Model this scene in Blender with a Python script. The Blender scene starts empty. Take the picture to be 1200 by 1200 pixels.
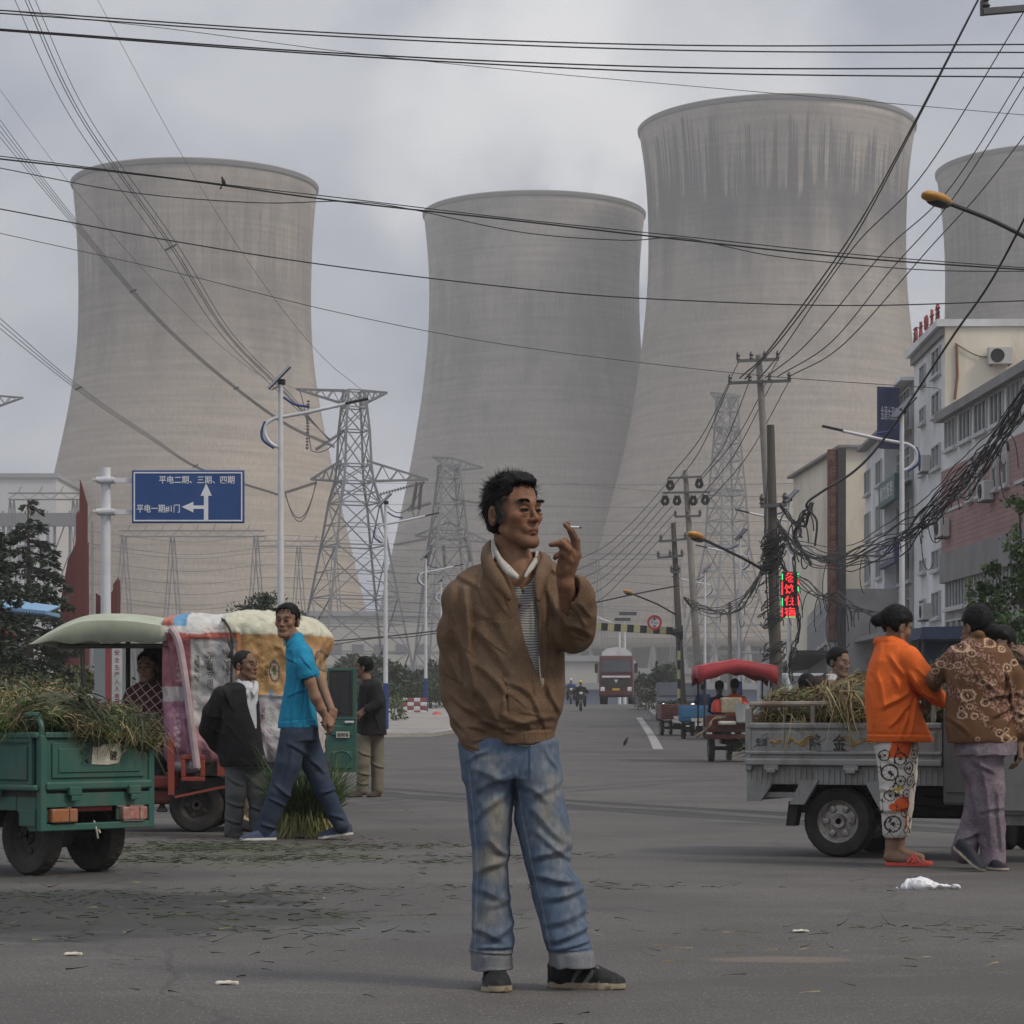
import bpy,bmesh,math,random
import numpy as np
from mathutils import Vector,Matrix,Euler
random.seed(7); np.random.seed(7)
C=bpy.context.scene.collection
F=2900.0; H=0.87; HV=847.0     # focal length in photo pixels, eye height, horizon row
def gz(y):                            # the road climbs gently away from the crossing
    d=min(max(y-25.0,0.0),131.0)
    return 0.000146*d*d if d < 105 else 0.000146*105*105+(d-105)*0.0306*(1-(d-105)/52.0)
def P(u,v,D):return Vector(((u-600)/F*D,D,H+(HV-v)/F*D))
def GD(v):return H*F/(v-HV)    # distance of a ground row near the camera
def G(u,v):return P(u,v,GD(v))
def gp(u,D):return Vector(((u-600)/F*D,D,gz(D)))
R=math.radians

# ------------------------------------------------------------------ materials
MATS={}
def nd(t,typ,x=0,y=0,**k):
    n=t.nodes.new(typ); n.location=(x,y)
    for a,b in k.items():
        if a in n.inputs:n.inputs[a].default_value=b
        else:setattr(n,a,b)
    return n
def c4(c):return (c[0],c[1],c[2],1.0)
def mat(name,col,rough=0.75,var=0.2,scale=6.0,metal=0.0,bump=0.0,bscale=None,col2=None,dirt=None,damt=0.4,
        dscale=1.5,emit=None,estr=1.0,attr=None,spec=0.4,stretch=(1,1,1),coat=0.0,fine=0.0):
    if name in MATS:return MATS[name]
    m=bpy.data.materials.new(name); m.use_nodes=True; t=m.node_tree; L=t.links
    b=t.nodes['Principled BSDF']; b.inputs['Roughness'].default_value=rough; b.inputs['Metallic'].default_value=metal
    b.inputs['Specular IOR Level'].default_value=spec
    if coat:b.inputs['Coat Weight'].default_value=coat
    tc=nd(t,'ShaderNodeTexCoord'); mp=nd(t,'ShaderNodeMapping'); mp.inputs['Scale'].default_value=stretch
    L.new(tc.outputs['Object'],mp.inputs['Vector'])
    n=nd(t,'ShaderNodeTexNoise',Scale=scale,Detail=5.0,Roughness=0.62); L.new(mp.outputs[0],n.inputs['Vector'])
    if attr:
        a=nd(t,'ShaderNodeAttribute'); a.attribute_name=attr; base=a.outputs['Color']
    else:
        if col2 is not None:
            rr=nd(t,'ShaderNodeValToRGB'); rr.color_ramp.elements[0].position=.38; rr.color_ramp.elements[1].position=.62
            rr.color_ramp.elements[0].color=c4(col); rr.color_ramp.elements[1].color=c4(col2); L.new(n.outputs[0],rr.inputs[0]); base=rr.outputs[0]
        else:
            rgb=nd(t,'ShaderNodeRGB'); rgb.outputs[0].default_value=c4(col); base=rgb.outputs[0]
    mr=nd(t,'ShaderNodeMapRange'); mr.inputs['From Min'].default_value=.3; mr.inputs['From Max'].default_value=.7
    mr.inputs['To Min'].default_value=1-var; mr.inputs['To Max'].default_value=1+var
    L.new(n.outputs[0],mr.inputs[0])
    vm=nd(t,'ShaderNodeVectorMath',operation='SCALE'); L.new(base,vm.inputs[0]); L.new(mr.outputs[0],vm.inputs['Scale'])
    out=vm.outputs[0]
    if dirt is not None:
        n2=nd(t,'ShaderNodeTexNoise',Scale=dscale,Detail=7.0,Roughness=0.7); L.new(mp.outputs[0],n2.inputs['Vector'])
        r2=nd(t,'ShaderNodeMapRange'); r2.inputs['From Min'].default_value=.45; r2.inputs['From Max'].default_value=.68
        r2.inputs['To Max'].default_value=damt; L.new(n2.outputs[0],r2.inputs[0])
        mx=nd(t,'ShaderNodeMix',data_type='RGBA'); L.new(r2.outputs[0],mx.inputs[0]); L.new(out,mx.inputs[6])
        mx.inputs[7].default_value=c4(dirt); out=mx.outputs[2]
    if fine:
        n4=nd(t,'ShaderNodeTexNoise',Scale=fine,Detail=2.0); L.new(tc.outputs['Object'],n4.inputs['Vector'])
        r4=nd(t,'ShaderNodeMapRange'); r4.inputs['From Min'].default_value=.3; r4.inputs['From Max'].default_value=.7
        r4.inputs['To Min'].default_value=.72; r4.inputs['To Max'].default_value=1.28; L.new(n4.outputs[0],r4.inputs[0])
        v4=nd(t,'ShaderNodeVectorMath',operation='SCALE'); L.new(out,v4.inputs[0]); L.new(r4.outputs[0],v4.inputs['Scale']); out=v4.outputs[0]
    L.new(out,b.inputs['Base Color'])
    if bump:
        n3=nd(t,'ShaderNodeTexNoise',Scale=bscale or scale*4,Detail=4.0); L.new(mp.outputs[0],n3.inputs['Vector'])
        bp=nd(t,'ShaderNodeBump',Strength=bump,Distance=.02); L.new(n3.outputs[0],bp.inputs['Height']); L.new(bp.outputs[0],b.inputs['Normal'])
    if emit is not None:
        b.inputs['Emission Color'].default_value=c4(emit); b.inputs['Emission Strength'].default_value=estr
    MATS[name]=m; return m

# ------------------------------------------------------------------ objects
def wmat(o):
    m=o.matrix_basis.copy()
    while o.parent:o=o.parent; m=o.matrix_basis @ m
    return m
def tag(o,label=None,cat=None,group=None,kind=None):
    if label:o['label']=label
    if cat:o['category']=cat
    if group:o['group']=group
    if kind:o['kind']=kind
    return o
def thing(name,label,cat,loc=(0,0,0),rz=0.0,group=None):
    o=bpy.data.objects.new(name,None); C.objects.link(o); o.location=loc; o.rotation_euler=(0,0,rz)
    o.empty_display_size=.2
    return tag(o,label,cat,group)
def link(name,me,m,parent=None,world=False):
    o=bpy.data.objects.new(name,me); C.objects.link(o)
    if m is not None and len(me.materials) == 0:me.materials.append(m)
    if parent is not None:
        o.parent=parent
        if world:o.matrix_basis=wmat(parent).inverted()
    return o
class MB:
    def __init__(s):s.v=[]; s.f=[]
    def add(s,vs,fs,M=None):
        n=len(s.v)
        if M is not None:vs=[M @ Vector(p) for p in vs]
        s.v += [tuple(p) for p in vs]; s.f += [tuple(i+n for i in f) for f in fs]; return s
    def box(s,c,d,M=None,rz=0,rx=0,ry=0):
        x,y,z=d[0]/2,d[1]/2,d[2]/2
        vs=[Vector((a*x,b*y,e*z)) for e in (-1,1) for a,b in ((-1,-1),(1,-1),(1,1),(-1,1))]
        if rz or rx or ry:
            q=Euler((rx,ry,rz)).to_matrix(); vs=[q @ p for p in vs]
        vs=[p+Vector(c) for p in vs]
        return s.add(vs,[(3,2,1,0),(4,5,6,7),(0,1,5,4),(1,2,6,5),(2,3,7,6),(3,0,4,7)],M)
    def bbox(s,x0,x1,y0,y1,z0,z1,M=None):return s.box(((x0+x1)/2,(y0+y1)/2,(z0+z1)/2),(abs(x1-x0),abs(y1-y0),abs(z1-z0)),M)
    def rbox(s,c,d,r=.02,M=None,rz=0):      # box with chamfered edges
        bm=bmesh.new(); bmesh.ops.create_cube(bm,size=1)
        for v in bm.verts:v.co=Vector((v.co.x*d[0],v.co.y*d[1],v.co.z*d[2]))
        bmesh.ops.bevel(bm,geom=bm.edges[:],offset=min(r,min(d)*.45),segments=2,affect='EDGES',profile=.5)
        q=Matrix.Translation(c) @ Matrix.Rotation(rz,4,'Z')
        s.add([q @ v.co for v in bm.verts],[[v.index for v in f.verts] for f in bm.faces],M); bm.free(); return s
    def bar(s,a,b,w,h=None,M=None):          # square bar a -> b
        a=Vector(a); b=Vector(b); d=b-a
        if d.length < 1e-6:return s
        h=h or w; d.normalize(); up=Vector((0,0,1)) if abs(d.z) < .95 else Vector((0,1,0))
        x=d.cross(up).normalized()*(w/2); y=x.cross(d).normalized()*(h/2)
        vs=[p+i*x+j*y for p in (a,b) for i,j in ((-1,-1),(1,-1),(1,1),(-1,1))]
        return s.add(vs,[(3,2,1,0),(4,5,6,7),(0,1,5,4),(1,2,6,5),(2,3,7,6),(3,0,4,7)],M)
    def tube(s,pts,r,seg=8,M=None,cap=True):
        pts=[Vector(p) for p in pts]; n=len(pts)
        rs=list(r) if hasattr(r,'__len__') else [r]*n
        vs=[]; fs=[]; pu=None
        for i,p in enumerate(pts):
            d=(pts[min(i+1,n-1)]-pts[max(i-1,0)]).normalized()
            if pu is None:
                pu=d.cross(Vector((0,0,1)) if abs(d.z) < .9 else Vector((0,1,0))).normalized()
            pu=(pu-d*pu.dot(d)).normalized(); w=d.cross(pu)
            for k in range(seg):
                a=2*math.pi*k/seg; vs.append(p+(pu*math.cos(a)+w*math.sin(a))*rs[i])
        for i in range(n-1):
            for k in range(seg):
                k2=(k+1) % seg; fs.append((i*seg+k,i*seg+k2,(i+1)*seg+k2,(i+1)*seg+k))
        if cap and seg > 2:fs.append(tuple(range(seg-1,-1,-1))); fs.append(tuple((n-1)*seg+k for k in range(seg)))
        return s.add(vs,fs,M)
    def lathe(s,prof,seg=32,M=None,cap=True):  # prof: (r, z) about z
        vs=[]; fs=[]; n=len(prof)
        for r,z in prof:
            for k in range(seg):
                a=2*math.pi*k/seg; vs.append((r*math.cos(a),r*math.sin(a),z))
        for i in range(n-1):
            for k in range(seg):
                k2=(k+1) % seg; fs.append((i*seg+k,i*seg+k2,(i+1)*seg+k2,(i+1)*seg+k))
        if cap:fs.append(tuple(range(seg-1,-1,-1))); fs.append(tuple((n-1)*seg+k for k in range(seg)))
        return s.add(vs,fs,M)
    def prism(s,poly,a,b,axis='y',M=None):     # 2D polygon extruded from a to b along axis
        def mk(p,t):return {'y':(p[0],t,p[1]),'x':(t,p[0],p[1]),'z':(p[0],p[1],t)}[axis]
        n=len(poly); vs=[mk(p,a) for p in poly]+[mk(p,b) for p in poly]
        fs=[tuple(range(n)),tuple(range(2*n-1,n-1,-1))]+[(i,i+n,(i+1) % n+n,(i+1) % n) for i in range(n)]
        return s.add(vs,fs,M)
    def grid(s,fn,nu,nv,M=None,closed=False):
        vs=[fn(i/nu,j/nv) for j in range(nv+1) for i in range(nu+1)]; w=nu+1
        return s.add(vs,[(j*w+i,j*w+i+1,(j+1)*w+i+1,(j+1)*w+i) for j in range(nv) for i in range(nu)],M)
    def mesh(s,name,smooth=False,recalc=True):
        me=bpy.data.meshes.new(name); me.from_pydata(s.v,[],s.f); me.update()
        if recalc:
            bm=bmesh.new(); bm.from_mesh(me); bmesh.ops.recalc_face_normals(bm,faces=bm.faces); bm.to_mesh(me); bm.free()
        if smooth:
            me.polygons.foreach_set('use_smooth',[True]*len(me.polygons))
            if smooth != 'full':me.set_sharp_from_angle(angle=R(40))
        return me
    def build(s,name,m,parent=None,smooth=False,world=False,bevel=0,recalc=True,solid=0):
        o=link(name,s.mesh(name,smooth,recalc),m,parent,world)
        if solid:md=o.modifiers.new('t','SOLIDIFY'); md.thickness=solid; md.offset=0
        if bevel:md=o.modifiers.new('b','BEVEL'); md.width=bevel; md.segments=2; md.limit_method='ANGLE'
        return o
def copy_tree(o,parent=None):
    c=o.copy(); C.objects.link(c); c.parent=parent
    if parent is not None:c.matrix_parent_inverse=o.matrix_parent_inverse.copy()
    for ch in [x for x in bpy.data.objects if x.parent == o]:copy_tree(ch,c)
    return c
def spline(pts,n=10):
    pts=[Vector(p) for p in pts]
    if len(pts) == 2:return [pts[0].lerp(pts[1],i/n) for i in range(n+1)]
    e=[pts[0]*2-pts[1]]+pts+[pts[-1]*2-pts[-2]]; out=[]
    for i in range(1,len(e)-2):
        a,b,c,d=e[i-1:i+3]
        for k in range(n):
            t=k/n; out.append(.5*((2*b)+(c-a)*t+(2*a-5*b+4*c-d)*t*t+(3*b-a-3*c+d)*t ** 3))
    out.append(pts[-1]); return out
def text_mesh(txt,size,depth=0.002,vert=False,bold=0.0):
    cu=bpy.data.curves.new('t','FONT'); cu.body='\n'.join(txt) if vert else txt; cu.size=size; cu.extrude=depth
    cu.align_x='CENTER'; cu.align_y='CENTER'; cu.offset=bold
    if vert:cu.space_line=.62
    o=bpy.data.objects.new('t',cu); C.objects.link(o); dg=bpy.context.evaluated_depsgraph_get()
    me=bpy.data.meshes.new_from_object(o.evaluated_get(dg)); bpy.data.objects.remove(o); me.materials.clear(); return me
def text(name,txt,size,m,parent,M,depth=.002,vert=False,world=False,fit=None,bold=0.0):
    """lettering as a mesh; M places it (local x right, y up, z out of the board)"""
    me=text_mesh(txt,size,depth,vert,bold)
    if len(me.vertices) and fit:
        co=np.array([v.co[:] for v in me.vertices]); a=co.min(0); b=co.max(0)
        sx=fit[0]/max(b[0]-a[0],1e-4); sy=fit[1]/max(b[1]-a[1],1e-4); cx=(a+b)/2
        for v in me.vertices:v.co.x=(v.co.x-cx[0])*sx; v.co.y=(v.co.y-cx[1])*sy
    me.transform(M); return link(name,me,m,parent,world)
def facing(o,right,out):
    """matrix with local x = right, z = out, y = up, origin o"""
    r=Vector(right).normalized(); z=Vector(out).normalized(); u=z.cross(r)
    return Matrix.Translation(o) @ Matrix((r,u,z)).transposed().to_4x4()

# ------------------------------------------------------------------ distance-field modelling (people, cloth)
NT=np.random.default_rng(11).random(64 ** 3).astype(np.float32)
def vnoise(p,s):
    q=p*s+1000.0; fl=np.floor(q); f=(q-fl).astype(np.float32); f=f*f*(3-2*f); i=fl.astype(np.int64) & 63; j=(i+1) & 63
    X=(i[:,0]*4096,j[:,0]*4096); Y=(i[:,1]*64,j[:,1]*64); Z=(i[:,2],j[:,2]); fx,fy,fz=f.T
    def row(x,y):a=NT[x+y+Z[0]]; return a+(NT[x+y+Z[1]]-a)*fz
    a=row(X[0],Y[0]); a=a+(row(X[0],Y[1])-a)*fy; b=row(X[1],Y[0]); b=b+(row(X[1],Y[1])-b)*fy
    return (a+(b-a)*fx)*2-1
def smin(a,b,k):
    if k <= 0:return np.minimum(a,b)
    h=np.clip(.5+.5*(b-a)/k,0,1); return b*(1-h)+a*h-k*h*(1-h)
def smax(a,b,k):return-smin(-a,-b,k)
def A(v):return np.array(v,dtype=float)
def rc(a,b,ra,rb=None,flat=None):
    """tapered capsule; flat=(axis, factor) squashes it along axis"""
    a=A(a); b=A(b); rb=ra if rb is None else rb; ba=b-a; l2=max(ba @ ba,1e-9)
    if flat is not None:w=A(flat[0]); w=w/np.linalg.norm(w); fk=1/flat[1]-1
    def f(p):
        pa=p-a; t=np.clip(pa @ ba/l2,0,1); q=pa-t[:,None]*ba
        if flat is not None:q=q+(q @ w)[:,None]*fk*w
        d=np.sqrt((q*q).sum(1))-(ra+t*(rb-ra))
        return d*(min(1,flat[1]) if flat is not None else 1)
    return f
def el(c,r,M=None):
    c=A(c); r=A(r); Mi=None if M is None else np.array(M.to_3x3().inverted())
    def f(p):
        q=p-c
        if Mi is not None:q=q @ Mi.T
        k0=np.sqrt(((q/r) ** 2).sum(1)); k1=np.sqrt(((q/(r*r)) ** 2).sum(1))+1e-9
        return k0*(k0-1)/k1
    return f
def stack(rows,pw=2.2):
    """rows (z, cx, cy, rx, ry) along z, superellipse sections"""
    r=A(sorted(rows)); z=r[:,0]
    def f(p):
        zz=np.clip(p[:,2],z[0],z[-1]); cx,cy,rx,ry=[np.interp(zz,z,r[:,i]) for i in range(1,5)]
        q=(np.abs((p[:,0]-cx)/rx) ** pw+np.abs((p[:,1]-cy)/ry) ** pw) ** (1/pw)
        d=(q-1)*np.minimum(rx,ry); e=np.maximum(z[0]-p[:,2],p[:,2]-z[-1])
        return np.where(e > 0,np.sqrt(np.maximum(d,0) ** 2+e*e)*np.where(True,1,1),np.maximum(d,e))
    return f
def rbx(c,h,r,M=None):
    c=A(c); h=A(h); Mi=None if M is None else np.array(M.to_3x3().inverted())
    def f(p):
        q=p-c
        if Mi is not None:q=q @ Mi.T
        q=np.abs(q)-h+r; return np.sqrt((np.maximum(q,0) ** 2).sum(1))+np.minimum(q.max(1),0)-r
    return f
def un(fs,k=.02):
    def f(p):
        d=None
        for g in fs:
            kk=k
            if isinstance(g,tuple):g,kk=g
            e=g(p); d=e if d is None else smin(d,e,kk)
        return d
    return f
def chain(pts,rs,k=.015,flat=None):return un([rc(pts[i],pts[i+1],rs[i],rs[i+1],flat) for i in range(len(pts)-1)],k)
def sub(f,g,k=.005):return lambda p:smax(f(p),-g(p),k)
def inter(f,g,k=.005):return lambda p:smax(f(p),g(p),k)
def grow(f,r):return lambda p:f(p)-r
def plane(o,n):
    o=A(o); n=A(n); n=n/np.linalg.norm(n); return lambda p:(p-o) @ n
def folds(f,segs,y0=None,noise=0.0,nscale=9.0,anis=(1,1,.45),lim=.06):
    """segs (x0,z0,x1,z1,width,height): creases laid on the side towards y<y0; noise: cloth rumple"""
    def g(p):
        d=f(p); m=np.abs(d) < lim; q=p[m]
        if len(q) == 0:return d
        e=np.zeros(len(q)); front=1.0 if y0 is None else np.clip((y0-q[:,1])/.05+.5,0,1)
        for (x0,z0,x1,z1,w,h) in segs:
            dx,dz=x1-x0,z1-z0; l2=dx*dx+dz*dz+1e-9; px=q[:,0]-x0; pz=q[:,2]-z0
            t=np.clip((px*dx+pz*dz)/l2,0,1); L=math.sqrt(l2); sd=(px*dz-pz*dx)/L
            al=px*dx/L+pz*dz/L-t*L; sd=sd+.25*w*np.sin(t*5+x0*40)
            q1=np.sqrt(sd*sd+al*al)/w; q2=np.sqrt((sd-1.3*w) ** 2+al*al)/w; g1=np.exp(-1.1*q1 ** 1.35)-.75*np.exp(-1.1*q2 ** 1.35)
            e += h*g1*(.35+.65*np.sin(math.pi*(.12+.76*t)))
        e=e*front
        if noise:
            qq=q*A(anis); n=vnoise(qq+3.1,nscale); n2=vnoise(qq+9.7+n[:,None]*.04,nscale*2.3)
            e += noise*((1-np.abs(n))*1.2-.6+.5*n2)
        d=d.copy(); d[m] -= e; return d
    return g
def sdf_mesh(name,f,lo,hi,h,m,parent=None,paint=None,world=True,margin=.018,smooth_it=0):
    lo=A(lo); hi=A(hi); B=6; nb=np.ceil((hi-lo)/(B*h)).astype(int)+1
    cs=[lo[i]+(np.arange(nb[i])+.5)*B*h for i in range(3)]
    gx,gy,gz_=np.meshgrid(*cs,indexing='ij'); cp=np.stack([gx,gy,gz_],-1).reshape(-1,3)
    cd=f(cp); n=nb*B+1; D=np.repeat(np.repeat(np.repeat(np.sign(cd).reshape(nb),B,0),B,1),B,2)
    D=np.pad(D,((0,1),)*3,mode='edge').astype(np.float32)*9
    act=np.argwhere(np.abs(cd).reshape(nb) < B*h*.87*1.25+margin)
    off=np.stack(np.meshgrid(*[np.arange(B+1)]*3,indexing='ij'),-1).reshape(-1,3)
    for c0 in range(0,len(act),3000):
        idx=(act[c0:c0+3000,None,:]*B+off[None]).reshape(-1,3)
        key=np.unique((idx[:,0]*n[1]+idx[:,1])*n[2]+idx[:,2])
        ii=np.stack([key // (n[1]*n[2]),key // n[2] % n[1],key % n[2]],-1)
        D[ii[:,0],ii[:,1],ii[:,2]]=f(lo+ii*h)
    D[D == 0]=1e-6; s=D < 0
    for ax in range(3):
        for e in (0,-1):
            sl=[slice(None)]*3; sl[ax]=e; D[tuple(sl)]=np.abs(D[tuple(sl)]); s[tuple(sl)]=False
    c=[slice(None,-1),slice(1,None)]
    cnt=sum(s[c[a],c[b],c[e]].astype(np.int8) for a in (0,1) for b in (0,1) for e in (0,1))
    cell=np.argwhere((cnt > 0) & (cnt < 8)); idm=np.full(cnt.shape,-1,np.int64); idm[tuple(cell.T)]=np.arange(len(cell))
    acc=np.zeros((len(cell),3)); num=np.zeros(len(cell))
    cor=[(a,b,e) for a in (0,1) for b in (0,1) for e in (0,1)]
    val={q:D[cell[:,0]+q[0],cell[:,1]+q[1],cell[:,2]+q[2]] for q in cor}
    for q in cor:
        for ax in range(3):
            if q[ax] == 0:
                r=list(q); r[ax]=1; r=tuple(r); a,b=val[q],val[r]; mk=(a < 0) != (b < 0)
                t=np.where(mk,a/np.where(mk,a-b,1),0)
                for k in range(3):acc[:,k] += np.where(mk,q[k]+(t if k == ax else 0),0)
                num += mk
    V=lo+(cell+acc/num[:,None])*h
    quads=[]
    for ax in range(3):
        a,b=[(1,2),(2,0),(0,1)][ax]
        sl0=[slice(None)]*3; sl1=[slice(None)]*3; sl0[ax]=slice(None,-1); sl1[ax]=slice(1,None)
        x=s[tuple(sl0)] != s[tuple(sl1)]; e=np.argwhere(x); e=e[(e[:,a] > 0) & (e[:,b] > 0) & (e[:,a] < cnt.shape[a]) & (e[:,b] < cnt.shape[b])]
        fl=s[tuple(e.T)]
        def cc(da,db):
            g=e.copy(); g[:,a] -= da; g[:,b] -= db; return idm[tuple(g.T)]
        q=np.stack([cc(1,1),cc(0,1),cc(0,0),cc(1,0)],-1); q[~fl]=q[~fl][:,::-1]; quads.append(q)
    Q=np.concatenate(quads); Q=Q[(Q >= 0).all(1)]
    me=bpy.data.meshes.new(name); me.vertices.add(len(V)); me.vertices.foreach_set('co',V.astype(np.float32).ravel())
    me.loops.add(Q.size); me.loops.foreach_set('vertex_index',Q.ravel().astype(np.int32))
    me.polygons.add(len(Q)); me.polygons.foreach_set('loop_start',np.arange(0,Q.size,4,dtype=np.int32))
    me.polygons.foreach_set('use_smooth',np.ones(len(Q),bool)); me.update(calc_edges=True); me.validate()
    if paint is not None and len(V):
        ca=me.color_attributes.new('Col','FLOAT_COLOR','POINT'); cl=np.ones((len(V),4),np.float32); cl[:,:3]=paint(V)
        ca.data.foreach_set('color',cl.ravel())
    return link(name,me,m,parent,world)
EXPO=0.37; SUN_E=1.5; ZEN=2.1
CLX,CLZ=2.3,0.5; CB=(3.15,3.4,4.1); CW=(5.0,5.15,5.5)
HZC=(.88,.87,.86,1); HZD=.0006
TA=(.34,.29,.235); TB=(.31,.272,.23); TS=(.07,.068,.065); TA2=(.35,.31,.26); TB2=(.30,.275,.245)
SKS=5.0
# ================================================================== camera, sun, sky, haze
cam=bpy.data.cameras.new('camera'); co=bpy.data.objects.new('camera',cam); C.objects.link(co)
co.location=(0,0,H); co.rotation_euler=(R(90),0,0); cam.sensor_width=36; cam.lens=F/1200*36
cam.shift_y=(HV-600)/1200; cam.clip_end=6000; cam.clip_start=.1; bpy.context.scene.camera=co
sc=bpy.context.scene
sc.view_settings.view_transform='Standard'; sc.view_settings.look='None'; sc.view_settings.exposure=EXPO; sc.view_settings.gamma=1
SUN_EL,SUN_AZ=48,118     # degrees; azimuth clockwise from +Y
sl=bpy.data.lights.new('sun','SUN'); sl.energy=SUN_E; sl.angle=R(12); sl.color=(1,.90,.77)
so=bpy.data.objects.new('sun',sl); C.objects.link(so)
sd=Vector((math.sin(R(SUN_AZ))*math.cos(R(SUN_EL)),math.cos(R(SUN_AZ))*math.cos(R(SUN_EL)),math.sin(R(SUN_EL))))
so.rotation_euler=sd.to_track_quat('Z','Y').to_euler(); so.location=(30,-30,60)
w=bpy.data.worlds.new('World'); sc.world=w; w.use_nodes=True; t=w.node_tree; L=t.links
bg=t.nodes['Background']; bg.inputs['Strength'].default_value=.1
sky=nd(t,'ShaderNodeTexSky'); sky.sky_type='NISHITA'; sky.sun_disc=False; sky.sun_elevation=R(SUN_EL); sky.sun_rotation=R(SUN_AZ)
sky.air_density=1.5; sky.dust_density=6
tc=nd(t,'ShaderNodeTexCoord'); mp=nd(t,'ShaderNodeMapping'); mp.inputs['Scale'].default_value=(1,1,1.6); mp.inputs['Location'].default_value=(CLX,0,CLZ)
L.new(tc.outputs['Generated'],mp.inputs[0])
n1=nd(t,'ShaderNodeTexNoise',Scale=SKS,Detail=6.0,Roughness=.5,Distortion=.3); L.new(mp.outputs[0],n1.inputs['Vector'])
r1=nd(t,'ShaderNodeValToRGB'); e=r1.color_ramp.elements; e[0].position=.42; e[1].position=.60
e[0].color=(CB[0],CB[1],CB[2],1); e[1].color=(CW[0],CW[1],CW[2],1); L.new(n1.outputs[0],r1.inputs[0])
# steam drifting off the towers: brighter billows in one part of the sky
base_=r1.outputs[0]
for dx,dz,r0,k_ in ((.012,.262,.06,1.0),(.045,.222,.035,.9),(.10,.262,.05,.6),(-.02,.235,.045,.5)):
    vd=nd(t,'ShaderNodeVectorMath',operation='DISTANCE'); dv=Vector((dx,1,dz)).normalized(); vd.inputs[1].default_value=dv
    n2=nd(t,'ShaderNodeTexNoise',Scale=16.0,Detail=6.0,Roughness=.55); L.new(tc.outputs['Generated'],n2.inputs['Vector'])
    va=nd(t,'ShaderNodeVectorMath',operation='MULTIPLY_ADD'); va.inputs[1].default_value=(.11,.11,.11); L.new(n2.outputs['Color'],va.inputs[0]); L.new(tc.outputs['Generated'],va.inputs[2])
    vb=nd(t,'ShaderNodeVectorMath',operation='SUBTRACT'); vb.inputs[1].default_value=(.055,.055,.055); L.new(va.outputs[0],vb.inputs[0]); L.new(vb.outputs[0],vd.inputs[0])
    m_=nd(t,'ShaderNodeMapRange'); m_.interpolation_type='SMOOTHSTEP'
    for a_,b_ in zip(('From Min','From Max','To Min','To Max'),(r0*1.25,r0*.25,0,k_)):m_.inputs[a_].default_value=b_
    L.new(vd.outputs['Value'],m_.inputs[0]); mm=nd(t,'ShaderNodeMix',data_type='RGBA'); L.new(m_.outputs[0],mm.inputs[0]); L.new(base_,mm.inputs[6]); mm.inputs[7].default_value=(7.3,7.25,7.3,1); base_=mm.outputs[2]
# overcast sky: the dome brightens towards the zenith
sx=nd(t,'ShaderNodeSeparateXYZ'); L.new(tc.outputs['Generated'],sx.inputs[0])
mr=nd(t,'ShaderNodeMapRange'); mr.inputs['From Min'].default_value=.32; mr.inputs['From Max'].default_value=.9; mr.inputs['To Min'].default_value=1; mr.inputs['To Max'].default_value=ZEN
L.new(sx.outputs['Z'],mr.inputs[0]); vm=nd(t,'ShaderNodeVectorMath',operation='SCALE'); L.new(base_,vm.inputs[0]); L.new(mr.outputs[0],vm.inputs['Scale'])
mx=nd(t,'ShaderNodeMix',data_type='RGBA'); mx.inputs[0].default_value=.88; L.new(sky.outputs[0],mx.inputs[6]); L.new(vm.outputs[0],mx.inputs[7])
L.new(mx.outputs[2],bg.inputs[0])
hz=MB().bbox(-420,460,-40,900,-1.2,205).build('haze',None); tag(hz,kind='stuff',label='pale grey haze hanging over the whole street and power station')
hm=bpy.data.materials.new('haze_air'); hm.use_nodes=True; ht=hm.node_tree; ht.nodes.remove(ht.nodes['Principled BSDF'])
pv=nd(ht,'ShaderNodeVolumePrincipled'); pv.inputs['Color'].default_value=HZC; pv.inputs['Density'].default_value=HZD; pv.inputs['Anisotropy'].default_value=.0
ht.links.new(pv.outputs[0],ht.nodes['Material Output'].inputs['Volume']); hz.data.materials.append(hm)

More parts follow.
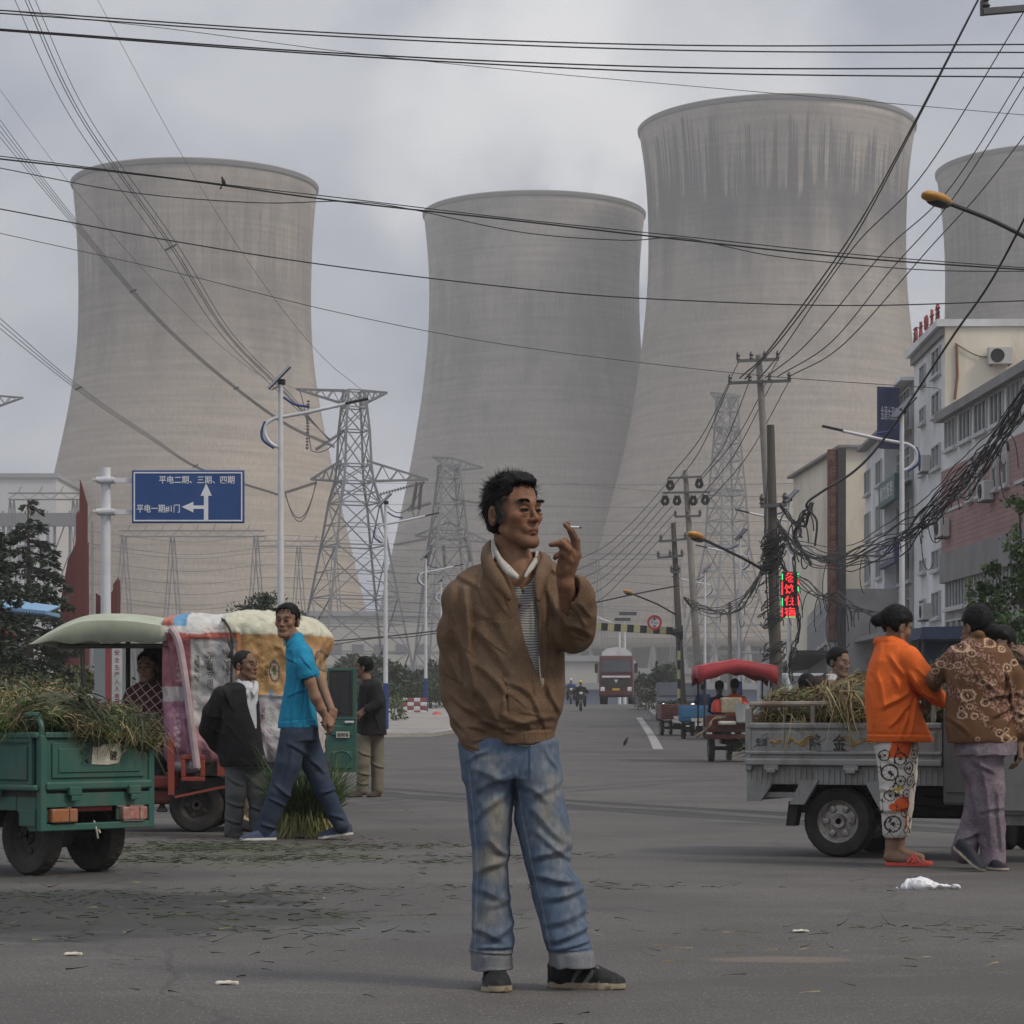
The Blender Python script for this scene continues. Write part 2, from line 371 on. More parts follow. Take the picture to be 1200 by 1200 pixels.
# ================================================================== ground
def asphalt():
    m=bpy.data.materials.new('asphalt'); m.use_nodes=True; t=m.node_tree; L=t.links; b=t.nodes['Principled BSDF']
    b.inputs['Roughness'].default_value=.82; b.inputs['Specular IOR Level'].default_value=.35
    g=nd(t,'ShaderNodeNewGeometry'); pos=g.outputs['Position']
    def noise(s,det=4.,rough=.6,st=None,dist=0.):
        n=nd(t,'ShaderNodeTexNoise',Scale=s,Detail=det,Roughness=rough,Distortion=dist)
        if st:
            q=nd(t,'ShaderNodeMapping'); q.inputs['Scale'].default_value=st[0]; q.inputs['Rotation'].default_value=(0,0,R(st[1])); L.new(pos,q.inputs[0]); L.new(q.outputs[0],n.inputs['Vector'])
        else:L.new(pos,n.inputs['Vector'])
        return n.outputs[0]
    def rng(x,a,b_,c=0.,d=1.):
        r=nd(t,'ShaderNodeMapRange'); r.interpolation_type='SMOOTHSTEP'
        for k,v in zip(('From Min','From Max','To Min','To Max'),(a,b_,c,d)):r.inputs[k].default_value=v
        L.new(x,r.inputs[0]); return r.outputs[0]
    def math_(op,a,b_=None):
        n=nd(t,'ShaderNodeMath',operation=op)
        for i,x in enumerate((a,b_)):
            if x is None:continue
            if isinstance(x,(int,float)):n.inputs[i].default_value=x
            else:L.new(x,n.inputs[i])
        return n.outputs[0]
    def mixc(fac,a,b_):
        n=nd(t,'ShaderNodeMix',data_type='RGBA'); L.new(fac,n.inputs[0])
        for i,x in ((6,a),(7,b_)):
            if isinstance(x,tuple):n.inputs[i].default_value=c4(x)
            else:L.new(x,n.inputs[i])
        return n.outputs[2]
    col=mixc(rng(noise(.45,6,.65),.35,.65),(.064,.059,.053),(.108,.099,.090))
    col=mixc(rng(noise(3.2,6,.7,((1,.35,1),20)),.45,.75,0,.45),col,(.066,.060,.054))
    col=mixc(rng(noise(.9,5,.7,((.35,1.6,1),-6)),.52,.75,0,.6),col,(.175,.160,.142))
    col=mixc(rng(noise(260,2),.3,.7,0,.4),col,(.05,.048,.045))
    col=mixc(rng(noise(75,3,.7,((1,.3,1),0)),.42,.66,0,.55),col,(.045,.041,.037))
    col=mixc(rng(noise(110,2,.7,((1,.25,1),0)),.58,.70,0,.6),col,(.24,.22,.195))
    col=mixc(rng(noise(14,5,.75,((1,.4,1),8)),.5,.68,0,.35),col,(.055,.05,.045))
    # ground patches: damp, trodden dirt left and right, plus shade painted under the tricycles
    xyz=nd(t,'ShaderNodeSeparateXYZ'); L.new(pos,xyz.inputs[0]); X,Y=xyz.outputs[0],xyz.outputs[1]
    edge=noise(1.8,6,.7,((.6,1.2,1),0))
    def patch(cx,cy,rx,ry,colr,amt,wob=.9):
        dx=math_('DIVIDE',math_('SUBTRACT',X,cx),rx); dy=math_('DIVIDE',math_('SUBTRACT',Y,cy),ry)
        d=math_('ADD',math_('MULTIPLY',dx,dx),math_('MULTIPLY',dy,dy)); d=math_('ADD',d,math_('MULTIPLY',math_('SUBTRACT',edge,.5),-wob*4))
        nonlocal col
        col=mixc(rng(d,.55,1.25,amt,0),col,colr)
    patch(-2.35,11.4,1.5,1.5,(.024,.023,.021),.97)
    patch(-1.3,11.0,.8,.5,(.036,.038,.028),.8)
    patch(-.35,10.4,.5,.45,(.07,.07,.072),.5)  # greyer ellipse left of the smoker
    patch(-1.9,16.5,1.1,1.6,(.07,.073,.045),.6)
    patch(2.9,9.9,.9,.22,(.055,.06,.045),.6)
    patch(2.9,15.9,2.2,.9,(.05,.047,.045),.7,.3)  # ground shade of the grey tricycle, put into the asphalt colour
    patch(-2.7,14.2,1.2,.8,(.05,.047,.045),.7,.3)  # likewise painted shade beneath the green tricycle
    patch(1.0,9.1,.28,.12,(.20,.155,.11),.35,1.)
    patch(1.9,8.2,1.6,.35,(.06,.056,.05),.5,1.)
    # tyre marks
    def marks(p0,p1,offs,wd,amt):
        d=Vector((p1[0]-p0[0],p1[1]-p0[1])).normalized(); nonlocal col
        s_=math_('SUBTRACT',math_('ADD',math_('MULTIPLY',X,-d.y),math_('MULTIPLY',Y,d.x)),-d.y*p0[0]+d.x*p0[1])
        s_=math_('ADD',s_,math_('MULTIPLY',math_('SUBTRACT',noise(.25,2),.5),1.0))
        mk=None
        for o in offs:
            a=rng(math_('ABSOLUTE',math_('SUBTRACT',s_,o)),wd*.3,wd,1,0); mk=a if mk is None else math_('MAXIMUM',mk,a)
        mk=math_('MULTIPLY',mk,rng(noise(1.2,4,.7),.30,.46,.45,amt)); col=mixc(mk,col,(.03,.029,.028))
    marks((.36,25.6),(3.9,18.6),(0,.28,.5,1.05,1.25),.15,1.0)
    marks((-4,21),(-.4,29),(0,.5),.16,.5)
    # tar cracks
    v=nd(t,'ShaderNodeTexVoronoi',Scale=.35); v.feature='DISTANCE_TO_EDGE'
    q=nd(t,'ShaderNodeMapping'); q.inputs['Scale'].default_value=(1,.4,1); L.new(pos,q.inputs[0])
    dn=nd(t,'ShaderNodeTexNoise',Scale=1.5,Detail=5.0); L.new(pos,dn.inputs['Vector'])
    va=nd(t,'ShaderNodeVectorMath',operation='MULTIPLY_ADD'); L.new(dn.outputs['Color'],va.inputs[0]); va.inputs[1].default_value=(.7,.7,0); L.new(q.outputs[0],va.inputs[2]); L.new(va.outputs[0],v.inputs['Vector'])
    col=mixc(rng(v.outputs['Distance'],0,.008,.55,0),col,(.035,.033,.032))
    L.new(col,b.inputs['Base Color'])
    bp=nd(t,'ShaderNodeBump',Strength=.35,Distance=.004); L.new(noise(190,3),bp.inputs['Height']); L.new(bp.outputs[0],b.inputs['Normal'])
    return m
ys=[-30,0,8,16,25]+list(range(30,160,5))+[170,200,300,500,900]
xs=[-420,-120,-40,-15,0,15,40,120,460]
g=MB(); g.v=[(x,y,gz(y)) for y in ys for x in xs]; n=len(xs)
g.f=[(j*n+i,j*n+i+1,(j+1)*n+i+1,(j+1)*n+i) for j in range(len(ys)-1) for i in range(n-1)]
tag(g.build('ground',asphalt(),smooth='full',recalc=False),kind='structure')
CONC=mat('paving',(.26,.245,.225),.85,.2,3,dirt=(.15,.14,.125),damt=.7,dscale=.6,fine=60)
def strip(name,left,right,z,m,thick=0.0):
    """sheet between two polylines of (x, y), following the ground"""
    b=MB(); n=len(left); vs=[]
    for (l,r) in zip(left,right):vs += [(l[0],l[1],gz(l[1])+z),(r[0],r[1],gz(r[1])+z)]
    if thick:
        vs += [(x,y,zz-thick) for x,y,zz in vs]; k=2*n
        fs=[(2*i,2*i+1,2*i+3,2*i+2) for i in range(n-1)]+[(2*i,2*i+2,2*i+2+k,2*i+k) for i in range(n-1)]+[(2*i+1,2*i+1+k,2*i+3+k,2*i+3) for i in range(n-1)]
        fs += [(0,k,k+1,1),(2*n-2,2*n-1,2*n-1+k,2*n-2+k)]
    else:fs=[(2*i,2*i+1,2*i+3,2*i+2) for i in range(n-1)]
    b.add(vs,fs); return tag(b.build(name,m),kind='structure')
def xg(u,D):return (u-600)/F*D
def seq(a,b,n):return [a+(b-a)*i/(n-1) for i in range(n)]
# left pavement with its rounded corner, right pavement
pr=[(-5.4,60),(-4.3,62),(-3.9,66),(-3.95,75),(-4.1,90),(-4.5,115),(-5.2,155)]
pr=[(xg(432,78),78),(xg(500,79),79),(xg(526,84),84),(xg(535,92),92),(xg(545,115),115),(xg(560,155),155)]
strip('pavement',[(x-60,y) for x,y in pr],pr,.13,CONC,.2)
strip('kerb',pr,[(x+.16,y-.05) for x,y in pr],.135,mat('kerb_stone',(.33,.31,.29),.8,.2,5),.2)
rr=[(xg(800,62)+1.6,62),(xg(790,80)+.8,80),(xg(765,115),115),(xg(752,155),155)]
strip('pavement',rr,[(x+60,y) for x,y in rr],.13,CONC,.2)
WL=mat('road_paint',(.30,.29,.27),.7,.25,20,dirt=(.16,.15,.14),damt=.9,dscale=7)
ln=[(xg(772,62),62),(xg(764,80),80),(xg(752,105),105),(xg(738,150),150)]
strip('road_line',[(x-.14,y) for x,y in ln],[(x+.12,y) for x,y in ln],.008,WL)

# ================================================================== cooling towers
def tower_mat(name,base,top,stain,seed,zt,s_hi,s_lo,amt):
    m=bpy.data.materials.new(name); m.use_nodes=True; t=m.node_tree; L=t.links; b=t.nodes['Principled BSDF']; b.inputs['Roughness'].default_value=.9
    b.inputs['Specular IOR Level'].default_value=.2
    tc=nd(t,'ShaderNodeTexCoord'); s=nd(t,'ShaderNodeSeparateXYZ'); L.new(tc.outputs['Object'],s.inputs[0])
    def M(op,a,b_=0.):
        n=nd(t,'ShaderNodeMath',operation=op)
        for i,x in enumerate((a,b_)):
            if isinstance(x,(int,float)):n.inputs[i].default_value=x
            else:L.new(x,n.inputs[i])
        return n.outputs[0]
    an=M('ARCTAN2',s.outputs[0],M('MULTIPLY',s.outputs[1],-1.)); z=s.outputs[2]     # angle 0 faces the camera
    def vec(ka,kz,o=0.):
        c=nd(t,'ShaderNodeCombineXYZ'); L.new(M('MULTIPLY',an,ka),c.inputs[0]); L.new(M('MULTIPLY',z,kz),c.inputs[1]); c.inputs[2].default_value=seed+o; return c.outputs[0]
    def nz(v,det=3.,rough=.6):
        n=nd(t,'ShaderNodeTexNoise',Scale=1.0,Detail=det,Roughness=rough); L.new(v,n.inputs['Vector']); return n.outputs[0]
    def rng(x,a,b_,c=0.,d=1.):
        r=nd(t,'ShaderNodeMapRange'); r.interpolation_type='SMOOTHSTEP'
        for k,v in zip(('From Min','From Max','To Min','To Max'),(a,b_,c,d)):r.inputs[k].default_value=v
        L.new(x,r.inputs[0]); return r.outputs[0]
    def mixc(fac,a,b_):
        n=nd(t,'ShaderNodeMix',data_type='RGBA'); L.new(fac,n.inputs[0])
        for i,x in ((6,a),(7,b_)):
            if isinstance(x,tuple):n.inputs[i].default_value=c4(x)
            else:L.new(x,n.inputs[i])
        return n.outputs[2]
    zb=M('ADD',z,M('MULTIPLY',M('SUBTRACT',nz(vec(2.2,.03)),.5),zt*.5))
    col=mixc(rng(zb,zt*.25,zt*.85),base,top)
    # grey washed bands near the top of the shell
    col=mixc(M('MULTIPLY',rng(nz(vec(3.5,.035,4),5,.6),.42,.62,0,.35),rng(zb,zt*.5,zt*.75)),col,stain)
    # stains running down from under the rim: jagged tongues above, fading below
    h=M('ADD',M('MULTIPLY',rng(nz(vec(15,0,9),6,.85),.43,.57),(s_hi-s_lo)*1.15),M('MULTIPLY',nz(vec(5,0,3),2),(s_hi-s_lo)*1.3))
    h=M('ADD',h,s_lo-(s_hi-s_lo)*.75)
    tg=rng(M('SUBTRACT',h,z),0,2.0); lo=rng(M('ADD',z,M('MULTIPLY',M('SUBTRACT',nz(vec(9,.02,5),3),.5),40.)),s_lo-30,s_lo+2)
    col=mixc(M('MULTIPLY',M('MULTIPLY',tg,lo),amt),col,stain)
    # pour lines: horizontal lifts and vertical form joints
    hb=nd(t,'ShaderNodeTexNoise',Scale=1.0,Detail=2.0); c=nd(t,'ShaderNodeCombineXYZ'); L.new(M('MULTIPLY',z,.75),c.inputs[1]); L.new(M('MULTIPLY',an,1.2),c.inputs[0]); L.new(c.outputs[0],hb.inputs['Vector'])
    f1=rng(hb.outputs[0],.3,.7,.86,1.12); f2=rng(nz(vec(90,.5,2),3),.3,.7,.86,1.12); f3=rng(nz(vec(1.5,.02,7),4),.3,.7,.93,1.07)
    fr=M('FRACT',M('MULTIPLY',z,.667)); f4=rng(fr,0,.22,.86,1); fa=M('FRACT',M('MULTIPLY',an,19.)); f5=rng(fa,0,.06,.95,1)
    k=M('MULTIPLY',M('MULTIPLY',M('MULTIPLY',f1,f2),M('MULTIPLY',f3,f4)),f5)
    vm=nd(t,'ShaderNodeVectorMath',operation='SCALE'); L.new(col,vm.inputs[0]); L.new(k,vm.inputs['Scale']); L.new(vm.outputs[0],b.inputs['Base Color'])
    return m
CONCOL=mat('tower_column',(.24,.23,.21),.9,.1,.05)
def tower(u,D,prof,label,m,zb=None,ncol=40):
    """prof: (row, half width in photo pixels) from rim to shell foot"""
    k=D/F; t=thing('cooling_tower',label,'cooling tower',(xg(u,D),D,gz(D)),0,'cooling towers of the power station')
    pts=[(hw*k,H+(HV-v)*k-gz(D)) for v,hw in prof]; pts=sorted(pts,key=lambda q:q[1])
    zz=A([q[1] for q in pts]); rr_=A([q[0] for q in pts]); zs=np.linspace(zz[0],zz[-1],60)
    fine=np.interp(zs,zz,rr_)
    for _ in range(8):fine[1:-1]=(fine[:-2]+2*fine[1:-1]+fine[2:])/4
    MB().lathe(list(zip(fine,zs)) ,120,cap=False).build('shell',m,t,smooth='full',solid=.8)
    zt=zs[-1]; rt=fine[-1]
    MB().lathe([(rt+.2,zt-.8),(rt+.8,zt-.3),(rt+.9,zt+.6),(rt+.4,zt+1.0),(rt-1.2,zt+1.0),(rt-1.2,zt-1.2),(rt+.2,zt-1.2)],120,cap=False).build('rim',mat('rim_concrete',(.13,.125,.12),.9,.15,.2),t,smooth=True)
    z0=zs[0]; r0=fine[0]; b=MB(); b.tube([(r0-.3,0,z0+.5),(r0+1.8,2.6,0)],.62,6); b.tube([(r0-.3,0,z0+.5),(r0+1.8,-2.6,0)],.62,6); me=b.mesh('support_column',True)
    for i in range(ncol):
        o=link('support_column',me,CONCOL,t); o.rotation_euler=(0,0,2*math.pi*(i+.5)/ncol)
    MB().lathe([(r0-4,.2),(r0-6,z0+1),(r0-6.4,z0+1),(r0-4.4,.2)],60,cap=False).build('fill_screen',mat('tower_dark',(.05,.05,.05)),t)
    MB().lathe([(r0+3,-.3),(r0+3,1.2),(r0+2.2,1.2),(r0+2.2,-.3)],60,cap=False).build('basin_wall',CONCOL,t)
    return t
TW=1.0
tower(229,617,[(221,140),(233,139),(262,136),(300,134),(350,133),(400,134),(440,138),(490,146),(535,156),(580,166),(670,187),(715,198),(765,209)],
      'squat cooling tower with pale concrete above the blue road sign, leftmost of the towers',tower_mat('tower_concrete_a',TA,TB,TS,3.1,134,125,108,.35))
tower(626,745,[(254,127.5),(266,126.5),(294,123),(340,121),(400,122.5),(460,129),(535,141),(580,150),(640,163),(670,170),(720,181),(765,190)],
      'cooling tower directly behind the smoking man, smaller and between the two tallest shapes',tower_mat('tower_concrete_b',TA2,TB2,TS,8.4,142,128,118,.25))
tower(910,693,[(154,159),(170,156),(203,151.5),(250,148.5),(300,148),(350,150),(420,157.5),(510,172),(600,195),(660,211),(740,233),(764,239)],
      'tallest cooling tower, with dark jagged stains hanging under its rim',tower_mat('tower_concrete_c',TA,TB,TS,14.7,166,160,143,.95))
tower(1237,720,[(202,136),(214,134),(250,129),(300,126),(370,126),(430,131),(535,146),(580,155),(640,168),(670,175),(720,186),(765,196)],
      'cooling tower cut off by the right edge of the picture, rising behind the white building',tower_mat('tower_concrete_d',TA2,TB2,TS,21.7,160,150,130,.4))
# ================================================================== pylons, lamps, poles
STEEL=mat('galvanised_steel',(.17,.175,.18),.6,.15,1.0,metal=.3)
FST=mat('far_steel',(.15,.155,.16),.7,.1,1.0)
def lattice(b,prof,w,cx=0.,cy=0.,leg=.22,br=.1,rot=0.):
    """square lattice body; prof: (z, half width)"""
    q=Matrix.Rotation(rot,3,'Z')
    def c(i,hw,z):a=((-1,-1),(1,-1),(1,1),(-1,1))[i % 4]; return q @ Vector((a[0]*hw,a[1]*hw,0))+Vector((cx,cy,z))
    for (z0,w0),(z1,w1) in zip(prof,prof[1:]):
        for i in range(4):
            b.bar(c(i,w0,z0),c(i,w1,z1),leg)
            b.bar(c(i,w0,z0),c(i+1,w1,z1),br); b.bar(c(i+1,w0,z0),c(i,w1,z1),br)
            b.bar(c(i,w1,z1),c(i+1,w1,z1),br*1.2)
            if w0 > 2.2:
                m0=(c(i,w0,z0)+c(i+1,w1,z1))/2; b.bar((c(i,w0,z0)+c(i,w1,z1))/2,m0,br*.8)
                m1=(c(i+1,w0,z0)+c(i+1,w1,z1))/2; b.bar(m1,m0,br*.8)
def arm(b,root_a,root_b,tip,n=6,br=.1,wy=.8,tipw=.25):
    """triangular truss arm: root_a top, root_b bottom (centre line), tip"""
    ra,rb,tp=Vector(root_a),Vector(root_b),Vector(tip)
    for s in (-1,1):
        A0=ra+Vector((0,s*wy,0)); B0=rb+Vector((0,s*wy,0)); T=tp+Vector((0,s*tipw,0))
        b.bar(A0,T,br*1.4); b.bar(B0,T,br*1.4); pv=A0
        for i in range(1,n+1):
            f=i/n; p=(B0 if i % 2 else A0).lerp(T,f); b.bar(pv,p,br*.8); pv=p
    for i in range(n):
        f,g_=i/n,(i+1)/n; s=-1 if i % 2 else 1
        b.bar(rb.lerp(tp,f)+Vector((0,s*wy*(1-f),0)),rb.lerp(tp,g_)+Vector((0,-s*wy*(1-g_),0)),br*.8)
def insulator(b,a,c_,r=.16,n=12):
    a=Vector(a); c_=Vector(c_); b.tube([a,c_],r*.3,5)
    for i in range(n):
        p=a.lerp(c_,(i+.5)/n); d=(c_-a).normalized()*.04; b.tube([p-d,p+d],[r,r*.6],7)
INS=mat('insulator_glass',(.09,.085,.08),.4,.1)
def loop(a,b_,sag,n=8):
    a=Vector(a); b_=Vector(b_); return [a.lerp(b_,i/n)-Vector((0,0,sag*4*(i/n)*(1-i/n))) for i in range(n+1)]
def pylon(u,D,v_top,label,spread,arms,rot,bar=1.0,mtl=None,levels=None):
    k=D/F; t=thing('transmission_tower',label,'pylon',(xg(u,D),D,gz(D)),0,'lattice pylons of the substation lines')
    z=lambda v:H+(HV-v)*k-gz(D)
    b=MB(); pr=[(max(z(v),0),hw*k) for v,hw in levels]; pr[0]=(0,pr[0][1]); out=[pr[0]]
    for (z0,w0),(z1,w1) in zip(pr,pr[1:]):
        n=max(1,int(round((z1-z0)/(2.0*max((w0+w1)/2,.9)))))
        for i in range(1,n+1):out.append((z0+(z1-z0)*i/n,w0+(w1-w0)*i/n))
    lattice(b,out,0,leg=.26*bar,br=.12*bar,rot=R(rot)); b.build('lattice_body',mtl or STEEL,t)
    for (u0,va,vb,u1,v1) in arms:
        a=MB(); arm(a,((u0-u)*k,0,z(va)),((u0-u)*k,0,z(vb)),((u1-u)*k,0,z(v1)),8,.12*bar); a.build('cross_arm',mtl or STEEL,t)
    return t,k,z
lv=[(860,62),(765,51),(700,40.5),(640,31),(590,24),(565,18),(545,16),(505,14.5),(478,12),(458,10)]
t,k,z=pylon(415,330,457,'large lattice pylon left of the smoking man, nearest and darkest of the pylons',0,
    [(405,458,474,347,456),(425,458,474,454,460),(400,540,564,364,562),(430,540,564,502,562)],22,1.2,levels=lv)
def pp(u,v,D,u0,D0,dy=0.):return ((u-u0)/F*D,dy,H+(HV-v)/F*D-gz(D0))
ib=MB()
for a,c_ in (((404,506),(372,530)),((372,566),(336,580)),((498,566),(446,582)),((362,470),(362,530)),((489,566),(484,600)),((494,566),(492,600))):
    insulator(ib,pp(*a,330,415,330,-1),pp(*c_,330,415,330,-3),.28,16)
ib.build('insulator_string',INS,t)
jb=MB()
for a,c_,s in (((366,530),(404,506),1.2),((336,580),(372,566),4.5),((336,582),(372,568),3.8),((352,458),(366,530),-1.0),((446,582),(498,566),3.2),((484,600),(492,600),1)):
    jb.tube(loop(pp(*a,330,415,330,-2),pp(*c_,330,415,330,-2),s),.07,5)
jb.build('jumper_cable',mat('black_cable',(.02,.02,.02),.6,.1),t)
lv2=[(850,40),(765,32),(700,26),(640,20),(620,17),(590,14),(560,11),(545,10)]
t,k,z=pylon(526,430,537,'medium lattice pylon in the haze, right behind the brown jacket shoulder',0,
    [(530,537,550,507,536),(530,537,552,566,548),(526,612,632,486,628),(526,612,632,575,636)],18,1.5,FST,lv2)
ib=MB()
for a,c_ in (((530,585),(566,592)),((505,590),(478,600)),((500,632),(462,640)),((545,630),(552,660)),((520,640),(522,668)),((506,640),(500,665))):
    insulator(ib,pp(*a,430,526,430,-1),pp(*c_,430,526,430,-3),.35,14)
ib.build('insulator_string',INS,t)
lv3=[(850,46),(765,40),(700,28),(640,19),(580,16),(540,13),(500,10.5),(465,9)]
t,k,z=pylon(852,500,460,'faint lattice pylon in front of the tallest cooling tower',0,
    [(850,462,480,832,460),(852,462,480,868,464),(852,503,512,833,500),(852,503,512,868,506),(852,573,582,832,574),(852,573,582,872,575)],25,1.5,FST,lv3)
t,k,z=pylon(-32,380,460,'pylon cut off by the left edge of the picture, one arm tip showing',0,[(-30,462,486,27,466),(-34,462,486,-90,466)],10,1.1,FST,
    [(850,60),(700,40),(600,22),(460,12)])

# substation gantries in the haze behind the road sign
def gantry(u0,u1,D,v,legs,label):
    k=D/F; t=thing('substation_gantry',label,'gantry',(xg((u0+u1)/2,D),D,gz(D)),0,'substation gantries in the haze'); uc=(u0+u1)/2
    zt=H+(HV-v)*k-gz(D); b=MB(); n=int((u1-u0)*k/1.6)
    for s in (-.6,.6):
        for dz in (0,-1.1):
            b.bar(((u0-uc)*k,s,zt+dz),((u1-uc)*k,s,zt+dz),.16)
    for i in range(n):
        x0=(u0-uc)*k+i*(u1-u0)*k/n; x1=(u0-uc)*k+(i+1)*(u1-u0)*k/n
        b.bar((x0,-.6,zt if i % 2 else zt-1.1),(x1,-.6,zt-1.1 if i % 2 else zt),.1); b.bar((x0,-.6,zt),(x1,.6,zt),.08)
        if i % 2:b.tube([(x0,-.6,zt),(x0+.5,-.6,zt+1.1)],.09,5)
    b.build('beam',FST,t)
    for lu in legs:
        for s in (-1,1):
            l=MB(); x=(lu-uc)*k
            for q in (-.35,.35):l.bar((x+q,s*.2,zt-1),(x+s*2.6+q,s*.6,0),.2)
            for i in range(9):
                f=i/9; g_=(i+1)/9; xa=x+s*2.6*f; xb=x+s*2.6*g_; za=(zt-1)*(1-f); zb_=(zt-1)*(1-g_)
                l.bar((xa-.35,s*(.2+.4*f),za),(xb+.35,s*(.2+.4*g_),zb_),.1)
            l.build('leg',FST,t)
    return t
gantry(140,310,470,622,(145,202,300),'long steel gantry beam on tapering legs below the blue road sign')
gantry(300,398,520,634,(350,392),'short steel gantry between the sign and the large pylon')
gantry(10,96,430,578,(14,88),'steel gantry rising above the spruce at the left edge')
gantry(690,800,560,650,(700,795),'faint gantry at the foot of the tallest cooling tower')

LW=mat('lamp_white',(.55,.56,.57),.5,.1,2,dirt=(.3,.3,.3),damt=.4); LB=mat('lamp_blue',(.02,.04,.16),.5,.2); DARK=mat('dark_plastic',(.025,.026,.028),.5,.2)
PANEL=mat('solar_panel',(.02,.023,.035),.25,.2)
def solar_lamp(u,D,vt,side,label,rise=1.0,head_u=None,pole_r=.07):
    k=D/F; t=thing('street_lamp',label,'street lamp',(xg(u,D),D,gz(D)),0,'white solar street lamps along the road')
    hp=H+(HV-vt)*k-gz(D)
    MB().tube([(0,0,0),(0,0,hp)],[pole_r*1.25,pole_r*.7],12).build('pole',LW,t,smooth=True)
    MB().tube([(0,0,.02),(0,0,1.7)],[pole_r*1.45,pole_r*1.4],12).build('blue_base',LB,t,smooth=True)
    s=side
    arc=[(0,0,hp-1.42),(-s*.2,0,hp-1.32),(-s*.33,0,hp-1.12),(-s*.31,0,hp-.93),(-s*.16,0,hp-.81),(0,0,hp-.77),(s*.5,0,hp-.68),(s*1.0,0,hp-.57),(s*1.38,0,hp-.49)]
    MB().tube(spline(arc,6),.038,8).build('arm',LW,t,smooth=True)
    MB().tube(spline([(-s*.14,0,hp-1.42),(-s*.36,0,hp-1.26),(-s*.405,0,hp-1.08),(-s*.33,0,hp-.86)],6),.028,8).build('arm_trim',LB,t,smooth=True)
    MB().tube(spline([(s*.06,0,hp-.35),(s*.3,0,hp-.5),(s*.6,0,hp-.55)],6),.026,8).build('arm_trim',LB,t,smooth=True)
    MB().rbox((0,0,0),(.5,.16,.05),.02,M=Matrix.Translation((s*1.6,0,hp-.43)) @ Matrix.Rotation(-s*.22,4,'Y')).build('lamp_head',DARK,t)
    MB().rbox((0,0,0),(.66,.5,.035),.01,M=Matrix.Translation((-s*.04,0,hp+.06)) @ Matrix.Rotation(-.8,4,'Y') @ Matrix.Rotation(.25,4,'X')).build('solar_panel',PANEL,t)
    MB().rbox((.02,0,hp-.03),(.16,.12,.12),.02).build('battery_box',DARK,t)
    return t
solar_lamp(329,52,446,1,'tall white solar street lamp beside the blue road sign')
solar_lamp(452,85,588,1,'white solar street lamp with blue base behind the man in the black jacket')
solar_lamp(499,120,652,1,'white solar street lamp with blue base near the stack of striped kerb blocks')
solar_lamp(517,158,680,1,'small far solar street lamp partly hidden by the brown jacket')
solar_lamp(1057,57,480,-1,'white solar street lamp in front of the white building on the right')
solar_lamp(925,84,584,-1,'solar street lamp behind the red neon sign')
solar_lamp(867,103,628,-1,'solar street lamp seen between the two leaning utility poles')
solar_lamp(826,138,668,-1,'solar street lamp above the red canopy, slightly left of it')
def twin_lamp(u,D,vt,label):
    k=D/F; t=thing('street_lamp',label,'street lamp',(xg(u,D),D,gz(D)),0); hp=H+(HV-vt)*k-gz(D)
    MB().tube([(0,0,0),(0,0,hp)],[.17,.1],8).build('pole',LW,t)
    MB().tube([(0,0,hp-.6),(-2.4,0,hp+.3)],.08,6).build('arm',LW,t); MB().rbox((-2.7,0,hp+.35),(.9,.3,.12),.03).build('lamp_head',LW,t)
    MB().rbox((.3,0,hp+.7),(1.6,1.1,.3),.02).build('solar_panel',PANEL,t)
twin_lamp(732,230,728,'distant lamp post with square panel above the tanker truck'); twin_lamp(726,250,734,'more distant lamp post close left of the square-panel lamp')

PC=mat('pole_concrete',(.24,.225,.20),.9,.15,3,dirt=(.11,.1,.09),damt=.5,dscale=1); PW=mat('pole_weathered',(.095,.085,.07),.9,.25,3,stretch=(6,6,.5),dirt=(.05,.045,.04),damt=.7)
ARMM=mat('cross_arm_steel',(.10,.10,.10),.7,.2)
CERAM=mat('ceramic',(.05,.045,.045),.4,.2)
def pole(name,ub,ut,vt,D,r0,r1,m,label,cross=(),group='utility poles'):
    k=D/F; t=thing(name,label,'utility pole',(xg(ub,D),D,gz(D)),0); zt=H+(HV-vt)*k-gz(D); dx=(ut-ub)*k
    MB().tube([(0,0,-.1),(dx,0,zt)],[r0,r1],14).build('post',m,t,smooth=True)
    for (u0,v0,u1,v1,n) in cross:
        a=Vector(((u0-ub)*k,-.2,H+(HV-v0)*k-gz(D))); b_=Vector(((u1-ub)*k,-.2,H+(HV-v1)*k-gz(D)))
        MB().bar(a,b_,.09).build('cross_arm',ARMM,t)
        for i in range(n):
            p=a.lerp(b_,(i+.08)/(n-.84)); MB().lathe([(.02,0),(.07,.06),(.05,.12),(.07,.18),(.03,.28)],8,M=Matrix.Translation(p)).build('insulator',CERAM,t)
    return t
pole('utility_pole',917,889,416,78,.17,.1,PC,'tall leaning concrete pole with two crossarms near the top',[(863,424,912,422,4),(853,450,926,447,4)])
t=pole('utility_pole',911,903,498,58,.16,.09,PW,'dark weathered pole carrying the cable tangle and the neon sign',[(890,594,921,592,2)])
b=MB()
for i in range(60):      # wraps of cable round the pole
    zc=random.choice((3.2,4.6,4.75,4.4,5.0,2.4))+random.gauss(0,.18); rr_=random.uniform(.15,.32); x0=-.1+random.gauss(0,.05); ph=random.uniform(0,6.28)
    b.tube([(x0+rr_*math.cos(ph+a),rr_*math.sin(ph+a),zc+.12*math.sin(a*1.5+ph)+random.gauss(0,.02)) for a in [j*.7 for j in range(9)]],.013,4)
b.build('cable_wrap',mat('black_cable',(.02,.02,.02)),t)
pole('utility_pole',822,803,551,108,.19,.11,PC,'concrete pole hung with zigzag insulators above the red canopy',
     [(782,561,822,559,0),(776,578,831,577,0),(790,606,821,605,3)])
pz=[x for x in bpy.data.objects if x.name.startswith('utility_pole')][-1]
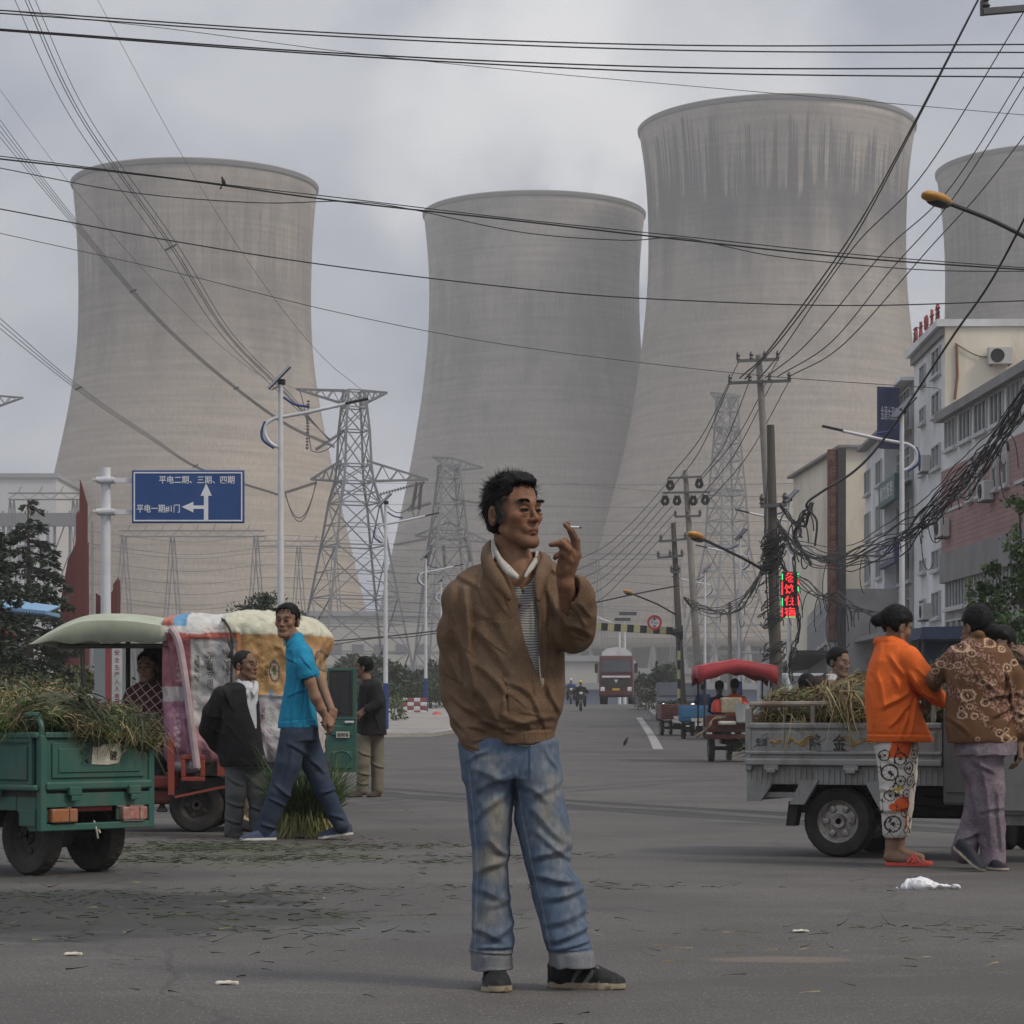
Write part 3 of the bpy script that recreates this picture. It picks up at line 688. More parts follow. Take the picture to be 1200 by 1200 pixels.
for u,v in ((785,564),(819,562),(779,582),(793,582),(812,582),(826,581)):
    b=MB(); y_=Vector((0,.2,0))
    for s in (-1,1):insulator(b,P(u+s*1,v,108)-y_,P(u+s*3.5,v+6,108)-y_,.09,6); insulator(b,P(u+s*3.5,v+6,108)-y_,P(u+s*.6,v+10,108)-y_,.09,5)
    b.build('insulator',CERAM,pz,world=True)
pole('utility_pole',801,789,613,100,.17,.1,PW,'shorter dark pole carrying the striped height bar',[(772,635,805,632,2),(770,654,800,652,3),(786,671,796,671,2)])
pole('utility_pole',855,855,706,120,.12,.08,PC,'thin short pole standing behind the red canopy tricycle',[(852,712,858,712,1)])
SOD=mat('lamp_amber',(.42,.21,.035),.45,.15)
def arm_lamp(pts,D,label,yaw,col=SOD,s=1.0):
    p=[P(u,v,D+d) for u,v,d in pts]; t=thing('road_lamp',label,'street lamp',p[0]); q=[a-p[0] for a in p]
    MB().tube(spline(q,8),.035*s,8).build('arm',DARK,t,smooth=True)
    d=(q[-1]-q[-2]).normalized(); e=q[-1]; Mx=Matrix.Translation(e) @ d.to_track_quat('X','Z').to_matrix().to_4x4()
    MB().lathe([(.03,0),(.10,.12),(.15,.35),(.12,.62),(.04,.72)],14,M=Mx @ Matrix.Rotation(R(90),4,'Y') @ Matrix.Scale(.6,4,(1,0,0)) @ Matrix.Scale(s,4)).build('lamp_housing',col,t,smooth='full')
    MB().lathe([(.03,.12),(.1,.15),(.12,.35),(.1,.5),(.03,.55)],14,M=Mx @ Matrix.Translation((0,0,-.055*s)) @ Matrix.Rotation(R(90),4,'Y') @ Matrix.Scale(.5,4,(1,0,0)) @ Matrix.Scale(s,4)).build('diffuser',DARK,t,smooth='full')
arm_lamp([(898,670,0),(870,654,-1),(824,632,-3)],58,'amber headed lamp on a long arm from the dark cable pole',0)
arm_lamp([(793,721,0),(770,708,-1),(741,696,-3)],100,'amber headed lamp on a long arm above the striped height bar',0)
arm_lamp([(1218,288,0),(1200,277,0),(1160,257,-.5),(1114,239,-1)],24,'amber headed lamp reaching in from the right edge of the picture',0,s=.62)

# height limit bar with its round sign
t=thing('height_bar','black and yellow striped height limit bar across the road','height barrier',P(798,741,100)); t0=t.location.copy()
YB=mat('bar_yellow',(.38,.36,.2),.7,.1); NB_=mat('bar_black',(.02,.02,.025),.7,.1)
a=P(697,734,100)-t0; b_=P(796,740,100)-t0
for i in range(13):
    MB().bar(a.lerp(b_,i/13),a.lerp(b_,(i+.96)/13),.26,.3).build('stripe_segment',NB_ if i % 2 else YB,t)
MB().tube([P(788,741,99.9)-t0,P(800,741,99.9)-t0],[.12,.3],8).build('bracket',NB_,t)
WS=mat('sign_white',(.6,.6,.6),.5,.1); RS=mat('sign_red',(.42,.03,.03),.5,.1)
t=thing('round_sign','round white height limit sign with a red ring on the striped bar','road sign',P(767,729.5,99.6)); Mf=Matrix.Rotation(R(90),4,'X')
MB().lathe([(.02,-.02),(.30,-.02),(.30,.02),(.02,.02)],24,M=Mf).build('plate',WS,t); MB().lathe([(.21,.021),(.30,.021),(.30,.04),(.21,.04),(.21,.021)],24,M=Mf,cap=False).build('ring',RS,t)
text('lettering','4.5m',.2,NB_,t,facing((0,-.03,0),(1,0,0),(0,-1,0)),fit=(.3,.14))
MB().prism([(-.1,.12),(.1,.12),(0,.19)],-.04,-.02).prism([(-.1,-.12),(.1,-.12),(0,-.19)],-.04,-.02).build('triangle_mark',NB_,t)
for vv in (745,760,775,790):pass
t=thing('striped_pipe','black and yellow striped guard pipe on the front of the height bar pole','guard pipe',gp(799,99)); 
for i in range(8):
    MB().tube([(-.12,-.05,.3+i*.38),(-.12,-.05,.3+(i+1)*.38-.01)],.06,8).build('stripe_segment',NB_ if i % 2 else YB,t)

# ================================================================== blue road sign
t=thing('road_sign','blue direction sign with white arrows on a white steel post','road sign',gp(124,38)); o0=t.location.copy(); D=38
MB().tube([(0,0,0),P(124,548,D)-o0],[.085,.075],16).build('post',LW,t,smooth=True)
for v in (563,600):
    z=(P(124,v,D)-o0).z
    b=MB(); b.rbox((0,0,z),(.28,.24,.09),.02); b.rbox((-.02,-.1,z),(.34,.05,.05),.01)
    for s in (-.13,.13):b.tube([(s,-.2,z),(s,-.1,z)],.025,6)
    b.build('clamp',LW,t)
    MB().bar((.05,-.05,z),((157-124)/F*D+.1,-.05,z-.01),.06,.07).build('bracket',LW,t)
BS=mat('sign_blue',(.014,.055,.19),.45,.12,3,dirt=(.03,.07,.18),damt=.5); WT=mat('sign_letter',(.62,.64,.66),.5,.08)
p00=P(156,614,D)-o0; p11=P(287.5,552,D)-o0; cx=(p00.x+p11.x)/2; cz=(p00.z+p11.z)/2; W_=p11.x-p00.x; H_=p11.z-p00.z; y=-.12
MB().rbox((cx,y,cz),(W_,.04,H_),.012).build('panel',BS,t)
def sp(u,v):q=P(u,v,D)-o0; return (q.x,q.z)
b=MB(); e=.022
for (x0,x1,z0,z1) in ((p00.x+.03,p11.x-.03,p11.z-.05,p11.z-.03),(p00.x+.03,p11.x-.03,p00.z+.03,p00.z+.05),(p00.x+.03,p00.x+.05,p00.z+.05,p11.z-.05),(p11.x-.05,p11.x-.03,p00.z+.05,p11.z-.05)):
    b.bbox(x0,x1,y-.026,y-.018,z0,z1)
b.build('border',WT,t)
b=MB(); b.prism([sp(240.3,611),sp(245.3,611),sp(245.3,582),sp(249.5,582),sp(243,567.5),sp(236.5,582),sp(240.3,582)],y-.027,y-.02); b.build('arrow',WT,t)
b=MB(); b.prism([sp(240.2,593.3),sp(240.2,597.3),sp(228,597.3),sp(228,601.5),sp(214.5,595),sp(228,589),sp(228,593.3)],y-.027,y-.02); b.build('arrow',WT,t)
c1=sp(232,563.3); text('lettering','平电二期、三期、四期',.1,WT,t,facing((c1[0],y-.024,c1[1]),(1,0,0),(0,-1,0)),fit=(88/F*D,9.2/F*D),bold=.001)
c1=sp(187,596.8); text('lettering','平电一期#1门',.1,WT,t,facing((c1[0],y-.024,c1[1]),(1,0,0),(0,-1,0)),fit=(50/F*D,9.8/F*D),bold=.001)

# ================================================================== wires
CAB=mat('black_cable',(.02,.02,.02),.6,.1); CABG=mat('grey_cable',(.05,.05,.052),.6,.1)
def cable(pts,r_px,label,group=None,m=None,birds=None,name='overhead_cable',seg=6):
    """pts (u, v, D)"""
    p=[P(q.x,q.y,math.exp(q.z/100)) for q in spline([(q[0],q[1],100*math.log(q[2])) for q in pts],10)]; o0=p[0].copy()
    q=[a-o0 for a in p]; rs=[r_px/F*(o0.y+a.y) for a in q]
    o=MB().tube(q,rs,seg,cap=False).build(name,m or CAB,smooth='full',recalc=False); o.location=o0
    tag(o,label,'overhead cable',group); return o
N=22
g1='paired black cables across the top of the sky'
cable([(-15,11,N),(400,39,N),(800,53,N),(1215,52,N)],.85,'topmost black cable crossing the whole sky',g1)
cable([(-15,14.5,N+.4),(400,43,N+.4),(800,59,N+.4),(1215,61.5,N+.4)],.85,'second black cable from the top, close under the topmost',g1)
cable([(-15,33,N),(400,62.5,N),(800,79,N),(1215,80,N)],.9,'third black cable from the top of the sky',g1)
cable([(-15,34.5,N+.4),(400,65,N+.4),(800,85,N+.4),(1215,90.5,N+.4)],.9,'fourth black cable from the top of the sky',g1)
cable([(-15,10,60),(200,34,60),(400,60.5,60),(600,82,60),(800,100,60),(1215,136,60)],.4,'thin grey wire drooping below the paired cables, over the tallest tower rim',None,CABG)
g2='sagging cables over the tower rims'
cable([(-15,181,20),(262,216,20),(400,232,20),(600,256,20),(800,277,20),(1000,298,20),(1215,315,20)],.6,'thin upper line of the bundle that carries the bird',g2)
cable([(-15,184.5,20.2),(200,209,20.2),(400,236,20.2),(600,258,20.2),(800,281,20.2),(1000,302,20.2),(1215,317,20.2)],1.0,'thick middle line of the bundle that carries the bird',g2)
cable([(-15,194,20.4),(150,225,20.4),(300,237.5,20.4),(400,236,20.4),(470,243,20.4),(610,272,20.4),(730,281.5,20.4),(800,279,20.4),(900,299,20.4),(1000,310,20.4),(1100,317,20.4),(1215,318,20.4)],.6,'lowest line of the bird bundle, looping under the others',g2)
cable([(-15,242,19),(200,282,19),(400,313,19),(640,341,19),(800,352,19),(1000,358,19),(1215,352,19)],.75,'single black cable sagging across the middle of all the towers',None)
cable([(-15,270,50),(200,318,50),(400,367,50),(600,405,50),(870,438,50),(1100,455,50)],.45,'thin cable below the single black one, ending near the tall crossarm pole',None,CABG)
# transmission line bundles of the left sky
g3='transmission conductors of the left sky'
for i,(du,l) in enumerate(((-12,'left'),(0,'centre left'),(4,'centre right'),(12,'right'))):
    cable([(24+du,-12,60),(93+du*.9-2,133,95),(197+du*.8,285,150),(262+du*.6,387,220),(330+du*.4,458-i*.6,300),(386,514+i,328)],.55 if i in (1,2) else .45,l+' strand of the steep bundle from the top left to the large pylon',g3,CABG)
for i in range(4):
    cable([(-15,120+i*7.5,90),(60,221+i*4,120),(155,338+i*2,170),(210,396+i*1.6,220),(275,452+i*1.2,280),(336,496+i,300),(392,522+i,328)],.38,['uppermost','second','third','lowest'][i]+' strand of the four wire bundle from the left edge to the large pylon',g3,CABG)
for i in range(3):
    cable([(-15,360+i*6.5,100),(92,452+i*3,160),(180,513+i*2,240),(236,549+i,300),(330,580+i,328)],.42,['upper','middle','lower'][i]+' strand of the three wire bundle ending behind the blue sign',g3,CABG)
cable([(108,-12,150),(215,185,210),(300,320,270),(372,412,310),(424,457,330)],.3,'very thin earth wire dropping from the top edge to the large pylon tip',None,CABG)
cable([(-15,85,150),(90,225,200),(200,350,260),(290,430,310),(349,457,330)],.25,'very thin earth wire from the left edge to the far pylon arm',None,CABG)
b2=MB()
for (u,v,D,s) in ((200,290,152,6.5),(156,341,172,4),(92,455,160,4),(229,546,290,3),(322,455,290,4),(277,455,280,3)):
    c_=P(u,v,D); kk=s/F*D; b2.bar(c_+Vector((-kk,0,-kk*.5)),c_+Vector((kk,0,kk*.5)),.09*D/150)
o=b2.build('line_spacer',CABG); tag(o,'small spacer bars clipped across the left sky conductors','line spacer')
# lines from the tall crossarm pole up to the right
g4='service lines fanning up from the tall crossarm pole'
fan=[([(867,443,78),(905,405,60),(1000,272,38),(1068,150,28),(1152,-12,20)],1.0,'leftmost'),([(873,444,78),(925,385,60),(1001,278,38),(1069,152,28),(1149,-5,20)],.9,'second from the left'),
       ([(889,444,78),(915,412,66),(1000,290,44),(1086,198,32),(1205,5,20)],.75,'third'),([(897,443,78),(950,398,62),(1036,295,44),(1115,218,32),(1215,60,20)],.7,'fourth'),
       ([(910,442,78),(975,400,60),(1045,315,42),(1120,228,30),(1215,78,20)],.7,'fifth'),([(924,442,78),(990,402,58),(1090,290,38),(1150,224,28),(1215,140,20)],.7,'lowest')]
for pts,r,l in fan:cable(pts,r,l+' line fanning up right from the tall crossarm pole',g4)
cable([(1215,228,20),(1164,325,22),(1118,392,26),(1068,468,32),(1030,522,38),(1000,553,46),(962,577,50),(945,592,52),(957,610,52),(955,640,52)],1.5,'thick wavy black cable dropping from the right edge past the white building',None)
# lines from the tall pole down to the far pole and beyond
for i,(u0,v0,u1,v1) in enumerate(((855,450,785,575),(877,450,819,562),(905,448,812,592),(924,448,826,592),(865,425,782,562),(910,424,822,562))):
    cable([(u0,v0,78),((u0+u1)/2+1,(v0+v1)/2+14,93),(u1,v1,107.5)],.55,['first','second','third','fourth','fifth','sixth'][i]+' line between the tall crossarm pole and the zigzag insulator pole','lines between the two concrete poles',CAB)
for i in range(6):
    v0=566+i*9
    cable([(782+i*2,v0,107),(735,v0+52+i*2,130),(690,v0+84+i*3,150),(600,v0+108+i*3,190),(430,v0+104+i*2,260)],.42,['topmost','second','third','fourth','fifth','lowest'][i]+' line running left from the zigzag insulator pole behind the raised hand','lines running left from the insulator pole',CABG)
cable([(796,686,99),(740,697,99),(690,708,100),(600,728,104),(470,744,110),(380,752,118)],.9,'thick low cable crossing behind the smoker at elbow height',None)
cable([(382,757,118),(440,748,112),(474,747,110),(540,738,108)],.6,'low cable with clamps behind the white lamp post',None)
for i in range(14):
    v=560+i*14+random.uniform(-5,5); s_=random.uniform(-14,14)
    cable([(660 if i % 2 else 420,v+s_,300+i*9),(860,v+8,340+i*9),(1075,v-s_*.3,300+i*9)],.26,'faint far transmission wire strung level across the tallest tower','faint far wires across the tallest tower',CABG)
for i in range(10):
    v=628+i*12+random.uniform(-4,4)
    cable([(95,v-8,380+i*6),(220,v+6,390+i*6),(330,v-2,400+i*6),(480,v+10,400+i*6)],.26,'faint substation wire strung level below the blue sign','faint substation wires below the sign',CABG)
# the tangle of service cables strung along the right pavement
def tangle(name,path,n,rad,spread,label,jit=1.0,loops=0):
    b=MB(); base=spline([P(*q) for q in path],10); o0=base[0].copy()
    for i in range(n):
        ph=[random.uniform(0,6.28) for _ in range(4)]; am=random.uniform(.3,1)*spread; pts=[]
        oy=random.gauss(0,spread); oz=random.gauss(0,spread*.8)
        for j,q in enumerate(base):
            f=j/(len(base)-1); env=.35+math.sin(math.pi*f)
            pts.append(q-o0+Vector((random.gauss(0,.008),oy+am*math.sin(j*.5+ph[0]),(oz*env+am*env*.9*math.sin(j*.33*jit+ph[1])+.3*am*math.sin(j*.9+ph[2])))))
        b.tube(spline(pts,3),random.uniform(.7,1.3)*rad,5,cap=False)
    for i in range(loops):
        q=random.choice(base)-o0; r=random.uniform(.15,.6); c_=q+Vector((0,random.uniform(-.2,.2),-r)); e=random.uniform(.5,1.1)
        b.tube([c_+Vector((r*.45*math.cos(a)*e,0,r*math.sin(a))) for a in [k*.3 for k in range(random.randint(11,20))]],rad*.8,5,cap=False)
    o=b.build(name,CAB,smooth='full',recalc=False); o.location=o0; return tag(o,label,'cable bundle')
tangle('cable_bundle',[(911,612,57),(935,645,56),(985,657,52),(1040,640,46),(1085,605,45),(1130,560,43),(1170,510,41),(1215,440,39)],14,.012,.12,'heavy tangled black cable bundle sweeping from the dark pole to the right edge',1,10)
tangle('cable_bundle',[(1060,628,47),(1110,590,43),(1150,545,41),(1215,470,38)],6,.012,.16,'second thick strand of cables merging into the heavy bundle at the right',1.3,5)
tangle('cable_bundle',[(908,640,57.5),(895,665,65),(870,705,78),(840,716,92),(812,708,99),(802,700,99)],9,.016,.12,'sagging cable bundle between the dark pole and the height bar pole',1,6)
tangle('cable_bundle',[(912,655,57.5),(930,680,57),(965,700,54),(1000,712,50),(1050,735,44)],5,.014,.1,'loose cables drooping below the heavy bundle behind the neon sign',1.6,16)
tangle('cable_bundle',[(914,590,57.5),(932,612,57),(945,596,57),(952,590,56),(945,606,56),(930,625,57),(950,660,56)],4,.02,.06,'coiled cable loops hanging beside the upper part of the dark pole',2,6)
tangle('cable_bundle',[(930,650,56),(932,700,56),(936,745,56),(926,770,56),(928,800,56)],4,.014,.1,'cables dangling to the ground right of the neon sign',2,6)
tangle('cable_bundle',[(905,500,58.4),(897,600,58.3),(898,680,58.2),(903,760,58.2)],2,.014,.06,'cables clipped down the left side of the dark pole',2,0)
# crossarm tip at the top right corner
t=thing('crossarm','steel crossarm end with insulators in the top right corner','crossarm',P(1152,14,20))
MB().bar((0,0,0),P(1225,8,20)-P(1152,14,20),.055,.05).build('beam',ARMM,t)
MB().lathe([(.015,.0),(.04,.03),(.02,.06),(.04,.09),(.02,.12),(.03,.16)],10,M=Matrix.Translation((.02,0,.02))).build('insulator',CERAM,t)
MB().bar((-.008,0,-.03),(-.008,0,.09),.03).build('bracket',ARMM,t)
# bird on the wire
o=MB().lathe([(.004,-.07),(.018,-.05),(.027,0),(.022,.03),(.012,.042),(.016,.055),(.012,.068),(.003,.075)],10,M=Matrix.Rotation(-.35,4,'Y')).tube([(-.02,0,-.04),(-.045,0,-.1)],[.008,.012],5).tube([(.03,0,.06),(.05,0,.055)],[.004,.001],5).build('bird',mat('feather_black',(.015,.015,.018),.7),smooth='full')
o.location=P(262,213,20); o.scale=(.6,.6,.6); tag(o,'small dark bird perched on the sagging cable','bird')
# ================================================================== buildings
WHITE=mat('wall_white',(.62,.63,.63),.85,.1,.6,dirt=(.36,.34,.31),damt=.6,dscale=.35,stretch=(1,1,.5))
CREAM=mat('wall_cream',(.66,.60,.49),.85,.1,.6,dirt=(.4,.33,.25),damt=.7,dscale=.4,stretch=(1,1,.4))
PINK=mat('tile_pink',(.30,.17,.16),.7,.15,1.2,dirt=(.18,.12,.11),damt=.5,dscale=.7)
GREYW=mat('wall_grey',(.30,.29,.28),.85,.15,.8,dirt=(.14,.13,.12),damt=.6,dscale=.5)
GLASS=mat('window_glass',(.035,.04,.045),.12,.3,1.5,spec=.6); FRAME=mat('window_frame',(.42,.42,.41),.5,.1)
SHUT=mat('window_curtain',(.16,.16,.155),.7,.3,2); ROOFG=mat('roof_grey',(.2,.195,.19),.8,.2,1)
REDT=mat('sign_letter_red',(.20,.025,.025),.6,.1); LET=mat('sign_letter_pale',(.55,.56,.58),.6,.1)
def fac(u0,D0,u1,D1):
    """facade frame: s along the wall from near to far, n outwards to the street (left)"""
    a=Vector((xg(u0,D0),D0,gz(D0))); b=Vector((xg(u1,D1),D1,gz(D0))); d=b-a; L=d.length; d.normalize(); n=Vector((-d.y,d.x,0))
    if n.x > 0:n=-n
    return a,d,n,L
def window(parent,a,d,n,s0,s1,z0,z1,cols=2,fr=.06,glass=None,arch=False):
    f=MB(); mid=lambda s,z,o:a+d*s+n*o+Vector((0,0,z))
    def br(s0_,z0_,s1_,z1_,o0,o1,b):
        vs=[mid(s,z,o) for o in (o0,o1) for s,z in ((s0_,z0_),(s1_,z0_),(s1_,z1_),(s0_,z1_))]
        b.add(vs,[(3,2,1,0),(4,5,6,7),(0,1,5,4),(1,2,6,5),(2,3,7,6),(3,0,4,7)])
    br(s0,z0,s1,z0+fr,-.02,.09,f); br(s0,z1-fr,s1,z1,-.02,.09,f)
    for i in range(cols+1):
        s=s0+(s1-s0-fr)*i/cols; br(s,z0+fr,s+fr,z1-fr,-.02,.085,f)
    if z1-z0 > 1.2:br(s0+fr,z0+(z1-z0)*.66,s1-fr,z0+(z1-z0)*.66+.05,-.02,.08,f)
    br(s0-.06,z0-.1,s1+.06,z0-.003,-.02,.16,f)
    w_=f.build('window',FRAME,parent,world=True)
    g=MB(); br(s0+fr*.5,z0+fr*.5,s1-fr*.5,z1-fr*.5,-.02,.03,g); g.build('pane',glass or (SHUT if random.random() < .3 else GLASS),w_,world=True)
    return w_
def wallbox(name,parent,m,a,d,n,L,depth,z0,z1,s0=0.):
    b=MB(); q=[a+d*s0,a+d*(s0+L),a+d*(s0+L)-n*depth,a+d*s0-n*depth]
    b.add([p+Vector((0,0,z)) for z in (z0,z1) for p in q],[(3,2,1,0),(4,5,6,7),(0,1,5,4),(1,2,6,5),(2,3,7,6),(3,0,4,7)])
    return b.build(name,m,parent,world=True)
def slab(name,parent,m,a,d,n,s0,s1,o0,o1,z0,z1):
    b=MB(); vs=[a+d*s+n*o+Vector((0,0,z)) for z in (z0,z1) for s,o in ((s0,o0),(s1,o0),(s1,o1),(s0,o1))]
    b.add(vs,[(3,2,1,0),(4,5,6,7),(0,1,5,4),(1,2,6,5),(2,3,7,6),(3,0,4,7)]); return b.build(name,m,parent,world=True)
ACW=mat('ac_white',(.48,.47,.44),.6,.15,3,dirt=(.25,.22,.18),damt=.5,dscale=3)
def ac_unit(pos,out,label):
    out=Vector(out).normalized(); M_=facing(pos,Vector((0,0,1)).cross(out)*1,out); t=thing('air_conditioner',label,'air conditioner',pos,0,'outdoor air conditioner units'); M_=Matrix.Translation(-Vector(pos)) @ M_
    MB().rbox((0,0,.18),(.85,.6,.32),.02,M=M_).build('casing',ACW,t)
    b=MB(); b.lathe([(.22,.34),(.24,.36),(.24,.34)],20,M=M_ @ Matrix.Translation((-.12,0,0)),cap=False)
    for r in (.06,.11,.16,.21):b.tube([M_ @ Vector((-.12+r*math.cos(a),r*math.sin(a),.352)) for a in [k*.3 for k in range(22)]],.006,4)
    b.build('grille',DARK,t); MB().lathe([(.01,.342),(.22,.342),(.22,.339),(.01,.339)],20,M=M_ @ Matrix.Translation((-.12,0,0))).build('fan_recess',mat('recess_dark',(.05,.05,.05)),t)
    b=MB(); b.bar(M_ @ Vector((-.3,-.33,0)),M_ @ Vector((-.3,-.33,.4)),.04).bar(M_ @ Vector((.3,-.33,0)),M_ @ Vector((.3,-.33,.4)),.04); b.build('bracket',ARMM,t)
    return t
# pink tiled building at the right edge
t=thing('pink_building','three storey building with pink tiled wall and grey parapet at the right edge','building',gp(1230,72)); T1=t
a,d,n,L=fac(1106,84.5,1290,60); d0=d; 
Z=lambda v,D,b_=0.:H+(HV-v)/F*D-gz(60)
a,d,n,L=Vector((xg(1107,84.5),84.5,0)),None,None,None
near=Vector((15.9,52,0)); far=Vector((xg(1107,84.5),84.5,0)); a=near.copy(); d=(far-near).normalized(); L=(far-near).length; n=Vector((-d.y,d.x,0)); n=n if n.x < 0 else-n
zr=11.4; zt1=9.0
ZP=lambda v:H+(HV-v)/F*84.5     # heights read at the far corner
hp_=ZP(485); h3a=ZP(497); h3b=ZP(527); hpk1=ZP(553); hpk0=ZP(650); 
wallbox('wall',t,GREYW,a,d,n,L,12,0,hpk0)
slab('tile_band',t,PINK,a,d,n,0,L,-12,.12,hpk0,ZP(553))
slab('wall',t,WHITE,a,d,n,0,L,-12,.02,ZP(553)+.003,hp_-.3)
slab('parapet',t,ROOFG,a,d,n,-.2,L+.15,-12.2,.35,hp_-.3,hp_)
slab('lintel',t,ROOFG,a,d,n,0,L,0,.18,hpk0-1.0,hpk0-.003)
gl=MB()
for i in range(60):
    s=i*.55; gl
for i in range(14):
    s=L-.35-i*2.25-1.7
    if s < 0:break
    window(t,a,d,n*1,s,s+1.75,ZP(530),ZP(495),3)
for i in range(9):
    s=L-.5-i*3.4-2.9
    if s < 0:break
    if i in (0,3,5):window(t,a,d,n,s,s+2.9,ZP(600),ZP(566),5)
    else:
        for q in (.3,1.7):
            w_=window(t,a+n*.12,d,n,s+q,s+q+.72,ZP(600),ZP(566),1)
            ar=MB(); M_=facing(a+d*(s+q+.36)+n*.15+Vector((0,0,ZP(566))),d,n); ar.lathe([(.01,-.03),(.36,-.03),(.36,.05),(.01,.05)],20,M=M_); ar.build('arch_head',GLASS,t,world=True)
    window(t,a,d,n,s,s+2.95,ZP(715),ZP(675),6)
window(t,a,d,n,L-6.6,L-3.9,ZP(760),ZP(728),3); window(t,a,d,n,L-3.3,L-.5,ZP(760),ZP(728),3)
gv=MB()
for k in range(24):      # joints of the tile cladding
    z=hpk0+.18+k*.16
    if z < ZP(553)-.05:gv.add([a+d*s+n*o+Vector((0,0,zz)) for zz in (z,z+.012) for s,o in ((0,.11),(L,.11),(L,.124),(0,.124))],[(3,2,1,0),(4,5,6,7),(0,1,5,4),(1,2,6,5),(2,3,7,6),(3,0,4,7)])
gv.build('tile_joints',mat('joint_dark',(.15,.09,.09)),t,world=True)
for s,v,l in ((L-1.1,622,'air conditioner on the pink wall next to the white building corner, upper'),(L-7.6,600,'air conditioner on the pink wall near the tree top'),(L-8.2,715,'air conditioner half hidden by the tree crown')):
    ac_unit(a+d*s+n*.13+Vector((0,0,ZP(v))),n,l)
# white four storey building: gable wall facing the street corner
t=thing('white_building','four storey white building with cream gable wall above the pink building','building',gp(1107,88)); a=Vector((xg(1107,87),87,0)); far=Vector((xg(1071,94.5),94.5,0)); d=(far-a).normalized(); L=(far-a).length; n=Vector((-d.y,d.x,0)); n=n if n.x < 0 else-n
ZW=lambda v:H+(HV-v)/F*87.
top=ZW(383)
wallbox('wall',t,WHITE,a,d,n,L,14,0,top)
b=MB(); q0=a+n*0-d*.06; b.add([q0+Vector((0,0,ZW(500))),q0-n*14+Vector((0,0,ZW(500))),q0-n*14+Vector((0,0,top)),q0+Vector((0,0,top)),a+Vector((0,0,ZW(500))),a-n*14+Vector((0,0,ZW(500))),a-n*14+Vector((0,0,top)),a+Vector((0,0,top))],
    [(0,1,2,3),(7,6,5,4),(0,4,5,1),(1,5,6,2),(2,6,7,3),(3,7,4,0)]); b.build('gable_render',CREAM,t,world=True)
slab('cornice',t,WHITE,a,d,n,-.15,L+.2,-14,.3,top,top+.25)
slab('cornice_shade_strip',t,ROOFG,a,d,n,0,L,0,.14,top-.3,top-.003)  # solid grey strip standing in for shade under the cornice
for z0,z1 in ((432,400),(480,452),(543,515),(605,578),(665,640),(722,690)):
    window(t,a,d,n,.8,2.6,ZW(z0),ZW(z1),2)
    window(t,a,d,n,4.4,5.6,ZW(z0-4),ZW(z1+4),2)
b=MB(); pa=a-d*.1-n*(43/F*87*-1*-1)
def gab(u,v,off=.1):q=P(u,v,87); return Vector((q.x,a.y-off-d.y*0+(a.x-q.x)*n.y/n.x*-1*0,q.z))
gd=-n; 
def gpt(u,v,off=.12):       # point on the gable wall under photo pixel
    dirr=Vector(((u-600)/F,1,(HV-v)/F)); o_=Vector((0,0,H)); nn=d; k_=(a-d*off-o_).dot(nn)/dirr.dot(nn); return o_+dirr*k_
ac_unit(gpt(1171,418),-d,'square air conditioner high on the cream gable wall'); ac_unit(a+n*.02+d*3.4+Vector((0,0,ZW(532))),n,'air conditioner on the white building corner above the pink band')
ac_unit(a+n*.02+d*3.2+Vector((0,0,ZW(712))),n,'lowest air conditioner on the white building, behind the cables')
o=MB().tube([q-gpt(1119,402) for q in spline([gpt(1119,402),gpt(1135,412),gpt(1150,418),gpt(1162,418)],8)],.02,5).build('refrigerant_pipe',DARK); o.location=gpt(1119,402); tag(o,'black pipe sagging across the cream gable to the air conditioner','pipe')
o=MB().tube([q-gpt(1121,403) for q in (gpt(1121,403),gpt(1122,440),gpt(1119,468))],.045,6).build('drain_pipe',mat('rust',(.2,.09,.06),.9)); o.location=gpt(1121,403); tag(o,'rusty downpipe on the cream gable wall','pipe')
# roof letters
sg=thing('roof_sign','row of small red characters on the roof edge of the white building','sign',a+d*.5+Vector((0,0,top+.25)))
for i,ch in enumerate('金土地大酒'):
    q=a+d*(.3+i*1.35)+n*.2+Vector((0,0,top+.25+.36)); text('character',ch,.9,REDT,sg,facing(q,-d,n),depth=.05,world=True,fit=(.6,.55))
    MB().bar(q-Vector((0,0,.42)),q-Vector((0,0,.2)),.04).build('stand',ARMM,sg,world=True)
# recessed block with balconies and shop signs
t2=thing('white_block','stepped white block with dark balconies and shop signs, left of the white building','building',gp(1072,96)); a=Vector((xg(1070,94.6),94.6,0)); far=Vector((xg(1014,110),110,0)); d=(far-a).normalized(); L=(far-a).length; n=Vector((-d.y,d.x,0)); n=n if n.x < 0 else-n
ZB=lambda v:H+(HV-v)/F*95
wallbox('wall',t2,GREYW,a,d,n,L*.3,12,0,ZB(447)); wallbox('wall',t2,WHITE,a,d,n,L*.7-.02,12,0,ZB(480),s0=L*.3+.02)
slab('cornice',t2,WHITE,a,d,n,0,L*.3+.2,-12,.5,ZB(447),ZB(443)); slab('cornice',t2,ROOFG,a,d,n,L*.3+.25,L,-12,.4,ZB(480),ZB(476))
for v0,v1 in ((500,452),(560,520),(622,585),(680,645),(750,700)):
    window(t2,a,d,n,.4,L*.3-.3,ZB(v0),ZB(v1),4)
for v0,v1 in ((540,508),(600,565),(660,622),(715,680)):
    for k in range(3):window(t2,a,d,n,L*.3+.6+k*4.1,L*.3+2.4+k*4.1,ZB(v0),ZB(v1),2)
slab('pilaster',t2,WHITE,a,d,n,L*.3-.25,L*.3+.02,-.5,.55,0,ZB(447)-.01)
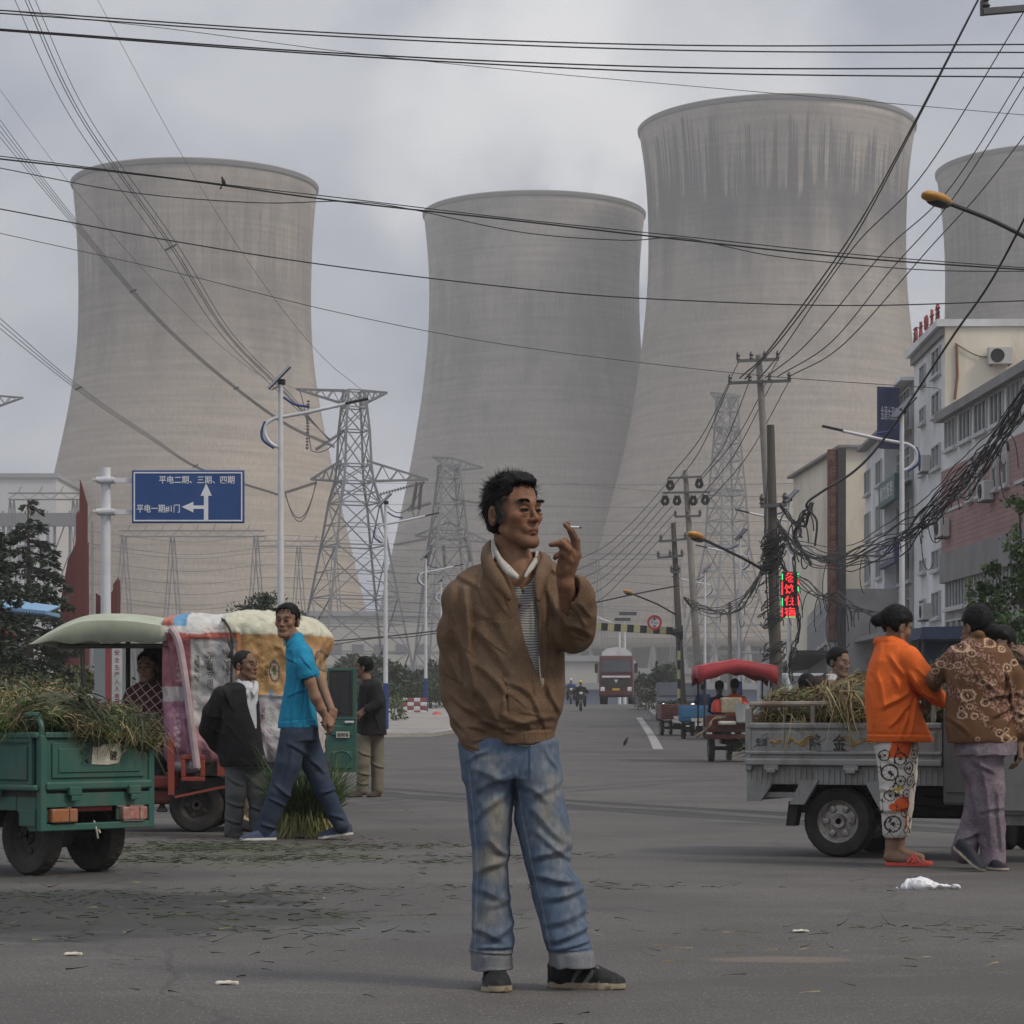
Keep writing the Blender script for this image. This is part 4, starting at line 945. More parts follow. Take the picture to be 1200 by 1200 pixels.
NAVY=mat('sign_navy',(.03,.035,.10),.5,.15,2,dirt=(.08,.08,.12),damt=.5); TEAL=mat('sign_teal',(.035,.08,.075),.5,.15,2); BRN=mat('sign_brown',(.16,.11,.06),.6,.15,2)
def board(uc,vc,w_,h_,D,m,txt,label,vert=False,right=None,out=None,tcol=None,fit=None,name='shop_sign',cat='sign'):
    q=P(uc,vc,D); t=thing(name,label,cat,q); right=right or Vector((1,0,0)); out=out or Vector((0,-1,0)); M_=facing((0,0,0),right,out)
    MB().rbox((0,0,-.06),(w_,h_,.12),.02,M=M_).build('panel',m,t)
    if txt:
        if vert:
            for i,ch in enumerate(txt):text('character',ch,1,tcol or LET,t,M_ @ Matrix.Translation((0,h_*.5-h_*(i+.5)/len(txt),.004)),fit=(w_*.62,h_/len(txt)*.66))
        else:text('lettering',txt,1,tcol or LET,t,M_ @ Matrix.Translation((0,0,.004)),fit=fit or (w_*.8,h_*.55))
    return t
board(1042,484,.9,1.9,90,NAVY,'金源大酒店','dark blue shop sign standing out from the roof edge',vert=False,right=Vector((.93,.37,0)),out=Vector((.37,-.93,0)),fit=(.7,.5))
board(1043,517,.8,.55,90.1,NAVY,None,'small dark blue board under the roof edge sign',right=Vector((.93,.37,0)),out=Vector((.37,-.93,0)))
rd=-d
def fboard(s0,s1,v0,v1,m,txt,label,tcol=None):
    z0,z1=ZB(v0),ZB(v1); q=a+d*(s0+s1)/2+n*.75+Vector((0,0,(z0+z1)/2)); t=thing('shop_sign',label,'sign',q); M_=facing((0,0,0),-d,n)
    MB().rbox((0,0,-.1),(s1-s0,z1-z0,.2),.02,M=M_).build('panel',m,t); text('lettering',txt,1,tcol or LET,t,M_ @ Matrix.Translation((0,0,.004)),fit=((s1-s0)*.8,(z1-z0)*.6)); return t
fboard(-.3,4.6,505,482,BRN,'宾馆旅社','brown shop sign with pale characters, topmost on the balcony bay')
fboard(-.3,4.6,586,556,TEAL,'餐饮服务','teal shop sign with white characters on the middle balcony')
fboard(-.3,4.6,660,632,NAVY,'通讯电器','navy shop sign with white characters on the lowest balcony')
# low annex and far cream gable behind the vertical board
t3=thing('far_building','far cream building behind the tall vertical sign board','building',gp(1004,112)); a=Vector((xg(989,112),112,0)); d=Vector((-.05,1,0)).normalized(); n=Vector((-1,-.05,0)).normalized()
ZF=lambda v:H+(HV-v)/F*112
wallbox('wall',t3,CREAM,a,d,n,14,5,0,ZF(525)); slab('roof',t3,ROOFG,a,d,n,-.3,14.2,-5.3,.3,ZF(525),ZF(522))
t4=thing('low_shop','low grey shop row under the cables with dark awning','building',gp(960,90)); a=Vector((xg(962,118),118,0)); d=Vector((.3,-.953,0)).normalized()
a=Vector((xg(972,96),96,0)); far=Vector((xg(940,130),130,0)); d=(far-a).normalized(); L=(far-a).length; n=Vector((-d.y,d.x,0)); n=n if n.x < 0 else-n
wallbox('wall',t4,GREYW,a,d,n,L,9,0,H+(HV-690)/F*96); slab('awning',t4,mat('awning_dark',(.05,.05,.05),.8),a,d,n,0,L,0,1.3,H+(HV-768)/F*96,H+(HV-762)/F*96)
for k in range(6):window(t4,a,d,n,.8+k*4,3.6+k*4,H+(HV-752)/F*96,H+(HV-705)/F*96,4)
t5=thing('low_shop','ground floor shop front with red post below the white building','building',gp(1060,90)); a=Vector((xg(1108,86),86,0))+Vector((-.3,0,0)); far=Vector((xg(990,108),108,0)); d=(far-a).normalized(); L=(far-a).length; n=Vector((-d.y,d.x,0)); n=n if n.x < 0 else-n
wallbox('wall',t5,GREYW,a,d,n,L,1.2,0,H+(HV-738)/F*86); slab('awning',t5,mat('awning_grey',(.22,.21,.2),.8),a,d,n,0,L,0,1.4,H+(HV-742)/F*86,H+(HV-736)/F*86)
for k in range(6):window(t5,a,d,n,.6+k*3.4,3.5+k*3.4,.5,2.6,3,glass=GLASS)
# vertical sign board and its dark side
t=thing('sign_tower','tall narrow red sign board with golden characters and a dark grey side','sign',gp(981,80)); D=80; k=D/F
q0=P(970,527,D)-t.location; q1=P(981,752,D)-t.location
MB().bbox(q0.x,q1.x,-.15,.15,q1.z,q0.z).build('panel',mat('board_red',(.085,.032,.028),.7,.2,1,dirt=(.2,.14,.1),damt=.6),t)
MB().bbox(q1.x+.003,q1.x+.26,-.2,.6,0,q0.z+.05).build('side_frame',mat('board_dark',(.055,.055,.055),.7,.2),t); MB().bbox(q0.x,q1.x,-.1,.1,0,q1.z-.01).build('plinth',GREYW,t)
GOLD=mat('letter_gold',(.20,.13,.07),.6,.2)
for i,ch in enumerate('平圩金源大酒店住宿餐饮娱乐'):
    text('character',ch,.3,GOLD,t,facing(((q0.x+q1.x)/2,-.155,q0.z+(q1.z-q0.z)*(i+.5)/13),(1,0,0),(0,-1,0)),fit=(.2,.3))
# red led sign
t=thing('neon_sign','lit red character sign with green edge lights hung on the dark pole','neon sign',P(926,697,57)); NK=mat('led_board',(.03,.008,.008),.5,.1)
W2=20/F*57; H2=54/F*57
MB().rbox((0,.04,0),(W2,.08,H2),.01).build('panel',NK,t); LR=mat('led_red',(.4,.02,.02),.5,0,emit=(1,.03,.04),estr=1.5); LG=mat('led_green',(.02,.4,.1),.5,0,emit=(.05,1,.25),estr=.8)
for i,ch in enumerate('餐饮住宿'):text('character',ch,.3,LR,t,facing((0,-.008,H2*(.375-.25*i)),(1,0,0),(0,-1,0)),fit=(W2*.68,H2*.21),bold=.002)
for (x,z0,z1,m) in ((-.46,-.25,-.07,LG),(.46,.36,.48,LG),(.46,0.05,.2,LG),(-.46,.32,.46,LG),(.46,-.1,.03,LR),(-.46,.0,.3,LR),(-.46,-.48,-.28,LR),(.46,-.45,-.12,LR),(.46,.22,.34,LR)):MB().bbox(x*W2-.012,x*W2+.012,-.012,.01,z0*H2,z1*H2).build('light_strip',m,t)
MB().bbox(-W2*.3,W2*.3,-.012,.01,-H2*.495,-H2*.48).build('light_strip',LG,t)
MB().bar((-W2/2-.15,.06,H2*.4),(0,.06,H2*.4),.03).build('bracket',ARMM,t); MB().bar((-W2/2-.15,.06,-H2*.4),(0,.06,-H2*.4),.03).build('bracket',ARMM,t)
# long pale halls of the power station behind the pylons
PALE=mat('hall_pale',(.40,.385,.35),.85,.08,.1); PALE2=mat('hall_grey',(.26,.27,.28),.85,.1,.1)
def hall(u0,u1,D,v,depth,m,label,roof=PALE2,wins=0,vb=None):
    k=D/F; t=thing('industrial_hall',label,'factory hall',gp((u0+u1)/2,D)); w2=(u1-u0)/2*k; h_=H+(HV-v)*k-gz(D)
    MB().bbox(-w2,w2,0,depth,0,h_).build('wall',m,t); MB().bbox(-w2-.5,w2+.5,-.6,depth+.5,h_,h_+1.0).build('roof',roof,t)
    for i in range(wins):
        x=-w2+(i+.5)*2*w2/wins; MB().bbox(x-w2/wins*.55,x+w2/wins*.55,-.08,0,h_*.62,h_*.72).build('window',mat('hall_glass',(.14,.15,.17),.4),t)
    return t
hall(-60,66,560,560,40,mat('hall_white',(.5,.5,.5),.8,.05,.1),'white power station hall at the left edge beyond the spruce',wins=5)
hall(330,560,500,722,30,PALE,'long cream hall behind the feet of the pylons',wins=9)
hall(300,520,440,786,14,PALE2,'grey low plant building behind the hedge')
hall(520,700,430,775,20,PALE,'pale low building left of the tanker truck')
hall(740,830,420,790,20,PALE,'pale low building right of the tanker truck',wins=4)
hall(600,900,390,808,3,mat('blue_fence',(.07,.10,.16),.7,.1),'long low blue hoarding at the end of the road')
# steel silhouette structures left over the white hall
t=thing('pipe_bridge','grey steel pipe bridge on trestles at the left edge in the haze','pipe bridge',gp(40,480)); b=MB(); k=480/F
for i in range(5):
    x=(-40+i*26-40+26)*k; zt=38
    b=MB(); b.bar((x,0,0),(x,0,zt),.5).bar((x+3,0,0),(x+3,0,zt),.5)
    for j in range(5):b.bar((x,0,j*8),(x+3,0,j*8+8),.25)
    b.build('trestle',FST,t)
MB().bbox(-90*k,60*k,-1,1,37,39.5).build('deck',FST,t)
# red flame-like sculpture
t=thing('red_sculpture','dark red steel sculpture of pointed blades behind the spruce','sculpture',gp(100,75)); D=75; RSC=mat('sculpture_red',(.12,.028,.026),.6,.12,.8,dirt=(.1,.03,.03),damt=.5)
def blade(pts,y0,th=.14):
    o0=t.location; MB().prism([((P(u,v,D)-o0).x,(P(u,v,D)-o0).z) for u,v in pts],y0,y0+th).build('blade',RSC,t)
blade([(90,860),(89,605),(91,598),(93,602),(93.5,562),(96,569),(102,590),(102.5,860)],0)
blade([(60,860),(68,700),(76,655),(86,634),(88.5,860)],.5)
blade([(70,860),(74,670),(88,600),(89,860)],1.0)
blade([(103,860),(103,648),(106,636),(106.5,860)],-.4)
blade([(107,860),(107,693),(112,697),(118,698),(126,692),(130,684),(135.5,677),(135.5,860)],.8)
blade([(128,860),(130,684),(135.8,676),(136,860)],.4)
# blue roofed stall at the left edge
t=thing('stall_roof','stall with corrugated light blue roof edge on a thin post at the left edge','stall',gp(12,55)); D=55; o0=t.location
b=MB()
for i in range(26):
    u=-30+i*3.3; v=708+(u+30)*.095; q=P(u,v,D)-o0; b.bbox(q.x,q.x+.045,-.1,1.6,q.z-.08,q.z)
b.build('corrugated_edge',mat('roof_blue',(.16,.30,.45),.5,.1),t); q=P(52,718,D)-o0; b=MB(); b.add([P(-30,707,D)-o0,P(55,717.5,D)-o0,P(55,717.5,D)-o0+Vector((0,1.6,.2)),P(-30,707,D)-o0+Vector((0,1.6,.2))],[(0,1,2,3)]); b.build('roof_sheet',MATS['roof_blue'],t,solid=.03)
q=P(11.5,715,D)-o0; MB().bbox(q.x-.03,q.x+.03,0,.06,0,q.z-.05).build('post',DARK,t)
o=MB().lathe([(.06,-.27),(.2,-.24),(.3,-.12),(.33,0),(.3,.12),(.2,.24),(.06,.27)],20).build('lantern',mat('lantern_red',(.33,.05,.03),.6,.1),smooth='full'); o.location=P(2,742,52); tag(o,'round red paper lantern with a gold star at the left edge','lantern')
st=MB(); st.prism([(.11*(1 if i % 2 == 0 else .42)*math.sin(i*math.pi/5),.11*(1 if i % 2 == 0 else .42)*math.cos(i*math.pi/5)) for i in range(10)],-.345,-.315); st.build('star',mat('star_gold',(.5,.3,.05),.5,.1),o)
# ================================================================== vegetation
def leafmat(name,c1,c2,rough=.6):return mat(name,c1,rough,.35,2.5,col2=c2,spec=.3)
NEED=leafmat('spruce_needles',(.018,.032,.020),(.035,.052,.03)); LEAF=leafmat('leaf_green',(.035,.07,.018),(.07,.115,.035)); HEDGE=leafmat('hedge_leaf',(.025,.042,.018),(.045,.065,.03))
BARK=mat('bark',(.08,.065,.05),.9,.25,4,bump=.4)
def quads_mesh(name,cs,dirs,size,asp,m,parent=None,jitter=.5,seed=1):
    """many leaf faces: centres cs (n,3), directions dirs (n,3)"""
    rg=np.random.default_rng(seed); n=len(cs); dirs=dirs/(np.linalg.norm(dirs,axis=1)[:,None]+1e-9); rnd=rg.normal(size=(n,3)); s=np.cross(dirs,rnd); s /= np.linalg.norm(s,axis=1)[:,None]+1e-9
    sz=size*(1+jitter*rg.uniform(-1,1,n))[:,None]; a=dirs*sz; b=s*sz*asp
    V=np.stack([cs,cs+a*.5+b,cs+a,cs+a*.5-b],1).reshape(-1,3)
    me=bpy.data.meshes.new(name); me.vertices.add(len(V)); me.vertices.foreach_set('co',V.astype(np.float32).ravel()); me.loops.add(4*n); me.loops.foreach_set('vertex_index',np.arange(4*n,dtype=np.int32))
    me.polygons.add(n); me.polygons.foreach_set('loop_start',np.arange(0,4*n,4,dtype=np.int32)); me.update(calc_edges=True); return link(name,me,m,parent)
def spruce(u,D,vt,wpx,label,seed):
    k=D/F; rg=np.random.default_rng(seed); t=thing('spruce_tree',label,'conifer tree',gp(u,D)); h=H+(HV-vt)*k-gz(D); w_=wpx*k
    MB().tube([(0,0,0),(.03,0,h*.5),(0,0,h*.98)],[.16,.09,.015],10).build('trunk',BARK,t,smooth=True)
    bs=MB(); cs=[]; ds=[]
    nl=24
    for i in range(nl):
        f=i/(nl-1); r=w_*(1-f) ** .72*rg.uniform(.7,1.15)+.12; nb=int(4+7*(1-f))
        for j in range(nb):
            z=h*(.10+.87*f+rg.uniform(-.03,.03)); a=rg.uniform(0,6.28); rr_=r*rg.uniform(.5,1.15); droop=rg.uniform(.3,.55)*rr_
            pts=[Vector((math.cos(a)*rr_*q,math.sin(a)*rr_*q,z+rr_*.12*q-droop*q*q+.09*rr_*max(0,q-.8)*5)) for q in (0,.3,.6,.85,1)]
            bs.tube(pts,[.03,.022,.014,.008,.003],4)
            n=int(60*rr_+12)
            for _ in range(n):
                q=rg.uniform(.12,1) ** .8; idx=min(int(q*4),3); p=pts[idx].lerp(pts[idx+1],q*4-idx); sd=1 if rg.random() < .5 else-1
                side=Vector((-math.sin(a),math.cos(a),0))*sd; L_=rr_*.34*(1.1-q)+.1; tw=rg.uniform(0,L_); p2=p+side*tw+Vector((math.cos(a),math.sin(a),0))*tw*.5+Vector((0,0,-tw*rg.uniform(.1,.8)))
                for _ in range(3):
                    d_=side*rg.uniform(.2,1)+Vector((math.cos(a),math.sin(a),0))*rg.uniform(.2,1)+Vector((0,0,rg.uniform(-.7,.35))); cs.append(p2); ds.append(d_)
    bs.build('branches',BARK,t); quads_mesh('crown',A([c[:] for c in cs]),A([d_[:] for d_ in ds]),.13,.16,NEED,t,seed=seed)
    return t
spruce(33,62,583,92,'dark green spruce with drooping layered branches at the left edge',3)
spruce(-22,50,545,78,'second spruce cut off by the left edge, nearer and taller',5)
def flat_pine(u,D,vt):
    k=D/F; rg=np.random.default_rng(12); t=thing('flat_topped_pine','small flat topped pine showing above the wrapped load','conifer tree',gp(u,D)); h=H+(HV-vt)*k-gz(D)
    MB().tube([(0,0,0),(.05,0,h*.9)],[.12,.05],8).build('trunk',BARK,t); cs=[]
    for (x,z,rx,rz_) in ((0,h-.05,.35,.07),(-.25,h-.28,.55,.07),(.3,h-.42,.5,.08),(-.1,h-.62,.8,.1),(0,h-.95,1.0,.15)):
        n=700; q=rg.normal(size=(n,3))*A([rx*.5,rx*.5,rz_])+A([x,0,z]); cs.append(q)
    cs=np.concatenate(cs); quads_mesh('crown',cs,rg.normal(size=(len(cs),3))+A([0,0,.5]),.09,.2,NEED,t)
flat_pine(311,60,701)
def broadleaf(name,pos,blobs,label,m,lsize,n,seed,trunk_h,cat='tree'):
    rg=np.random.default_rng(seed); t=thing(name,label,cat,pos); b=MB(); b.tube([(0,0,0),(.05,.02,trunk_h*.5),(0,0,trunk_h)],[.14,.11,.08],9)
    cs=[]; ds=[]
    for (x,y,z,r) in blobs:
        b.tube([(0,0,trunk_h*.7),(x*.5,y*.5,(z+trunk_h*.7)*.5+.1),(x,y,z)],[.06,.04,.012],6)
        for c_ in range(int(10+r*14)):     # sprays of leaves at twig ends
            d_=rg.normal(size=3); d_ /= np.linalg.norm(d_); c0=A([x,y,z])+d_*r*rg.uniform(.35,1.1)*A([1,1,.85]); k_=int(n*r); q=c0+rg.normal(size=(k_,3))*r*.16; cs.append(q); ds.append(d_*.7+rg.normal(size=(k_,3))*.8+A([0,0,.1]))
    b.build('trunk',BARK,t,smooth=True); quads_mesh('crown',np.concatenate(cs),np.concatenate(ds),lsize,.32,m,t,seed=seed); return t
D=42; bl=[]
for u,v,r in ((1178,700,24),(1160,705,20),(1195,670,26),(1200,640,24),(1212,610,26),(1150,690,12),(1175,740,26),(1205,740,34),(1196,590,14),(1225,660,40),(1215,570,16),(1168,665,12),(1190,780,20)):
    q=P(u,v,D)-gp(1205,D); bl.append((q.x,random.uniform(-.3,.4),q.z,r/F*D))
broadleaf('street_tree',gp(1205,D),bl,'leafy green tree at the right edge in front of the pink building',LEAF,.075,110,4,1.5)
def hedge(u0,u1,D,vt,label,depth=2.0,m=None,name='hedge'):
    k=D/F; rg=np.random.default_rng(int(u0)+500); w_=(u1-u0)*k; h=max(H+(HV-vt)*k-gz(D),.3); t=thing(name,label,'hedge',gp((u0+u1)/2,D)); n=int(w_*h*260+w_*depth*150)
    q=rg.uniform(-.5,.5,(n,3))*A([w_,depth,0]); q[:,2]=h*rg.uniform(0,1,n) ** .6; q += rg.normal(size=(n,3))*.06; q[:,2] += .1*np.sin(q[:,0]*2.3)*(q[:,2] > h*.7)
    quads_mesh('foliage',q,rg.normal(size=(n,3)),.13,.35,m or HEDGE,t); b=MB()
    for i in range(int(w_*1.5)+2):x=rg.uniform(-.5,.5)*w_; b.tube([(x,0,0),(x+rg.uniform(-.2,.2),0,h*.8)],[.03,.01],5)
    b.build('stems',BARK,t); return t
hedge(452,520,130,800,'dark clipped hedge left of the smoker behind the striped blocks')
hedge(386,452,112,806,'dark hedge behind the man in the black jacket')
hedge(458,474,100,817,'low pale green shrub at the foot of the blue based lamp',1.5,leafmat('shrub_pale',(.06,.085,.03),(.09,.12,.05)))
hedge(744,800,128,804,'scrubby roadside bushes right of the tanker truck',3.0,leafmat('scrub',(.07,.075,.045),(.11,.11,.07)))
hedge(520,640,150,800,'low hedge line continuing behind the smoker')
hedge(-20,150,47,793,'low yellowish green planting below the spruce trees',3.0,leafmat('shrub_mid',(.04,.055,.02),(.075,.085,.03)))
rg=np.random.default_rng(77)
def bigcrown(u0,u1,D,v,label,seed):
    k=D/F; bl=[]; rg=np.random.default_rng(seed); o0=gp((u0+u1)/2,D); h=H+(HV-v)*k-gz(D)
    for i in range(7):bl.append(((rg.uniform(-.5,.5))*(u1-u0)*k*.8,rg.uniform(-1,1),h*rg.uniform(.45,.85),h*.28))
    return broadleaf('far_tree',o0,bl,label,HEDGE,.32,26,seed,h*.4)
bigcrown(455,500,170,786,'hazy round tree behind the hedge and the second lamp',31); bigcrown(400,450,190,770,'hazy tree behind the black jacketed man',32); bigcrown(490,530,200,780,'hazy tree between the lamp posts near the brown jacket',33)
bigcrown(748,790,190,782,'hazy tree right of the tanker truck',34); bigcrown(1080,1140,66,770,'shaded tree behind the navy stall',35)
# grassy clumps: bundles of green garlic on the road, loads, litter
def blades(name,roots,dirs,ln,wd,m,parent=None,seed=1,droop=.5,seg=4,label=None,cat=None,kind=None,loc=None):
    """long thin leaves: each a bent strip"""
    rg=np.random.default_rng(seed); n=len(roots); d=dirs/(np.linalg.norm(dirs,axis=1)[:,None]+1e-9); L_=ln*rg.uniform(.55,1.25,n)[:,None]
    side=np.cross(d,rg.normal(size=(n,3))); side /= np.linalg.norm(side,axis=1)[:,None]+1e-9; w_=wd*rg.uniform(.6,1.3,n)[:,None]; bend=rg.normal(size=(n,3))*.25; V=[]
    for i in range(seg+1):
        f=i/seg; c_=roots+d*L_*f+bend*L_*f*f-A([0,0,1])*(droop*L_*f*f); q=w_*(1-f*.85); V += [c_-side*q,c_+side*q]
    V=np.stack(V,1); m_=2*(seg+1); base=np.arange(n)[:,None]*m_; fs=np.concatenate([base+A([2*i,2*i+1,2*i+3,2*i+2]).astype(int) for i in range(seg)],1).reshape(-1,4)
    me=bpy.data.meshes.new(name); V=V.reshape(-1,3); me.vertices.add(len(V)); me.vertices.foreach_set('co',V.astype(np.float32).ravel()); me.loops.add(fs.size); me.loops.foreach_set('vertex_index',fs.ravel().astype(np.int32))
    me.polygons.add(len(fs)); me.polygons.foreach_set('loop_start',np.arange(0,fs.size,4,dtype=np.int32)); me.polygons.foreach_set('use_smooth',np.ones(len(fs),bool)); me.update(calc_edges=True)
    o=link(name,me,m,parent)
    if loc is not None:o.location=loc
    return tag(o,label,cat,None,kind) if label or kind else o
GRN=leafmat('garlic_green',(.035,.065,.02),(.085,.13,.035),.5); DRY=leafmat('garlic_dry',(.13,.10,.05),(.24,.185,.095),.7); DKG=leafmat('garlic_dark',(.02,.03,.012),(.05,.062,.025),.6); YEL=leafmat('garlic_yellow',(.16,.17,.05),(.26,.25,.09),.5)
def debris(name,cx,cy,rx,ry,n,m,ln,seed,label):
    rg=np.random.default_rng(seed); q=rg.normal(size=(n,2))*.5; cl=rg.integers(0,14,n); cc=rg.normal(size=(14,2))*.55; q=np.where(rg.random(n)[:,None] < .7,q*A([.35,.12])*1.3+cc[cl],q)
    y=cy+q[:,1]*ry; x=cx+q[:,0]*rx; r_=np.stack([x,y,np.full(n,.006)+rg.random(n)*.012],1); a=rg.normal(0,.35,n)+np.where(rg.random(n) < .5,0,math.pi); d=np.stack([np.cos(a),np.sin(a),rg.uniform(-.02,.06,n)],1)
    return blades(name,r_,d,ln,.0026,m,None,seed,.03,3,label,None,'stuff')
debris('leaf_litter',-2.0,16.6,1.4,2.2,1500,DKG,.10,41,'trampled dark green leaf scraps on the road by the green tricycle')
debris('leaf_litter',-2.1,11.5,2.0,2.0,1100,DKG,.07,42,'trampled dark green leaf scraps in the damp patch')
debris('leaf_litter',-1.9,11.6,2.0,1.8,60,YEL,.05,43,'yellowing leaf bits scattered in the damp patch')
debris('leaf_litter',2.55,10.1,1.2,.35,260,DKG,.07,44,'dark leaf scraps strung along the right foreground')
debris('leaf_litter',1.1,9.4,1.6,1.0,50,DRY,.06,45,'sparse brown straw in the foreground right of the smoker')
debris('leaf_litter',-1.0,9.9,1.5,1.6,70,DKG,.06,46,'sparse dark scraps left of the smoker')
rg=np.random.default_rng(9)
n=1500; a=rg.uniform(0,6.28,n); r_=.16*np.sqrt(rg.random(n)); o0=Vector((xg(358,18.6),18.7,0)); t=thing('garlic_bundle','upright bundles of green garlic leaves on the road behind the blue shirt man','vegetable bundle',o0)
roots=np.stack([r_*np.cos(a)*1.3,r_*np.sin(a),rg.uniform(0,.06,n)],1); blades('leaves',roots+A([0,0,.12]),np.stack([np.cos(a)*.35,np.sin(a)*.35,np.ones(n)],1),.42,.006,GRN,t,3,.25)
n=900; a=rg.uniform(0,6.28,n); r_=.2*np.sqrt(rg.random(n)); roots=np.stack([r_*np.cos(a)*1.25,r_*np.sin(a),rg.uniform(.12,.22,n)],1); blades('stalks',roots,np.stack([np.cos(a)*.3,np.sin(a)*.3,-np.ones(n)],1),.16,.006,YEL,t,4,.1)
# ================================================================== vehicles
TYRE=mat('tyre_rubber',(.022,.021,.02),.85,.25,8,dirt=(.07,.062,.05),damt=.6,dscale=5); HUB=mat('wheel_steel',(.34,.32,.29),.45,.3,10,metal=.4,dirt=(.07,.05,.035),damt=.9,dscale=14)
CHAS=mat('chassis_black',(.025,.024,.023),.75,.3,4,dirt=(.07,.055,.04),damt=.5,dscale=4)
GREEN=mat('paint_green',(.026,.098,.074),.5,.2,5,dirt=(.075,.075,.055),damt=.75,dscale=5,stretch=(1,1,.45))
GREY=mat('paint_grey',(.25,.255,.245),.5,.14,5,dirt=(.11,.09,.07),damt=.8,dscale=5,stretch=(1,1,.45))
MAROON=mat('paint_maroon',(.085,.016,.016),.5,.25,5,dirt=(.09,.06,.05),damt=.6,dscale=4)
def wheel(parent,c,r,w_,spokes=5,axis=(0,1,0),hub=None):
    q=Vector(axis).normalized().to_track_quat('Z','Y').to_matrix().to_4x4(); M_=Matrix.Translation(c) @ q
    h=w_/2; wl=bpy.data.objects.new('wheel',None); C.objects.link(wl); wl.parent=parent; wl.matrix_basis=Matrix.Translation(c); M_=q
    b=MB(); b.lathe([(r*.6,-h*.8),(r*.72,-h),(r*.93,-h*.9),(r,-h*.55),(r,h*.55),(r*.93,h*.9),(r*.72,h),(r*.6,h*.8),(r*.58,0),(r*.6,-h*.8)],48,M=M_,cap=False)
    for i in range(48):
        a=i*math.pi/24; p=M_ @ Vector((r*math.cos(a),r*math.sin(a),(h*.35)*(1 if i % 2 else-1))); t_=M_.to_3x3() @ Vector((-math.sin(a),math.cos(a),0)); o_=M_.to_3x3() @ Vector((0,0,1)); b.bar(p-o_*h*.3-t_*0,p+o_*h*.3,.010,.004)
    b.build('tyre',TYRE,wl,smooth=True)
    b=MB()
    for s in (1,-1):b.lathe([(.02,s*h*.55),(r*.18,s*h*.6),(r*.22,s*h*.3),(r*.45,s*h*.15),(r*.52,s*h*.5),(r*.60,s*h*.72),(r*.61,s*h*.5),(r*.55,s*h*.1)],40,M=M_,cap=False)
    for i in range(spokes):
        for s in (1,-1):
            a=2*math.pi*i/spokes; b.rbox((0,0,0),(r*.2,r*.17,h*.3),.01,M=M_ @ Matrix.Rotation(a,4,'Z') @ Matrix.Translation((r*.38,0,s*h*.3)))
    b.build('rim',hub or HUB,wl,smooth=True)
    b=MB()
    for i in range(5):
        a=2*math.pi*(i+.5)/5; b.tube([M_ @ Vector((r*.12*math.cos(a),r*.12*math.sin(a),s*h*.55)) for s in (1,1.25)],.008,6)
    b.build('hub_nut',CHAS,wl); return wl
def heap(t,blobs,n,mats,seed,ln=.16,wd=.005,name='sprouts',clump=.09,droop=.6,up=.2,base=None,yup=None):
    """piled stalks: a lumpy dark core and clumps of coherent blades on its surface. blobs (x, y, z, rx, ry, rz)"""
    rg=np.random.default_rng(seed); fs=[el(b_[:3],b_[3:]) for b_ in blobs]; f=un(fs,.06); lo=A([min(b_[i]-b_[i+3] for b_ in blobs)-.05 for i in range(3)]); hi=A([max(b_[i]+b_[i+3] for b_ in blobs)+.05 for i in range(3)])
    g=lambda p:f(p)-.02*vnoise(p,14)-.012*vnoise(p,35)
    sdf_mesh('pile_core',g,lo,hi,.025,base or DKG,t,world=False)
    tot=0; R_={i:[] for i in range(len(mats))}; D_={i:[] for i in range(len(mats))}
    wts=A([b_[3]*b_[4]+b_[4]*b_[5]+b_[3]*b_[5] for b_ in blobs]); wts /= wts.sum()
    while tot < n:
        b_=blobs[rg.choice(len(blobs),p=wts)]; d=rg.normal(size=3); d /= np.linalg.norm(d)
        if d[2] <-.3:continue
        c_=A(b_[:3])+d*A(b_[3:])*1.0; dr=rg.normal(size=3); dr=dr-d*(dr @ d)*.8+A([0,0,up])+d*.35; dr /= np.linalg.norm(dr); k_=int(rg.integers(14,34)); mi=rg.choice(len(mats),p=[m_[1] for m_ in mats])
        R_[mi].append(c_+rg.normal(size=(k_,3))*clump*.35-dr*ln*.4); D_[mi].append(dr+rg.normal(size=(k_,3))*.28); tot += k_
    for i,(m_,p_,*ex) in enumerate(mats):
        if R_[i]:blades(name,np.concatenate(R_[i]),np.concatenate(D_[i]),ln*(ex[0] if ex else 1),wd*(ex[1] if len(ex) > 1 else 1),m_,t,seed+i,droop)
def panel(b,x0,x1,z0,z1,y,out,th=.03,rec=True):
    """pressed steel side panel at plane y, facing out (+1/-1)"""
    b.bbox(x0,x1,y-th/2,y+th/2,z0,z1)
    if rec:
        f=.028; yo=y+out*(th/2+.007)
        for a0,a1,c0,c1 in ((x0,x1,z1-f,z1),(x0,x1,z0,z0+f),(x0,x0+f,z0+f,z1-f),(x1-f,x1,z0+f,z1-f)):b.bbox(a0,a1,yo-.008,yo+.008,c0,c1)
